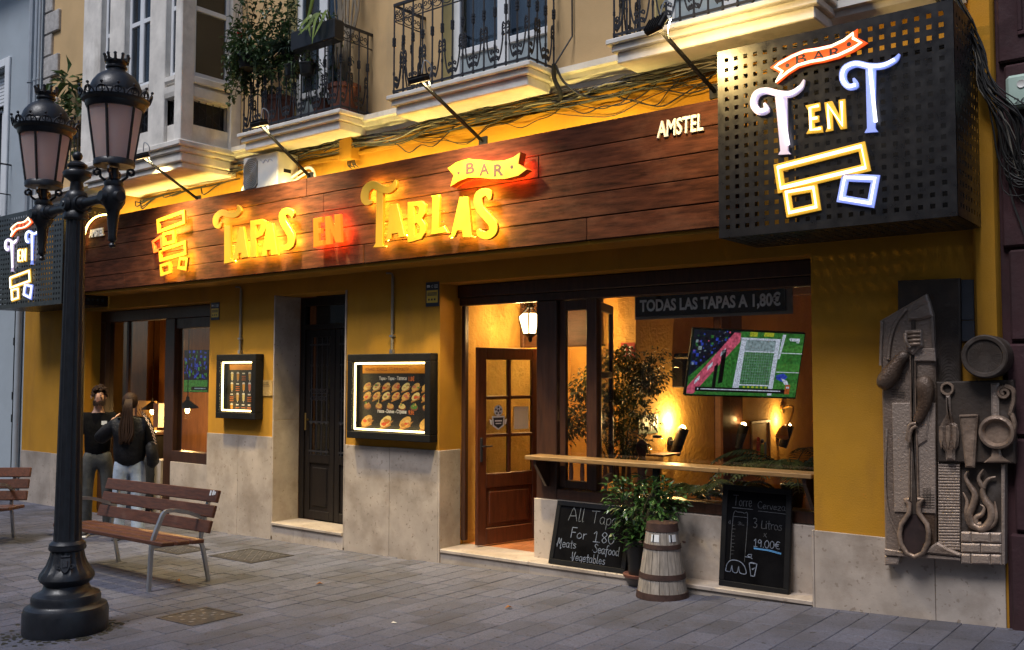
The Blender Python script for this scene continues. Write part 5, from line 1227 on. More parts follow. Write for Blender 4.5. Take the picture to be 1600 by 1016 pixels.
for sg in (1, -1):
    n_ = Vector((-AX.y, AX.x, 0))*sg; q.cyl(n_*.07+Vector((0, 0, 3.10)), n_*.10+Vector((0, 0, 3.10)), .055, .045, n=16); q.cyl(n_*.10+Vector((0, 0, 3.10)), n_*.108+Vector((0, 0, 3.10)), .025, .018, n=12)
q.build('cross_arm', lamp_m, lamp, smooth=40, world=False)
# coat of arms on the bell
q = MB(); q.M = Matrix.Rotation(R(-38+96), 4, 'Z') @ Matrix.Translation((0, -.137, .49)) @ Matrix.Rotation(R(-24), 4, 'X')
q.prism([(-.035, .05), (-.035, -.01), (-.02, -.045), (0, -.06), (.02, -.045), (.035, -.01), (.035, .05)], -.012, .01, .004); q.prism([(-.03, .055), (.03, .055), (.035, .08), (.015, .068), (0, .085), (-.015, .068), (-.035, .08)], -.012, .006, .003); q.box(-.018, .018, -.018, -.010, -.02, .03, .004); q.tube(spiral(.045, -.01, .02, .006, 0, 1.2, 8, -.004), .005, 4); q.tube(spiral(-.045, -.01, .02, .006, 3.1, -1.2, 8, -.004), .005, 4)
q.build('coat_of_arms', lamp_m, lamp, world=False)
frost_m = mat('frosted_lantern_pane', (.86, .74, .74), .15, var=.05, scale=3, trans=.7)
def lantern(first):
    e = thing('lantern', None, None); e.parent = lamp; e.location = AX*AS*(1 if first else -1); return e
lt = lantern(True); zo = -LZ
def zz(P): return [(r_, z+zo) for r_, z in P]
q = MB(); q.lathe(zz([(.008, 2.63), (.02, 2.635), (.024, 2.65), (.012, 2.67), (.026, 2.68), (.03, 2.69), (.028, 2.72), (.044, 2.89), (.048, 2.90), (.062, 2.92), (.078, 2.95), (.082, 3.0), (.074, 3.04), (.06, 3.06), (.066, 3.08), (.06, 3.10), (.035, 3.115), (.030, 3.19)]), 20)
q.cyl((.07, 0, 2.985+zo), (.10, 0, 2.985+zo), .045, .035, n=14); q.cyl((0, -.07, 2.985+zo), (0, -.10, 2.985+zo), .045, .035, n=14); q.build('socket', lamp_m, lt, smooth=40, world=False)
q = MB()
for k in range(4):
    a = R(45+90*k); P = [(r_*math.cos(a), r_*math.sin(a), z+zo) for r_, _, z in spiral(.115, 3.16, .028, .01, 2.5, -1.0, 8)[::-1]+[(.09, 0, 3.13), (.05, 0, 3.10), (.035, 0, 3.08)]]; q.tube(P, .010, 5)
q.build('scroll_bracket', lamp_m, lt, world=False)
q = MB(); q.lathe(zz([(.118, 3.205), (.136, 3.205), (.138, 3.235), (.128, 3.25), (.116, 3.25)]), 28); q.build('bottom_ring', lamp_m, lt, smooth=40, world=False)
for k in range(6):
    q = MB(); a0 = R(60*k+12); n = 4; vs = []
    for z, r_ in ((3.25, .124), (3.61, .176)):
        for i in range(n+1):
            a = a0+R(60)*(i/n)*.96+R(1.2); vs.append((r_*math.cos(a), r_*math.sin(a), z+zo))
    m_ = n+1
    inner = [(x*.97, y*.97, z) for x, y, z in vs]; fs = []
    for i in range(n): fs += [(i, i+1, m_+i+1, m_+i), (2*m_+i, 3*m_+i, 3*m_+i+1, 2*m_+i+1)]
    q.add(vs, [(i, i+1, m_+i+1, m_+i) for i in range(n)]); q.build('pane', frost_m, lt, smooth=60, world=False, recalc=False)
q = MB()
for k in range(6):
    a = R(60*k+12); q.tube([(.127*math.cos(a), .127*math.sin(a), 3.24+zo), (.181*math.cos(a), .181*math.sin(a), 3.62+zo)], .010, 4)
q.build('glazing_rib', lamp_m, lt, world=False)
q = MB(); q.lathe(zz([(.17, 3.605), (.188, 3.605), (.198, 3.625), (.20, 3.645), (.222, 3.66), (.226, 3.675), (.205, 3.69), (.185, 3.705), (.178, 3.72)]), 36); q.build('eave_ring', lamp_m, lt, smooth=40, world=False)
q = MB()
for k in range(14):
    a = 2*math.pi*k/14; c, s_ = math.cos(a), math.sin(a); T_ = Vector((-s_, c, 0)); O = Vector((c*.222, s_*.222, 3.675+zo))
    P = [O+T_*(.042*math.cos(t))+Vector((c*.02*math.sin(t), s_*.02*math.sin(t), .045*math.sin(t))) for t in [math.pi*i/8 for i in range(9)]]; q.tube(P, .006, 4)
    q.tube([O+Vector((0, 0, .0)), O+Vector((c*.018, s_*.018, .062))], [.006, .004], 4); q.ball(O+Vector((c*.02, s_*.02, .066)), .011, 6, 4)
    P = [O+T_*(.022*math.cos(t))+Vector((c*.012, s_*.012, .022+.018*math.sin(t))) for t in [2*math.pi*i/8 for i in range(8)]]; q.tube(P, .004, 4, True)
q.build('crest', lamp_m, lt, world=False)
q = MB(); q.lathe(zz([(.172, 3.69), (.176, 3.72), (.172, 3.755), (.155, 3.80), (.125, 3.84), (.085, 3.868), (.062, 3.880), (.060, 3.895)]), 32); q.build('dome', lamp_m, lt, smooth=50, world=False)
q = MB(); q.lathe(zz([(.060, 3.896), (.07, 3.90), (.072, 3.91), (.062, 3.92), (.066, 3.935), (.076, 3.95), (.072, 3.955), (.03, 3.94)]), 24)
for k in range(10):
    a = 2*math.pi*k/10; q.tube([(.070*math.cos(a), .070*math.sin(a), 3.94+zo), (.080*math.cos(a), .080*math.sin(a), 3.985+zo)], [.012, .009], 5); q.ball((.081*math.cos(a), .081*math.sin(a), 3.99+zo), .012, 6, 4)
q.build('crown', lamp_m, lt, smooth=40, world=False)
l2 = dup(lt); l2.location = -AX*AS

# ---- benches
def make_bench(label, loc, rz, ry):
    t = thing('bench', label, 'bench', loc, rz, 'slatted wooden benches'); t.rotation_euler = (0, ry, rz)
    L = .98
    def bar_(P, w_, th, name):
        q = MB(); q.tube(P, th, 4, flat=1.0)
        return q
    for sx in (-.79, .79):
        q = MB(); fr = smoothpts([(sx, -.30, -.02), (sx, -.285, .30), (sx, -.27, .43), (sx, -.20, .60), (sx, -.17, .655), (sx, -.12, .675), (sx, .02, .655), (sx, .17, .60), (sx, .24, .56)], 4)
        q.tube(fr, .022, 4); q.tube([(sx, -.27, .385), (sx, .21, .365)], .020, 4); q.build('side_frame', steel_m, t, smooth=35, world=False)
        q = MB(); q.tube(smoothpts([(sx, .29, -.02), (sx, .225, .30), (sx, .20, .38), (sx, .235, .56), (sx, .30, .80)], 4), .021, 4); q.build('leg', steel_m, t, smooth=35, world=False)
    q0 = None
    for y, z, w_ in ((-.235, .418, .13), (-.09, .410, .13), (.055, .403, .13), ):
        q = MB(); q.box(-L, L, -.062, .062, -.018, .018, .006); o = q.build('seat_slat', bench_m, t, world=False); o.location = (0, y, z); o.rotation_euler = (R(-3), 0, 0)
    for y, z in ((.205, .515), (.245, .645), (.285, .775)):
        q = MB(); q.box(-L, L, -.018, .018, -.055, .055, .006); o = q.build('back_slat', bench_m, t, world=False); o.location = (0, y-.03, z); o.rotation_euler = (R(-16), 0, 0)
    return t
b1 = make_bench('slatted brown bench standing right of the lamp post, in front of the couple', (-8.37, -2.09, g(-8.37)), R(-1), R(-.7))
q = MB(); q.box(.86, .885, -.0195, -.0182, .0, .045, 0); q.box(.90, .925, -.0195, -.0182, .005, .05, 0); q.box(.93, .95, -.0195, -.0182, .01, .04, 0)
o = q.build('white_sticker', white_m, b1, world=False); o.location = (0, .255, .775); o.rotation_euler = (R(-16), 0, 0)
b2 = dup(b1, (-11.96, -2.48, g(-11.96)), R(42), 'brown slatted bench cut off by the picture edge, beyond the lamp post')
for ch in list(b2.children):
    if ch.name.startswith('white_sticker'): bpy.data.objects.remove(ch)

# ---- the couple and what stands in the doorway
skin_m = mat('skin', (.50, .28, .19), .55, var=.08); hair_m = mat('dark_brown_hair', (.024, .011, .006), .7, spec=.2, var=.4, scale=30, stretch=(6, 6, 1)); cloth_black = mat('black_cotton', (.004, .004, .005), .9, spec=.1, bump=.012, bscale=9, var=.3, scale=10); leather_m = mat('black_jacket', (.005, .005, .007), .6, spec=.25, var=.3, scale=8, bump=.018, bscale=9)
jean_grey = mat('grey_denim', (.060, .062, .060), .9, var=.3, scale=9, bump=.012, bscale=12); jean_blue = mat('light_blue_denim', (.38, .45, .54), .9, var=.22, scale=8, bump=.014, bscale=11); shoe_m = mat('black_shoes', (.012, .011, .011), .5, var=.2); sole_m = mat('white_sole', (.6, .6, .58), .6)
def join(objs, name):
    vs = []; fs = []
    for o in objs:
        b = len(vs); vs += [tuple(v.co) for v in o.data.vertices]; fs += [tuple(i+b for i in p.vertices) for p in o.data.polygons]
    m_ = objs[0].data.materials[0]; par = objs[0].parent
    for o in objs: bpy.data.objects.remove(o)
    me = bpy.data.meshes.new(name); me.from_pydata(vs, [], fs); me.materials.append(m_); me.polygons.foreach_set('use_smooth', [True]*len(me.polygons))
    o = bpy.data.objects.new(name, me); COL.objects.link(o); o.parent = par; return o
def hand_chains(w_, d, side, up, t):
    """palm, four fingers and a thumb; w_ wrist point, d pointing to the finger tips"""
    w_ = Vector(w_); d = Vector(d).normalized(); s_ = Vector(side).normalized(); u = Vector(up).normalized(); out = []
    out.append(skin({'a': (*(w_-d*.02), .022), 'b': (*(w_+d*.04), (.034, .018)), 'c': (*(w_+d*.085), (.036, .016))}, [('a', 'b'), ('b', 'c')], 1, 'palm', skin_m, t))
    for k, L in enumerate((.070, .080, .075, .058)):
        b = w_+d*.08+s_*(-.027+.018*k); e1 = b+d*L*.5+u*.008; e2 = b+d*L*.85+u*.026
        out.append(skin({'a': (*(b-d*.015), .0095), 'b': (*e1, .0088), 'c': (*e2, .0075)}, [('a', 'b'), ('b', 'c')], 1, 'finger', skin_m, t))
    b = w_+d*.03-s_*.030
    out.append(skin({'a': (*(b+s_*.01), .011), 'b': (*(b+d*.03-s_*.018+u*.01), .010), 'c': (*(b+d*.058-s_*.020+u*.022), .0085)}, [('a', 'b'), ('b', 'c')], 1, 'thumb', skin_m, t))
    return out
def person(label, loc, rz, S, pose, group='people by the left window'):
    t = thing('person', label, 'person', loc, rz, None)
    P = {'pel': (0, 0, .96), 'sp': (0, .0, 1.12), 'ch': (0, .0, 1.30), 'nb': (0, .01, 1.45), 'nk': (0, .0, 1.53), 'h0': (0, -.02, 1.585), 'h1': (0, -.022, 1.65), 'h2': (0, -.01, 1.70), 'nose': (0, -.095, 1.63)}
    for sx, sd in ((1, 'L'), (-1, 'R')):
        P.update({'sh'+sd: (.165*sx, .01, 1.41), 'el'+sd: (.225*sx, .03, 1.13), 'wr'+sd: (.235*sx, -.05, .88), 'hp'+sd: (.092*sx, 0, .90), 'kn'+sd: (.105*sx, -.02, .50), 'an'+sd: (.11*sx, .02, .085), 'to'+sd: (.125*sx, -.12, .04)})
    P.update(pose); P = {k: tuple(c*S for c in v) for k, v in P.items()}
    rad = {'pel': (.15, .10), 'sp': (.135, .095), 'ch': (.15, .105), 'nb': (.09, .07), 'nk': .052, 'h0': (.062, .075), 'h1': (.074, .092), 'h2': (.060, .075), 'nose': .014}
    for sd in 'LR': rad.update({'sh'+sd: .055, 'el'+sd: .040, 'wr'+sd: .026, 'hp'+sd: .088, 'kn'+sd: .056, 'an'+sd: .038, 'to'+sd: .03})
    E = [('pel', 'sp'), ('sp', 'ch'), ('ch', 'nb'), ('nb', 'nk'), ('nk', 'h0'), ('h0', 'h1'), ('h1', 'h2'), ('h1', 'nose')]
    for sd in 'LR': E += [('ch', 'sh'+sd), ('sh'+sd, 'el'+sd), ('el'+sd, 'wr'+sd), ('pel', 'hp'+sd), ('hp'+sd, 'kn'+sd), ('kn'+sd, 'an'+sd), ('an'+sd, 'to'+sd)]
    sr = lambda r_, k=1.0, a=0.0: tuple(x*S*k+a for x in r_) if isinstance(r_, tuple) else r_*S*k+a
    bodies = [skin({k: (*P[k], sr(rad[k], .80 if k in ('pel', 'sp', 'ch', 'hpL', 'hpR') else .92)) for k in rad}, E, 2, 'body', skin_m, t, 'pel')]
    for sd, sx in (('L', 1), ('R', -1)):
        w_ = Vector(P['wr'+sd]); d = (w_-Vector(P['el'+sd])); bodies += hand_chains(w_, d, Vector((0, 1, 0)) if abs(d.normalized().y) < .8 else Vector((1, 0, 0)), Vector((-sx, 0, 0)), t)
    join(bodies, 'body')
    q = MB()
    for sx in (1, -1): q.ball((.030*sx*S, P['h1'][1]-.078*S, P['h1'][2]+.005), .009*S, 8, 6)
    q.build('eye', mat('eye_dark', (.05, .035, .03), .3) if 'eye_dark' not in bpy.data.materials else bpy.data.materials['eye_dark'], t, world=False)
    q = MB(); q.tube(smoothpts([(-.022*S, P['h0'][1]-.072*S, P['h0'][2]+.004), (0, P['h0'][1]-.082*S, P['h0'][2]), (.022*S, P['h0'][1]-.072*S, P['h0'][2]+.004)], 3), .006*S, 4); q.build('mouth', mat('lips', (.32, .12, .10), .5) if 'lips' not in bpy.data.materials else bpy.data.materials['lips'], t, world=False)
    for sx in (1, -1):
        q = MB(); q.ball((.078*sx*S, P['h1'][1]+.005, P['h1'][2]-.01), .03*S, 8, 6, sc3=(.35, .7, 1)); q.build('ear', skin_m, t, world=False, smooth=60)
    return t, P, S
# the man
man, P, S = person('bearded man in a black t-shirt and grey jeans, half hidden by the lamp post', (-10.97, -1.06, g(-10.97)), R(58), 1.0,
    {'wrL': (.245, -.06, .88), 'elL': (.235, .02, 1.13), 'h1': (.012, -.025, 1.655), 'nose': (.03, -.095, 1.635), 'anL': (.14, .06, .085), 'toL': (.19, -.07, .04), 'knL': (.12, .0, .5)})
def garment(name, nodes, edges, m, t, sub=2): return skin(nodes, edges, sub, name, m, t)
garment('t_shirt', {'a': (0, 0, .86, (.165, .118)), 'b': (0, 0, 1.12, (.155, .112)), 'c': (0, .0, 1.30, (.172, .122)), 'd': (0, .01, 1.44, (.105, .080)), 'e': (0, .0, 1.475, (.068, .066)), 'l1': (.165, .01, 1.405, .072), 'l2': (.205, .02, 1.24, .066), 'l3': (.22, .025, 1.18, .064), 'r1': (-.165, .01, 1.405, .072), 'r2': (-.205, .02, 1.24, .066), 'r3': (-.22, .025, 1.18, .064)},
        [('a', 'b'), ('b', 'c'), ('c', 'd'), ('d', 'e'), ('c', 'l1'), ('l1', 'l2'), ('l2', 'l3'), ('c', 'r1'), ('r1', 'r2'), ('r2', 'r3')], cloth_black, man)
def trousers(t, P, m, k, hem=.05, wide=1.0):
    n = {'a': (0, 0, P['pel'][2]+.10, (.150*k, .108*k)), 'b': (0, 0, P['pel'][2]-.02, (.16*k, .118*k))}; e = [('a', 'b')]
    for sd in 'LR':
        h_, kn, an = Vector(P['hp'+sd]), Vector(P['kn'+sd]), Vector(P['an'+sd]); mid = h_*.5+kn*.5; m2 = kn*.5+an*.5
        n.update({'h'+sd: (*(h_+Vector((0, 0, -.05))), .105*k), 'm'+sd: (*mid, .088*k*wide), 'k'+sd: (*kn, .078*k*wide), 'n'+sd: (*m2, .076*k*wide), 'e'+sd: (an.x, an.y, hem, .078*k*wide)})
        e += [('b', 'h'+sd), ('h'+sd, 'm'+sd), ('m'+sd, 'k'+sd), ('k'+sd, 'n'+sd), ('n'+sd, 'e'+sd)]
    skin(n, e, 2, 'jeans', m, t)
def shoes(t, P):
    for sd in 'LR':
        a, b = Vector(P['an'+sd]), Vector(P['to'+sd]); d = (b-a); d.z = 0; d.normalize()
        o = skin({'h': (*(a-d*.04+Vector((0, 0, -.035))), (.040, .045)), 'm': (*(a+d*.06+Vector((0, 0, -.035))), (.043, .042)), 't': (*(a+d*.16+Vector((0, 0, -.05))), (.044, .028))}, [('h', 'm'), ('m', 't')], 2, 'shoe', shoe_m, t)
        q = MB(); q.M = Matrix.Translation((a.x+d.x*.06, a.y+d.y*.06, .012)) @ Matrix.Rotation(math.atan2(d.y, d.x), 4, 'Z'); q.box(-.13, .15, -.042, .042, -.012, .010, .008); q.build('sole', sole_m if t is man else shoe_m, o, world=False)
trousers(man, P, jean_grey, .92); shoes(man, P)
q = MB(); h = Vector(P['h1'])
for i in range(260):
    rr2 = random.Random(i); a = rr2.uniform(0, 6.28); z = rr2.uniform(-.2, 1); r_ = math.sqrt(max(0, 1-z*z)); y = .092*r_*math.sin(a)+.008; x = .078*r_*math.cos(a)
    if y < -.045 and z < .45: continue
    p = h+Vector((x, y, .02+.10*z)); q.tube([p*1.0, p+Vector((x*.12+rr2.uniform(-.012, .012), y*.12+.006, .012*z+rr2.uniform(-.01, .012)))], [.017, .008], 5)
q.build('hair', hair_m, man, world=False, smooth=60)
q = MB()
for i in range(110):
    rr2 = random.Random(500+i); a = rr2.uniform(-1.35, 1.35)-1.5708; p = Vector((h.x+.068*math.cos(a), h.y+.086*math.sin(a), h.z-.055-rr2.uniform(0, .05))); q.tube([p, p+Vector((0, -.008, -.014))], [.011, .005], 4)
q.build('beard', hair_m, man, world=False)
q = MB().box(.045, .105, -.150, -.139, 1.315, 1.36); q.build('chest_print', white_m, man, world=False)
q = MB(); q.lathe([(.030, -.012), (.031, .012)], 12, (P['wrL'][0], P['wrL'][1]+.006, P['wrL'][2]+.02)); q.build('wrist_watch', steel_m, man, world=False)
# the woman
wom, P, S = person('woman seen from behind in a black jacket and pale blue jeans, hand raised', (-10.36, -1.00, g(-10.36)), R(-128), .955,
    {'elL': (.36, -.05, 1.20), 'wrL': (.25, -.22, 1.40), 'elR': (-.24, -.03, 1.13), 'wrR': (-.17, -.20, 1.02), 'anL': (.13, .0, .085), 'anR': (-.12, .03, .085), 'h1': (.01, -.03, 1.65), 'h2': (.01, -.012, 1.70)})
lea = {k: v for k, v in P.items()}
garment('jacket', {'a': (0, .01, .80, (.175, .130)), 'b': (0, .01, 1.02, (.20, .15)), 'c': (0, .01, 1.15, (.195, .15)), 'd': (0, .01, 1.27, (.185, .14)), 'e': (0, .01, 1.39, (.105, .085)), 'f': (0, .005, 1.43, (.075, .07)),
     'l1': (.165, .0, 1.33, .095), 'l2': (*P['elL'], .085), 'l3': (*(Vector(P['elL'])*.35+Vector(P['wrL'])*.65), .068), 'l4': (*(Vector(P['elL'])*.1+Vector(P['wrL'])*.9), .048), 'r1': (-.165, .0, 1.33, .095), 'r2': (*P['elR'], .088), 'r3': (*(Vector(P['elR'])*.2+Vector(P['wrR'])*.8), .062)},
     [('a', 'b'), ('b', 'c'), ('c', 'd'), ('d', 'e'), ('e', 'f'), ('d', 'l1'), ('l1', 'l2'), ('l2', 'l3'), ('l3', 'l4'), ('d', 'r1'), ('r1', 'r2'), ('r2', 'r3')], leather_m, wom)
trousers(wom, P, jean_blue, .98, .045, 1.12); shoes(wom, P)
h = Vector(P['h1']); q = MB(); q.ball(h+Vector((0, .018, .018)), .104, 16, 10, sc3=(.86, .98, 1.0))
hl = q.build('hair', hair_m, wom, world=False, smooth=60)
q = MB()
for i in range(70):
    r2 = random.Random(900+i); x0 = r2.uniform(-.035, .035); y0 = r2.uniform(-.02, .03)
    q.tube(smoothpts([h+Vector((x0*.8, .085+y0*.4, .05)), h+Vector((x0*1.2, .150+y0, -.02)), h+Vector((x0*1.6+.01, .165+y0, -.16)), h+Vector((x0*2.2+.01, .175+y0*1.3, -.32)), h+Vector((x0*1.6+.015+r2.uniform(-.02, .02), .185+y0*1.2, -.42-r2.random()*.06))], 3), [.009]*4+[.010]*4+[.009]*4+[.004], 4)
q.build('ponytail', hair_m, wom, world=False, smooth=60)
bg_ = thing('shoulder_bag', 'black shoulder bag with a pale chequered strap hanging on the woman', 'bag', (wom.location.x, wom.location.y, wom.location.z), R(-128))
q = MB(); q.M = Matrix.Translation((-.26, .05, .98)) @ Matrix.Rotation(R(6), 4, 'Y'); q.box(-.05, .06, -.15, .15, -.15, .15, .04); q.build('pouch', leather_m, bg_, world=False, smooth=50)
strap = [Vector(p) for p in smoothpts([(-.295, .13, 1.08), (-.285, .165, 1.18), (-.245, .165, 1.30), (-.17, .12, 1.425), (-.12, .02, 1.46), (-.16, -.10, 1.40), (-.25, -.14, 1.20), (-.28, -.10, 1.08)], 6)]
q = MB()
for i in range(len(strap)-1):
    a, b = strap[i], strap[i+1]; d = (b-a).normalized(); n_ = Vector((-1, .55, .1)); s_ = d.cross(n_).normalized()
    for j in range(3):
        o0 = s_*(-.024+.016*j); q.add([a+o0, a+o0+s_*.016, b+o0+s_*.016, b+o0], [(0, 1, 2, 3)], (i+j) % 2)
q.build('strap', [cloth_black, mat('strap_pale', (.55, .42, .36), .8)], bg_, world=False, recalc=False)
st_ = thing('jacket_on_stool', 'dark blue quilted jacket draped over a stool in the left doorway, behind the woman', 'jacket', (-11.93, .05, -.17))
quilt_m = mat('navy_quilt', (.018, .024, .042), .6, var=.4, scale=9, bump=.006, bscale=10)
q = MB()
for k in range(4): q.cyl((.14*math.cos(R(45+90*k)), .14*math.sin(R(45+90*k)), 0), (.10*math.cos(R(45+90*k)), .10*math.sin(R(45+90*k)), .74), .014, n=6)
q.lathe([(.16, .74), (.17, .77), (.15, .79)], 16); q.build('stool', black_m, st_, world=False)
q = MB(); prof = []
for k in range(14): prof += [(.185+.012*(k % 2)+.004*k*.3, .10+.052*k)]
q.lathe([(.10, .09)]+prof+[(.16, .86), (.10, .90), (.03, .91)], 18); q.build('jacket', quilt_m, st_, world=False, smooth=70)

# ---- barrel
BX_, BY_ = -3.80, -.235; bz = g(BX_)
br = thing('wooden_barrel', 'grey tapered wooden tub with rusty iron hoops on the paving before the plant', 'barrel', (BX_, BY_, bz))
stave_m = mat('weathered_staves', (.27, .235, .20), .85, var=.35, scale=4, stretch=(14, 14, 1), rnd=.16, bump=.0012, bscale=16, bstretch=(14, 14, 1), dirt=((.10, .08, .065), 5, .55, .85, (3, 3, .6)))
hoop_m = mat('rusty_hoop', (.055, .028, .022), .75, metal=.3, var=.35, scale=16, bump=.001, bscale=70)
def br_r(z): return .205-.088*z/.575
NS = 16
for k in range(NS):
    q = MB(); a0 = 2*math.pi*(k+.03)/NS; a1 = 2*math.pi*(k+.97)/NS; vs = []
    for z in (.0, .575):
        for a in (a0, (a0+a1)/2, a1): vs.append((br_r(z)*math.cos(a), br_r(z)*math.sin(a), z))
        for a in (a0, a1): vs.append(((br_r(z)-.02)*math.cos(a), (br_r(z)-.02)*math.sin(a), z))
    q.add(vs, [(0, 1, 6, 5), (1, 2, 7, 6), (2, 4, 9, 7), (4, 3, 8, 9), (3, 0, 5, 8), (0, 3, 4, 2, 1), (5, 6, 7, 9, 8)]); q.build('stave', stave_m, br, world=False)
for z0, z1 in ((.0, .05), (.155, .195), (.385, .42), (.52, .582)):
    q = MB(); q.lathe([(br_r(z0)-.012, z0-.001), (br_r(z0)+.006, z0), (br_r(z1)+.006, z1), (br_r(z1)-.012, z1+.001)], 32); q.build('hoop', hoop_m, br, world=False, smooth=40)
q = MB(); q.lathe([(.10, .50), (.10, .51)], 20); q.build('lid', stave_m, br, world=False)
q = MB()
for sg in (1, -1):
    d = Vector((math.cos(R(-38)), math.sin(R(-38)), 0)).cross(Vector((0, 0, 1)))*sg; d = Vector((math.cos(R(38)), math.sin(R(38)), 0))*sg; n_ = Vector((-d.y, d.x, 0))
    q.tube([d*.152+n_*(.03*math.cos(t))+d*(.012+.02*math.sin(t))+Vector((0, 0, .425)) for t in [math.pi*i/8 for i in range(9)]], .005, 5)
q.build('handle', hoop_m, br, world=False)
for ang, name in ((R(-38), 'label'), (R(-85), 'label')):
    q = MB(); vs = []
    for i in range(6):
        a = ang-.25+.5*i/5+(.25 if ang > -1 else 0)
        for z in (.445, .50): vs.append(((br_r(z)+.003)*math.cos(a), (br_r(z)+.003)*math.sin(a), z))
    q.add(vs, [(2*i, 2*i+2, 2*i+3, 2*i+1) for i in range(5)]); o = q.build(name, [white_m, mat('label_red', (.4, .05, .08), .6) if 'label_red' not in bpy.data.materials else bpy.data.materials['label_red'], blk2], br, world=False)
    o.data.polygons[1].material_index = 2

# ---- chalkboards
CH = {'A': ([[(0, 0), (.38, 1), (.75, 0)], [(.12, .35), (.62, .38)]], .8), 'l': ([[(.12, 1.02), (.08, .1), (.16, 0), (.22, .06)]], .28), 'T': ([[(0, .98), (.8, 1.02)], [(.42, 1), (.38, 0)]], .85),
 'a': ([[(.46, .5), (.25, .56), (.06, .4), (.05, .15), (.2, .0), (.38, .1), (.46, .5), (.44, .08), (.54, 0)]], .58), 'p': ([[(.08, .5), (.06, -.38)], [(.08, .38), (.3, .55), (.48, .4), (.42, .1), (.22, 0), (.08, .12)]], .56), 's': ([[(.42, .48), (.2, .55), (.08, .42), (.3, .28), (.42, .14), (.26, 0), (.04, .06)]], .5),
 'F': ([[(.1, 1), (.06, 0)], [(.1, 1), (.6, 1.02)], [(.08, .55), (.46, .56)]], .6), 'o': ([[(.25, .54), (.05, .36), (.08, .1), (.28, 0), (.46, .16), (.44, .42), (.25, .54)]], .54), 'r': ([[(.08, .52), (.08, 0)], [(.08, .34), (.22, .5), (.38, .5)]], .42),
 '1': ([[(.05, .78), (.28, 1), (.26, 0)], [(.05, 0), (.48, .0)]], .5), '.': ([[(.06, .04), (.10, .0)]], .2), '8': ([[(.3, .52), (.08, .72), (.28, 1), (.5, .76), (.12, .28), (.28, 0), (.52, .22), (.3, .52)]], .6), '0': ([[(.3, 1), (.06, .66), (.1, .2), (.32, 0), (.54, .3), (.5, .78), (.3, 1)]], .6),
 'M': ([[(0, 0), (.12, 1), (.3, .35), (.52, 1), (.5, -.2), (.62, -.1)]], .72), 'e': ([[(.06, .28), (.44, .32), (.34, .54), (.12, .48), (.05, .2), (.2, 0), (.46, .1)]], .52), 't': ([[(.22, .86), (.2, .08), (.32, 0)], [(.02, .56), (.42, .6)]], .42), 'S': ([[(.6, .88), (.34, 1.02), (.1, .8), (.4, .5), (.56, .22), (.3, 0), (.04, .1)]], .64),
 'f': ([[(.44, .96), (.26, 1), (.18, .7), (.14, -.3)], [(.0, .5), (.36, .52)]], .42), 'd': ([[(.44, 1), (.42, .05), (.5, 0)], [(.42, .42), (.2, .54), (.04, .3), (.14, .02), (.34, .05), (.42, .2)]], .56), 'V': ([[(.0, .95), (.1, .1), (.24, 0), (.42, .9), (.52, .95)]], .56), 'g': ([[(.44, .48), (.2, .55), (.04, .3), (.18, .05), (.42, .2), (.44, .5), (.42, -.25), (.24, -.38), (.06, -.26)]], .56),
 'b': ([[(.08, 1), (.08, .02)], [(.08, .36), (.3, .54), (.46, .3), (.34, .02), (.08, .08)]], .54), 'n': ([[(.06, .52), (.06, 0)], [(.06, .36), (.26, .54), (.4, .36), (.4, 0)]], .5), '\u00b7': ([[(.06, .28), (.12, .24)]], .22), ' ': ([], .45), 'C': ([[(.56, .86), (.3, 1), (.06, .6), (.12, .14), (.36, 0), (.6, .12)]], .66), 'v': ([[(.02, .52), (.2, 0), (.42, .54)]], .48), 'z': ([[(.04, .52), (.42, .52), (.04, 0), (.46, .02)]], .52),
 '3': ([[(.06, .94), (.34, 1.02), (.5, .78), (.22, .54), (.54, .34), (.4, .02), (.06, .06)]], .62), 'L': ([[(.08, .8), (.04, .04), (.5, .02)]], .52), 'i': ([[(.08, .52), (.08, 0)], [(.08, .74), (.1, .78)]], .24), 'x': ([[(.02, .9), (.5, 0)], [(.5, .92), (.0, .02)]], .55), '9': ([[(.46, .84), (.2, 1), (.06, .7), (.26, .5), (.46, .84), (.40, 0)]], .58), '\u20ac': ([[(.58, .9), (.34, 1), (.14, .6), (.18, .16), (.42, 0), (.6, .1)], [(.0, .6), (.46, .6)], [(.0, .4), (.42, .4)]], .66)}
def chalk(q, s, u0, v0, u1, v1, wd, rr):
    """hand lettering between u0..u1 standing on v0, capitals up to v1"""
    tot = sum(CH[c][1] for c in s); k = (u1-u0)/tot; hh = v1-v0; x = u0
    for c in s:
        st, w_ = CH[c]
        for L in st:
            P = [(x+p[0]*k*.95+rr.uniform(-.0015, .0015), v0+p[1]*hh+rr.uniform(-.002, .002)) for p in L]
            if len(P) > 2: P = smoothpts2(P, 3)
            line(q, P, wd, rr)
        x += w_*k
def line(q, P, wd, rr):
    P = [Vector((a, b)) for a, b in P]
    for a, b in zip(P, P[1:]):
        d = b-a
        if d.length < 1e-5: continue
        n_ = Vector((-d.y, d.x)).normalized()*wd*.5*rr.uniform(.7, 1.15); e = d.normalized()*wd*.3
        V = [a-e+n_, a-e-n_, b+e-n_, b+e+n_]; q.add([(p.x, -.0022, p.y) for p in V], [(0, 1, 2, 3)])
chk_w = mat('white_chalk', (.17, .20, .27), .95, var=.35, scale=60); chk_f = mat('faint_chalk', (.05, .053, .062), .95, var=.4, scale=60); chk_b = mat('blue_chalk', (.08, .26, .55), .9, var=.2)
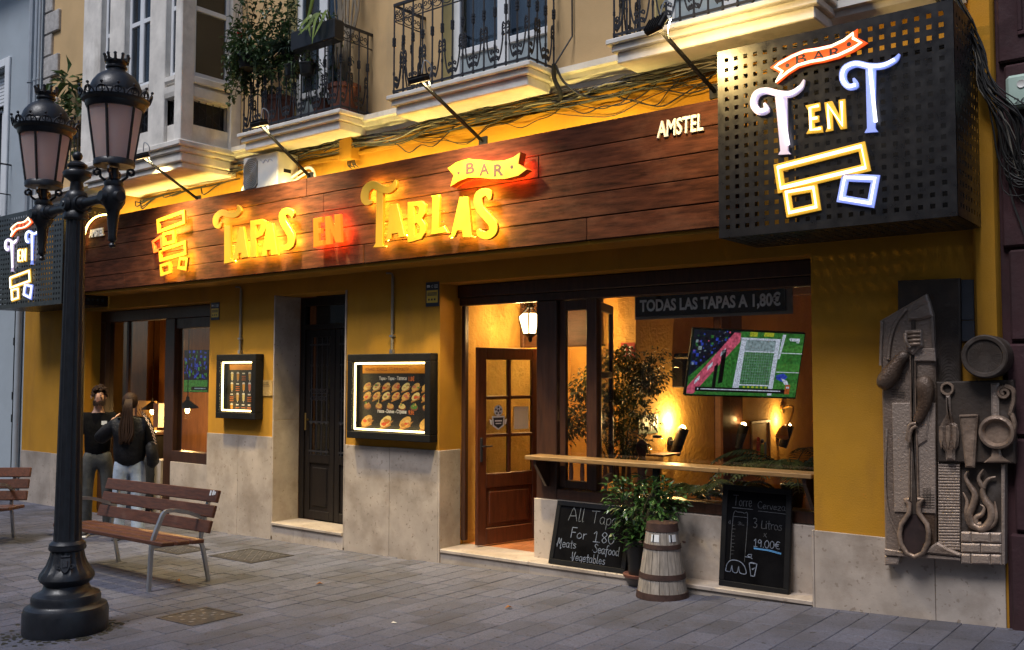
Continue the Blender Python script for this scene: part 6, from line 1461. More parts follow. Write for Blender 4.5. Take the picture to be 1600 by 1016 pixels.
def board(label, x0, x1, y0, z0, H, lean):
    t = thing('chalkboard', label, 'chalkboard', (x0, y0, z0)); t.rotation_euler = (lean, 0, 0); W = x1-x0
    q = MB()
    for a in ((0, W, 0, .045), (0, W, H-.045, H), (0, .045, .045, H-.045), (W-.045, W, .045, H-.045)): q.box(a[0], a[1], -.012, .022, a[2], a[3], .004)
    q.build('frame', black_m, t, world=False); MB().box(.045, W-.045, 0, .012, .045, H-.045).build('slate', chalk_m, t, world=False); return t, W, H
rr = random.Random(2)
t, W, H = board('wide chalkboard lettered All Tapas for 1.80 leaning below the shelf left of the plant', -5.10, -4.30, .02, .062, .565, R(-15)); q = MB()
q2 = MB()
chalk(q2, 'All', .18*W, .70*H, .40*W, .91*H, .005, rr); chalk(q2, 'Tapas', .48*W, .70*H, .90*W, .89*H, .0045, rr); chalk(q, 'For', .24*W, .44*H, .46*W, .60*H, .0065, rr); chalk(q, '1.80', .54*W, .42*H, .82*W, .58*H, .006, rr)
chalk(q, '\u00b7Meats', .06*W, .28*H, .34*W, .41*H, .006, rr); chalk(q, '\u00b7Seafood', .55*W, .26*H, .90*W, .39*H, .006, rr); chalk(q, '\u00b7Vegetables', .28*W, .10*H, .74*W, .23*H, .006, rr)
q.build('chalk_lettering', chk_w, t, world=False, recalc=False); q2.build('chalk_heading', mat('grey_chalk', (.13, .145, .17), .95, var=.35, scale=60), t, world=False, recalc=False)
t, W, H = board('tall chalkboard with a drawn beer tower and 19.00 leaning on the right window base', -3.47, -2.89, .09, .075, .80, R(-7)); q = MB(); q2 = MB(); q3 = MB()
chalk(q2, 'Torre', .16*W, .80*H, .44*W, .90*H, .006, rr); chalk(q2, 'Cerveza', .52*W, .79*H, .92*W, .86*H, .005, rr); line(q2, [(.15*W, .775*H), (.45*W, .775*H)], .006, rr); line(q2, [(.53*W, .765*H), (.92*W, .76*H)], .004, rr)
chalk(q2, '3 Litros', .46*W, .60*H, .88*W, .69*H, .006, rr); chalk(q2, 'x', .62*W, .52*H, .67*W, .56*H, .005, rr); chalk(q, '19.00\u20ac', .48*W, .42*H, .86*W, .49*H, .005, rr)
for k in range(3): line(q3, [(.49*W, (.405-.004*k)*H), (.70*W, (.402-.004*k)*H), (.87*W, (.385-.004*k)*H)], .006, rr)
tw = lambda P: [(a*W, b*H) for a, b in P]
line(q2, smoothpts2(tw([(.15, .26), (.17, .70), (.24, .735), (.33, .73), (.38, .70), (.36, .26)])), .005, rr); line(q2, tw([(.18, .69), (.37, .69)]), .004, rr)
for k in range(9): line(q2, tw([(.16+.001*k, .32+.035*k), (.19+.015*(k % 2), .322+.035*k)]), .004, rr)
chalk(q2, '3L', .24*W, .61*H, .34*W, .64*H, .004, rr); line(q2, tw([(.10, .625), (.13, .65), (.13, .61), (.10, .625)]), .004, rr)
line(q, smoothpts2(tw([(.09, .15), (.11, .22), (.17, .26), (.28, .26), (.36, .22), (.39, .15), (.30, .15), (.28, .21), (.26, .15), (.20, .15), (.18, .21), (.16, .15), (.09, .15)])), .006, rr)
line(q, tw([(.37, .31), (.45, .31), (.46, .34), (.41, .335)]), .006, rr); line(q, tw([(.40, .325), (.47, .30)]), .005, rr)
line(q, tw([(.43, .255), (.46, .135), (.51, .135), (.54, .255), (.43, .255), (.47, .265), (.54, .255)]), .006, rr); line(q, tw([(.47, .20), (.51, .215), (.48, .195)]), .006, rr)
q.build('chalk_lettering', chk_w, t, world=False, recalc=False); q2.build('faint_lettering', chk_f, t, world=False, recalc=False); q3.build('blue_underline', chk_b, t, world=False, recalc=False)

# ---- plants
def leaf(q, p, d, n_, L, w_, mi=0, fold=.25):
    d = d.normalized(); s_ = d.cross(n_)
    if s_.length < 1e-4: s_ = d.orthogonal()
    s_.normalize(); n2 = s_.cross(d); m_ = p+d*L*.5
    q.add([p, m_+s_*w_*.5+n2*w_*fold, p+d*L-n2*L*.12, m_-s_*w_*.5+n2*w_*fold, m_], [(0, 1, 4), (1, 2, 4), (2, 3, 4), (3, 0, 4)], mi)
def clump(q, c, rad, n, L, rr, w_=.4, droop=.3, stems=None, core=.35):
    c = Vector(c)
    for i in range(n):
        while True:
            v = Vector((rr.uniform(-1, 1), rr.uniform(-1, 1), rr.uniform(-1, 1)))
            if core < v.length < 1: break
        p = c+Vector((v.x*rad[0], v.y*rad[1], v.z*rad[2])); d = Vector((v.x+rr.uniform(-.6, .6), v.y+rr.uniform(-.6, .6), v.z*.6-droop+rr.uniform(-.5, .5)))
        l_ = L*rr.uniform(.6, 1.2); leaf(q, p, d, Vector((rr.uniform(-.4, .4), rr.uniform(-.4, .4), 1)), l_, l_*w_)
def leafmat(name, col, rough=.4, tr=.25, v=.35): return mat(name, col, rough, var=v, scale=9, rnd=.45, trans=tr)
glossy_leaf = leafmat('glossy_leaf', (.035, .085, .022), .25, .15); dark_leaf = leafmat('dark_leaf', (.028, .055, .020)); balc_leaf = leafmat('balcony_leaf', (.045, .085, .028)); blue_leaf = leafmat('blue_green_leaf', (.04, .075, .055)); pale_leaf = leafmat('pale_leaf', (.20, .27, .06), .4, .3); room_leaf = leafmat('room_leaf', (.05, .06, .014)); stem_m = mat('plant_stem', (.07, .06, .03), .8); dry_m = mat('dry_stem', (.22, .18, .13), .9, var=.3)
pot_black = mat('black_plastic_pot', (.010, .010, .011), .4); terra_m = mat('terracotta_pot', (.17, .062, .040), .8, var=.2, dirt=((.10, .05, .04), 5, .5, .8)); soil_m = mat('soil', (.03, .02, .014), .95)
def pot(t, c, r, h, m, name='pot', flare=.8):
    q = MB(); q.lathe([(r*flare*.98, 0), (r*flare, .005), (r*.97, h*.86), (r*1.04, h*.87), (r*1.04, h), (r*.92, h), (r*.90, h*.92)], 20, c); q.build(name, m, t, smooth=40)
    q = MB(); q.lathe([(r*.89, h*.90), (r*.5, h*.93)], 14, c); q.build('soil', soil_m, t, smooth=60)
sp_ = thing('potted_shrub', 'bushy glossy leaved shrub in a black pot behind the wooden tub', 'plant', (-4.16, .02, .065))
q = MB(); q.lathe([(.10, 0), (.135, .004), (.14, .025), (.12, .022)], 20, (-4.16, .02, .066)); q.build('saucer', terra_m, sp_, smooth=40); pot(sp_, (-4.16, .02, .075), .115, .30, pot_black)
rr = random.Random(31); q = MB(); tips = []
for k in range(26):
    a = rr.uniform(0, 6.28); r_ = rr.uniform(.1, .34); zt = rr.uniform(.46, .92); tip = Vector((-4.08+r_*math.cos(a)*1.05, -.01+r_*math.sin(a)*.62, zt)); tips.append(tip)
    q.tube(smoothpts([(-4.16+.03*math.cos(a), .02+.03*math.sin(a), .34), (-4.16+.1*math.cos(a), .02+.07*math.sin(a), .34+(zt-.34)*.6), tip], 4), [.006]*8+[.003], 4)
q.build('stem', stem_m, sp_); q = MB()
for tip in tips:
    ph = rr.uniform(0, 6)
    for j in range(15):
        a = ph+j*2.4; el = rr.uniform(-.35, .35); p = tip-Vector((0, 0, .012*j)); leaf(q, p, Vector((math.cos(a), math.sin(a), el-.03*j+.15)), Vector((0, 0, 1)), rr.uniform(.065, .11), rr.uniform(.026, .042))
clump(q, (-4.07, -.03, .68), (.34, .22, .24), 360, .085, rr, .38, .25)
clump(q, (-4.12, .10, .40), (.16, .10, .12), 60, .08, rr, .38, .6)
q.build('foliage', glossy_leaf, sp_, recalc=False)
# indoor plants
ip = thing('indoor_tree', 'small leaved indoor tree in front of the plaster corner, under the red sign', 'plant', (-5.15, 1.35, .036)); pot(ip, (-5.15, 1.35, .036), .2, .4, terra_m)
rr = random.Random(77); q = MB(); fq = MB()
for k in range(60):
    px, py = rr.choice(((985, 575), (1005, 600), (975, 620), (960, 560), (1000, 650), (965, 660), (1018, 590), (945, 640), (980, 690), (955, 600), (920, 590), (900, 620), (900, 660), (925, 650)))
    P = at(px+rr.uniform(-16, 16), py+rr.uniform(-16, 16), 1.25+rr.uniform(-.2, .2)); clump(fq, P, (.15, .15, .13), 60, .066, rr, .5, .35, None, .1)
    q.tube(smoothpts([(-5.15, 1.35, .4), (-5.15+(P.x+5.15)*.4, 1.35, .9+(P.z-.9)*.4), tuple(P)], 4), [.012]*4+[.006]*4+[.002], 5) if k % 9 == 0 else None
P = at(1030, 565, 1.25)
for k in range(9): clump(fq, (P.x+rr.uniform(-.1, .2), 1.25, P.z+rr.uniform(-.05, .1)), (.08, .08, .05), 9, .06, rr, .4, .3, None, .1)
q.build('branch', stem_m, ip); fq.build('foliage', room_leaf, ip, recalc=False)
def fern(label, px, py, Y, n, L, seed):
    P = at(px, py, Y); t = thing('fern', label, 'plant', tuple(P)); rr = random.Random(seed); q = MB()
    pot(t, (P.x, P.y, P.z-.26), .10, .2, pot_black)
    for k in range(n):
        a = 2*math.pi*k/n+rr.uniform(-.3, .3); l_ = L*rr.uniform(.7, 1.15); up = rr.uniform(.35, .95); d = Vector((math.cos(a), math.sin(a), 0)); pts = []
        for i in range(13):
            s_ = i/12; pts.append(P+d*l_*s_*.85+Vector((0, 0, l_*(up*s_*1.2-1.0*s_*s_*up*.95-.15*s_*s_))))
        q.tube(pts, [.005]*12+[.002], 4)
        for i in range(1, 13):
            tdir = (pts[i]-pts[i-1]).normalized(); sd = tdir.cross(Vector((0, 0, 1))).normalized(); w_ = l_*.20*math.sin(math.pi*(i+1.5)/15)
            for sg in (1, -1):
                for o_ in (0, .5): leaf(q, pts[i-1]*(1-o_)+pts[i]*o_, sd*sg+tdir*.45-Vector((0, 0, .2)), Vector((0, 0, 1)), w_, .028)
    q.build('frond', room_leaf, t, recalc=False); return t
fern('big fern with arching fronds inside the window right of the small picture', 1238, 745, .95, 22, .80, 5)
fern('low fern behind the shelf, left of the tall chalkboard', 1095, 778, .85, 13, .48, 8)
fern('small fern behind the shelf under the middle sconce', 1150, 772, .80, 12, .42, 12)
# balcony garden
def wpt(px, py, Y): return at(px, py, Y)
rr = random.Random(55)
t = thing('rail_planter', 'long black planter box hooked over the balcony rail with drooping pale leaves', 'planter', (-7.7, -.52, 5.2)); MB().box(-8.06, -7.36, -.60, -.455, 5.19, 5.40, .012).build('box', pot_black, t); MB().box(-8.05, -7.37, -.59, -.465, 5.38, 5.402).build('soil', soil_m, t)
q = MB()
for k in range(7):
    x = -7.55+rr.uniform(-.2, .1); pts = smoothpts([(x, -.52, 5.40), (x+.03, -.60, 5.50), (x-.02+rr.uniform(-.1, .1), -.66, 5.40), (x-.04+rr.uniform(-.1, .1), -.68, 5.2+rr.uniform(-.05, .15))], 4)
    for i in range(len(pts)-1):
        d = pts[i+1]-pts[i]; s_ = d.cross(Vector((0, -1, .2))).normalized()*.026*math.sin(math.pi*(i+.6)/13); s2 = d.cross(Vector((0, -1, .2))).normalized()*.026*math.sin(math.pi*(i+1.6)/13); q.add([pts[i]-s_, pts[i]+s_, pts[i+1]+s2, pts[i+1]-s2], [(0, 1, 2, 3)])
q.build('pale_leaves', pale_leaf, t, recalc=False); q = MB(); clump(q, (-7.75, -.52, 5.46), (.3, .09, .09), 90, .07, rr); q.build('foliage', balc_leaf, t, recalc=False)
q = MB(); p0 = wpt(480, 35, -.5); q.tube([p0, wpt(488, 0, -.5), wpt(496, -40, -.5)], [.018, .02, .012], 5); q.build('stalk', pale_leaf, t)
def hang(label, px, py, Y, r, h, n, L, spread, lm=None, flower=None):
    P = wpt(px, py, Y); t = thing('hanging_pot', label, 'plant pot', (P.x, P.y, P.z)); pot(t, (P.x, P.y, P.z), r, h, pot_black); q = MB(); clump(q, (P.x, P.y, P.z+h+spread[2]*.45), spread, n, L, rr, .5, .35, None, .15)
    for k in range(14):
        a = rr.uniform(0, 6.28); pts = smoothpts([(P.x+r*.8*math.cos(a), P.y+r*.8*math.sin(a), P.z+h), (P.x+r*1.5*math.cos(a), P.y+r*1.5*math.sin(a), P.z+h*.7), (P.x+r*1.6*math.cos(a), P.y+r*1.6*math.sin(a), P.z-rr.uniform(.0, .22))], 4); q.tube(pts, .003, 3)
        for p in pts[2:]: leaf(q, p, Vector((rr.uniform(-1, 1), rr.uniform(-1, 1), -.3)), Vector((0, 0, 1)), L*.8, L*.4)
    q.build('foliage', lm or balc_leaf, t, recalc=False)
    if flower:
        q = MB(); f = wpt(flower[0], flower[1], Y-.05)
        for k in range(16): leaf(q, f, Vector((rr.uniform(-1, 1), rr.uniform(-1, 1), rr.uniform(-.3, 1))), Vector((0, 0, 1)), .05, .04)
        q.build('flower', mat('red_petal', (.62, .008, .012), .6), t, recalc=False)
    return t
hang('geranium in a dark pot with one red flower on the balcony corner', 388, 108, -.58, .12, .15, 420, .085, (.26, .17, .22), balc_leaf, (373, 55))
hang('small dark pot of trailing green hung low on the balcony bars, left of its twin', 457, 120, -.50, .09, .12, 60, .055, (.12, .09, .08))
hang('small dark pot of trailing green hung low on the balcony bars, right of its twin', 480, 117, -.50, .09, .12, 70, .055, (.13, .09, .10))
P = wpt(443, 78, -.5); t = thing('grass_plant', 'spiky blue green grass plant spilling over the balcony rail beside the black planter', 'plant', (P.x, P.y, P.z)); pot(t, (P.x, P.y+.1, P.z-.12), .11, .16, pot_black); q = MB()
for k in range(240):
    a = rr.uniform(0, 6.28); e = rr.uniform(-.1, 1); l_ = rr.uniform(.18, .38); d = Vector((math.cos(a), math.sin(a), e)).normalized(); p = Vector((P.x, P.y+.06, P.z+.03)); pts = [p+d*l_*s_+Vector((0, 0, -.45*l_*s_*s_)) for s_ in (0, .35, .7, 1)]
    for i in range(3):
        s_ = d.cross(Vector((0, 0, 1))).normalized()*(.006, .006, .004, .0005)[i]; s2 = d.cross(Vector((0, 0, 1))).normalized()*(.006, .006, .004, .0005)[i+1]; q.add([pts[i]-s_, pts[i]+s_, pts[i+1]+s2, pts[i+1]-s2], [(0, 1, 2, 3)])
q.build('blades', blue_leaf, t, recalc=False)
for label, x, r, h, lv in (('wide terracotta pot with bare vine stems at the right end of the planted balcony', -7.62, .17, .34, 0), ('terracotta pot in the middle of the planted balcony floor', -7.95, .12, .24, 70), ('large dark terracotta pot at the left end of the planted balcony', -8.72, .19, .40, 160)):
    t = thing('terracotta_pot', label, 'plant pot', (x, -.22, 4.49)); pot(t, (x, -.22, 4.49), r, h, terra_m)
    q = MB()
    if lv: clump(q, (x, -.24, 4.49+h+.2), (.22, .15, .26), lv, .09, rr); q.build('foliage', dark_leaf, t, recalc=False)
    else:
        for k in range(16):
            a = rr.uniform(-.08, .08); q.tube(smoothpts([(x+a, -.2, 4.8), (x+a*1.5+rr.uniform(-.05, .05), -.24, 5.2), (x+a*2+rr.uniform(-.08, .08), -.22, 5.6), (x+a*2+rr.uniform(-.14, .14), -.2, 6.2)], 4), rr.uniform(.006, .016), 5)
        q.build('vine_stem', dry_m, t); q = MB(); clump(q, (x-.05, -.26, 5.25), (.18, .12, .45), 90, .06, rr); q.build('foliage', dark_leaf, t, recalc=False)
MB_ = thing('trailing_vine', 'airy green vine hanging at the left end of the planted balcony by the bay', 'plant', (-9.0, -.35, 4.5)); q = MB(); fq = MB()
for k in range(44):
    x = rr.uniform(-9.25, -8.25); y = rr.uniform(-.52, -.3); zt = rr.uniform(5.2, 6.1); zb = rr.uniform(4.85, 5.35); pts = smoothpts([(x, y, zt), (x+rr.uniform(-.15, .15), y-.05, (zt+zb)/2), (x+rr.uniform(-.2, .1), y-.06, zb)], 6); q.tube(pts, .004, 3)
    for p in pts:
        for _ in range(3): leaf(fq, p+Vector((rr.uniform(-.03, .03), rr.uniform(-.03, .03), 0)), Vector((rr.uniform(-1, 1), rr.uniform(-1, 1), rr.uniform(-.8, .3))), Vector((0, 0, 1)), rr.uniform(.05, .10), .045)
q.build('stem', stem_m, MB_); fq.build('foliage', balc_leaf, MB_, recalc=False)
t = thing('window_box_ivy', 'leafy green plant growing from a box on the wall behind the lamp lanterns', 'plant', (-13.3, -.2, 5.3)); P = wpt(118, 170, -.2)
MB().box(P.x-.35, P.x+.35, -.32, -.05, P.z-.5, P.z-.3, .01).build('box', pot_black, t); q = MB(); clump(q, (P.x, -.2, P.z-.05), (.34, .16, .30), 130, .14, rr, .6); clump(q, (P.x-.05, -.25, P.z-.65), (.25, .1, .3), 90, .09, rr, .5, .6)
Q = wpt(105, 128, -.2); clump(q, (Q.x, -.2, Q.z), (.32, .1, .12), 26, .26, rr, .5, .1); q.build('foliage', balc_leaf, t, recalc=False)
q = MB()
for k in range(8): q.cyl((P.x-.35+.1*k, -.33, P.z-1.0), (P.x-.35+.1*k, -.33, P.z-.3), .008, n=5)
q.tube([(P.x-.4, -.33, P.z-1.0), (P.x+.4, -.33, P.z-1.0)], .012, 4); q.tube([(P.x-.4, -.33, P.z-.3), (P.x+.4, -.33, P.z-.3)], .012, 4); q.build('rail', iron_m, t)

# ---- the stone relief
rel = thing('stone_relief', 'carved stone relief of a cook with a long spoon, flames, bricks and kitchen tools', 'sculpture', (-1.75, 0, .45))
rel_w = mat('carved_stone_worn', (.29, .205, .150), .36, metal=.35, var=.45, scale=9, bump=.004, bscale=50, dirt=((.06, .042, .032), 6, .52, .78))
rel_m = mat('carved_stone', (.088, .052, .032), .36, metal=.30, var=.5, scale=7, bump=.007, bscale=60, dirt=((.13, .09, .066), 6, .54, .82), wear=((.42, .33, .27), .53, .64))
rel_d = mat('carved_stone_dark', (.040, .027, .019), .6, var=.3, scale=7, bump=.003, bscale=40, dirt=((.13, .11, .10), 5, .55, .8)); slate_m = mat('slate_tile', (.045, .05, .062), .6, var=.2)
def c6(x, y): return (1360+x/4.2333, 420+y/4.2333)
def c7(x, y): return (1360+x/3.908, 640+y/3.908)
def rp6(P, Y): return [(v.x, v.z) for v in (at(*c6(*p), Y) for p in P)]
def rp7(P, Y): return [(v.x, v.z) for v in (at(*c7(*p), Y) for p in P)]
def carve(name, P, Y0, Y1=-.0, c=.006, m=None): return MB().prism(P, Y0, Y1, c).build(name, m or rel_m, rel, smooth=30)
carve('back_panel', rp6([(180, 78), (590, 62), (598, 760), (420, 760), (180, 500)], -.05), -.05, -.002, .008, rel_d)
q = MB()                                             # wood-like growth rings cut in the back panel
for k in range(22):
    a = at(*c6(470-k*6, 300+k*20), -.051); pts = [at(*c6(440+(i*13), 250+k*23+((i-6)**2)*(1.6 if k < 11 else 2.4)), -.0515) for i in range(12)]
    q.tube([p for p in pts], .0028, 4)
q.build('growth_ring', rel_d, rel)
for P in ([(600, 72), (684, 72), (686, 338), (602, 338)], [(602, 344), (688, 342), (690, 480), (604, 480)]): carve('slate_tile', rp6(P, -.02), -.02, -.001, .002, slate_m)
T6 = [(60, 345), (368, 166), (410, 300), (432, 745)]
body = rp6(T6, -.11)+rp7([(402, 20), (400, 820), (480, 905), (180, 880), (88, 862), (72, 20)], -.11)
carve('robe_slab', body, -.11, -.003, .012)
carve('carved_panel', rp7([(130, -40), (395, -40), (396, 636), (145, 626)], -.125), -.122, -.105, .004)
carve('hood', rp6([(248, 292), (330, 236), (388, 215), (412, 312), (330, 338), (250, 342)], -.13), -.135, -.105, .012)
q = MB(); q.tube(smoothpts([at(*c6(x, y), -.115) for x, y in ((240, 265), (165, 370), (130, 500), (120, 600))], 5), .014, 6); q.build('fold', rel_m, rel, smooth=60); q = MB(); q.tube(smoothpts([at(*c6(x, y), -.115) for x, y in ((78, 350), (72, 480), (68, 640))], 5), .012, 6); q.build('fold', rel_m, rel, smooth=60); q = MB(); q.tube(smoothpts([at(*c7(x, y), -.115) for x, y in ((100, 120), (92, 420), (110, 620), (165, 760), (180, 850))], 5), .008, 6); q.build('fold', rel_m, rel, smooth=60)
for P in ([(285, 530), (425, 525), (430, 612), (288, 612)], ): carve('cuff', rp6(P, -.135), -.135, -.105, .006)
q = MB()
for k in range(6): q.tube([at(*c6(140, 690+k*16+(0 if k < 3 else 60)), -.1235), at(*c6(225, 695+k*16+(0 if k < 3 else 60)), -.1235)], .003, 4)
for k in range(6): q.tube([at(*c7(322+k*9, 480), -.1235), at(*c7(322+k*9, 600), -.1235)], .002, 4); q.tube([at(*c7(310, 520+k*16), -.1235), at(*c7(392, 520+k*16), -.1235)], .002, 4)
q.build('incised_line', rel_d, rel)
# forearms and fist
def chain(name, pts, m=None):
    n = {}; e = []; last = None
    for i, (p, r_) in enumerate(pts):
        n[str(i)] = (p.x-rel.location.x, p.y-rel.location.y, p.z-rel.location.z, r_)
        if last is not None: e.append((last, str(i)))
        last = str(i)
    return skin(n, e, 2, name, m or rel_m, rel)
A6 = lambda x, y, Y=-.14: at(*c6(x, y), Y); A7 = lambda x, y, Y=-.14: at(*c7(x, y), Y)
chain('forearm', [(A6(75, 800), .030), (A6(90, 760), .072), (A6(140, 690), .070), (A6(200, 600), .046), (A6(245, 545), .038)])
chain('forearm', [(A6(350, 700), .040), (A6(358, 760), .066), (A6(370, 840), .060), (A6(350, 930), .044), (A6(315, 1000), .036), (A7(280, 85), .028)])
carve('fist', rp6([(222, 408), (330, 402), (334, 510), (275, 570), (226, 530)], -.17), -.165, -.11, .014)
for k in range(4): q = MB(); q.tube(smoothpts([A6(252, 425+k*26, -.168), A6(290, 421+k*26, -.182), A6(330, 420+k*26, -.170)], 4), .0135, 7); q.build('finger', rel_w, rel, smooth=60)
q = MB(); q.tube(smoothpts([A6(232, 430, -.165), A6(236, 480, -.180), A6(262, 520, -.172)], 4), .014, 7); q.build('thumb', rel_m, rel, smooth=60)
for P in ([(280, 85), (240, 95), (228, 150), (222, 190)], [(282, 100), (252, 120), (240, 165), (236, 200)]): q = MB(); q.tube(smoothpts([A7(x, y, -.16) for x, y in P], 4), .012, 7); q.build('finger', rel_w, rel, smooth=60)
carve('sleeve', rp7([(275, 60), (360, 10), (345, 190), (290, 225), (275, 150)], -.135), -.135, -.115, .008)
# the long spoon
carve('spoon_groove', rp6([(268, 340), (292, 340), (300, 1016), (270, 1016)], -.13)+rp7([(282, 30), (285, 640), (250, 640), (258, 30)], -.13), -.128, -.11, 0, rel_d)
q = MB(); q.tube([A6(264, 570, -.135), A6(270, 1000, -.135), A7(240, 240, -.135), A7(238, 545, -.135)], .006, 6); q.tube([A6(296, 615, -.135), A6(300, 1000, -.135), A7(286, 240, -.135), A7(292, 545, -.135)], .006, 6)
q.build('spoon_rail', rel_w, rel, smooth=60)
sp = [(238, 548), (214, 548), (236, 575), (238, 630), (190, 700), (178, 760), (186, 820), (222, 880), (270, 900), (320, 878), (352, 810), (356, 750), (345, 700), (294, 630), (296, 575), (318, 546), (292, 548)]
q = MB(); q.tube([A7(x, y, -.145) for x, y in sp], .017, 8); q.build('spoon_rim', rel_w, rel, smooth=60)
carve('spoon_bowl', rp7([(238, 560), (292, 560), (292, 640), (340, 705), (352, 770), (340, 830), (300, 880), (262, 890), (215, 865), (185, 800), (185, 750), (205, 690), (240, 640)], -.118), -.125, -.112, 0, mat('spoon_hollow', (.028, .014, .012), .6, var=.4, scale=12))
carve('base_band', rp7([(86, 850), (200, 868), (330, 880), (548, 905), (548, 924), (86, 890)], -.12), -.125, -.003, .006)
carve('foot', rp7([(86, 892), (180, 898), (168, 948), (88, 952)], -.10), -.11, -.003, .01); carve('mound', rp7([(310, 872), (405, 812), (470, 850), (548, 884), (545, 902), (340, 880)], -.14), -.14, -.1, .012)
# tool panel
carve('tool_panel', rp6([(432, 748), (944, 735), (950, 1016)], -.12)+rp7([(884, 332), (408, 322), (405, 20)], -.12), -.12, -.003, .01, rel_d)
q = MB(); c0 = A6(508, 795, -.135); q.tube([c0+Vector((.036*math.cos(t), 0, .038*math.sin(t))) for t in [2*math.pi*i/16 for i in range(16)]], .010, 6, True); q.build('spatula_ring', rel_w, rel, smooth=60)
carve('bottle', rp6([(495, 838), (525, 838), (528, 930), (545, 1016)], -.15)+rp7([(528, 95), (540, 150), (535, 215), (515, 255), (515, 312), (460, 312), (455, 258), (425, 215), (414, 150), (430, 85), (462, 30)], -.15), -.155, -.115, .016)
q = MB()
for x0 in (432, 474, 514): q.prism(rp7([(x0-13, 105), (x0, 96), (x0+13, 105), (x0+13, 190), (x0, 240), (x0-13, 190)], -.155), -.1615, -.154, .004)
q.build('bottle_flute', rel_w, rel)
carve('tumbler', rp7([(538, 36), (654, 32), (632, 358), (576, 356)], -.17), -.165, -.115, .012, rel_w); q = MB(); q.tube([A7(545, 40, -.166), A7(650, 36, -.166)], .008, 6); q.build('tumbler_rim', rel_w, rel)
pc = A7(772, 140, -.15); q = MB(); q.M = Matrix.Translation((pc.x, -.115, pc.z)) @ Matrix.Rotation(R(90), 4, 'X'); q.lathe([(.108, 0), (.112, .03), (.105, .055), (.090, .060), (.078, .045), (.072, .02), (.0, .018)], 32); q.build('pan', rel_w, rel, smooth=40)
carve('pan_neck', rp6([(795, 760), (848, 755), (850, 1000), (800, 1000)], -.14), -.145, -.115, .012); carve('pan_foot', rp7([(742, 238), (790, 238), (800, 285), (856, 326), (690, 326), (735, 285)], -.14), -.145, -.115, .010, rel_w)
q = MB(); c0 = A6(885, 820, -.14); q.tube([c0+Vector((p[0], 0, p[2])) for p in spiral(0, 0, .040, .010, 1.6, 1.5, 22)], .013, 6); q.tube(smoothpts([A6(888, 775, -.14), A6(940, 800, -.14), A6(948, 870, -.14), A6(925, 960, -.14), A7(862, 30, -.14), A7(880, 90, -.14), A7(870, 160, -.14), A7(855, 200, -.14)], 5), .016, 6); q.build('scroll_handle', rel_w, rel, smooth=60)
# the drum above it
dc = at(1537, 557, -.24); q = MB(); q.M = Matrix.Translation((dc.x, -.001, dc.z)) @ Matrix.Rotation(R(90), 4, 'X'); q.lathe([(.141, 0), (.143, .20), (.140, .225), (.132, .232), (.112, .23), (.106, .222), (.104, .214), (.002, .208)], 40); q.build('drum', rel_d, rel, smooth=40)
q = MB(); q.M = Matrix.Translation((dc.x, -.001, dc.z)) @ Matrix.Rotation(R(90), 4, 'X'); q.lathe([(.002, .205), (.1035, .2165), (.002, .2105)], 40); q.build('drum_hollow', rel_d, rel, smooth=60)
q = MB()
for k in range(36): a = R(10*k); q.tube([dc+Vector((.035*math.cos(a), .027, .035*math.sin(a))), dc+Vector((.097*math.cos(a), .022, .097*math.sin(a)))], .0025, 4)
q.build('hatching', rel_d, rel)
# ribbed column, flames and bricks
carve('column_back', rp7([(412, 322), (548, 325), (550, 884), (470, 850), (414, 815)], -.09), -.09, -.003, .004)
for k in range(30):
    y = 332+k*17.6; yb = y+13
    if yb > 822: x1 = 552; carve('rib', rp7([(416 if k < 28 else 440, y), (548, y+2), (550, yb+2), (416 if k < 28 else 452, yb)], -.10), -.105, -.085, .003)
    else: carve('rib', rp7([(416, y), (546, y+2), (546, yb+2), (416, yb)], -.10), -.105, -.085, .003)
carve('flame_panel', rp7([(552, 325), (815, 330), (815, 752), (552, 745)], -.08), -.075, -.003, .004, rel_d); carve('side_strip', rp7([(796, 335), (818, 335), (818, 950), (800, 950)], -.11), -.105, -.003, .006)
for P, r0 in (([(600, 375), (580, 405), (600, 455), (640, 520), (625, 590), (605, 640), (620, 700), (665, 725)], .020), ([(565, 505), (590, 560), (588, 640), (610, 705), (660, 728)], .015), ([(690, 365), (660, 420), (690, 480), (690, 470)], .014), ([(765, 412), (715, 430), (685, 500), (705, 560), (735, 600), (738, 670), (700, 720), (660, 730)], .022), ([(760, 560), (768, 640), (750, 700), (690, 735)], .014), ([(670, 580), (695, 600), (680, 640), (645, 660), (650, 700), (680, 700)], .015)):
    pts = smoothpts([A7(x, y, -.10) for x, y in P], 4); n = len(pts); q = MB(); q.tube(pts, [r0*(.25+.95*min(1, i/(n*.45))) for i in range(n)], 7); q.build('flame', rel_w, rel, smooth=60)
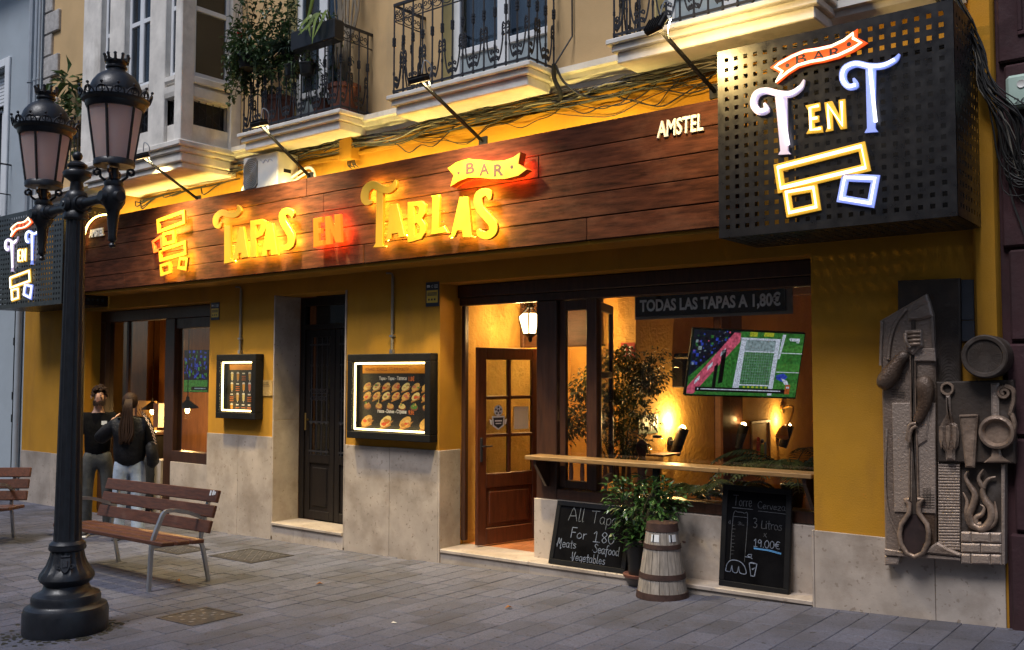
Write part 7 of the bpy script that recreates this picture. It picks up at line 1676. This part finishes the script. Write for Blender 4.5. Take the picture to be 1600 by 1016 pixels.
for row in (((552, 612), (614, 728), (730, 797)), ((552, 668), (672, 797)), ((552, 610), (614, 728), (731, 797))):
    r_ = (((552, 612), (614, 728), (730, 797)), ((552, 668), (672, 797)), ((552, 610), (614, 728), (731, 797))).index(row) if False else None
rows = [(748, 812, ((552, 611), (614, 728), (731, 797))), (817, 876, ((552, 668), (672, 798))), (881, 946, ((552, 609), (613, 729), (732, 798)))]
for y0, y1, xs in rows:
    for a, b in xs:
        carve('brick', rp7([(a, y0+(a-552)*.03), (b, y0+(b-552)*.03), (b, y1+(b-552)*.03-3), (a, y1+(a-552)*.03-3)], -.12), -.12, -.02, .010)
carve('mortar', rp7([(552, 750), (800, 756), (800, 950), (552, 940)], -.10), -.105, -.003, 0, rel_d)

# ---- litter and moss
rr = random.Random(12)
for label, x, y in (('dry orange leaf lying under the bench', -7.75, -2.0), ('small dry leaf lying on the paving in front of the tapas menu plinth', -6.55, -1.35), ('small dry leaf on the paving before the wooden tub', -4.55, -1.2)):
    t = thing('fallen_leaf', label, 'leaf', (x, y, g(x)+.004)); q = MB(); a = rr.uniform(0, 6.28)
    leaf(q, Vector((0, 0, .004)), Vector((math.cos(a), math.sin(a), .1)), Vector((0, 0, 1)), .07, .045, 0, .3); q.build('leaf_blade', mat('dry_leaf', (.34, .13, .03), .7) if 'dry_leaf' not in bpy.data.materials else bpy.data.materials['dry_leaf'], t, world=False, recalc=False)
t = thing('paper_scrap', 'tiny white paper scrap on the open paving in front of the open door', 'litter', (-5.0, -2.05, g(-5.0)+.003)); q = MB(); q.add([(0, 0, .003), (.035, .008, .006), (.03, .03, .003), (-.004, .024, .008)], [(0, 1, 2), (0, 2, 3)]); q.build('scrap', paper_m, t, world=False)
q = MB()
for k in range(150):
    a = rr.uniform(0, 6.28); r_ = .287+abs(rr.gauss(0, .07)); x = LX+r_*math.cos(a); y = LYY+r_*math.sin(a); s_ = rr.uniform(.008, .03)
    q.ball((x, y, g(x)+.001), s_, 6, 4, sc3=(1, rr.uniform(.5, 1), .16))
tag(q.build('moss', mat('dark_moss', (.022, .020, .012), .95, var=.5, scale=30)), 'dark moss and grit on the paving around the lamp post foot', 'moss', None, 'stuff')
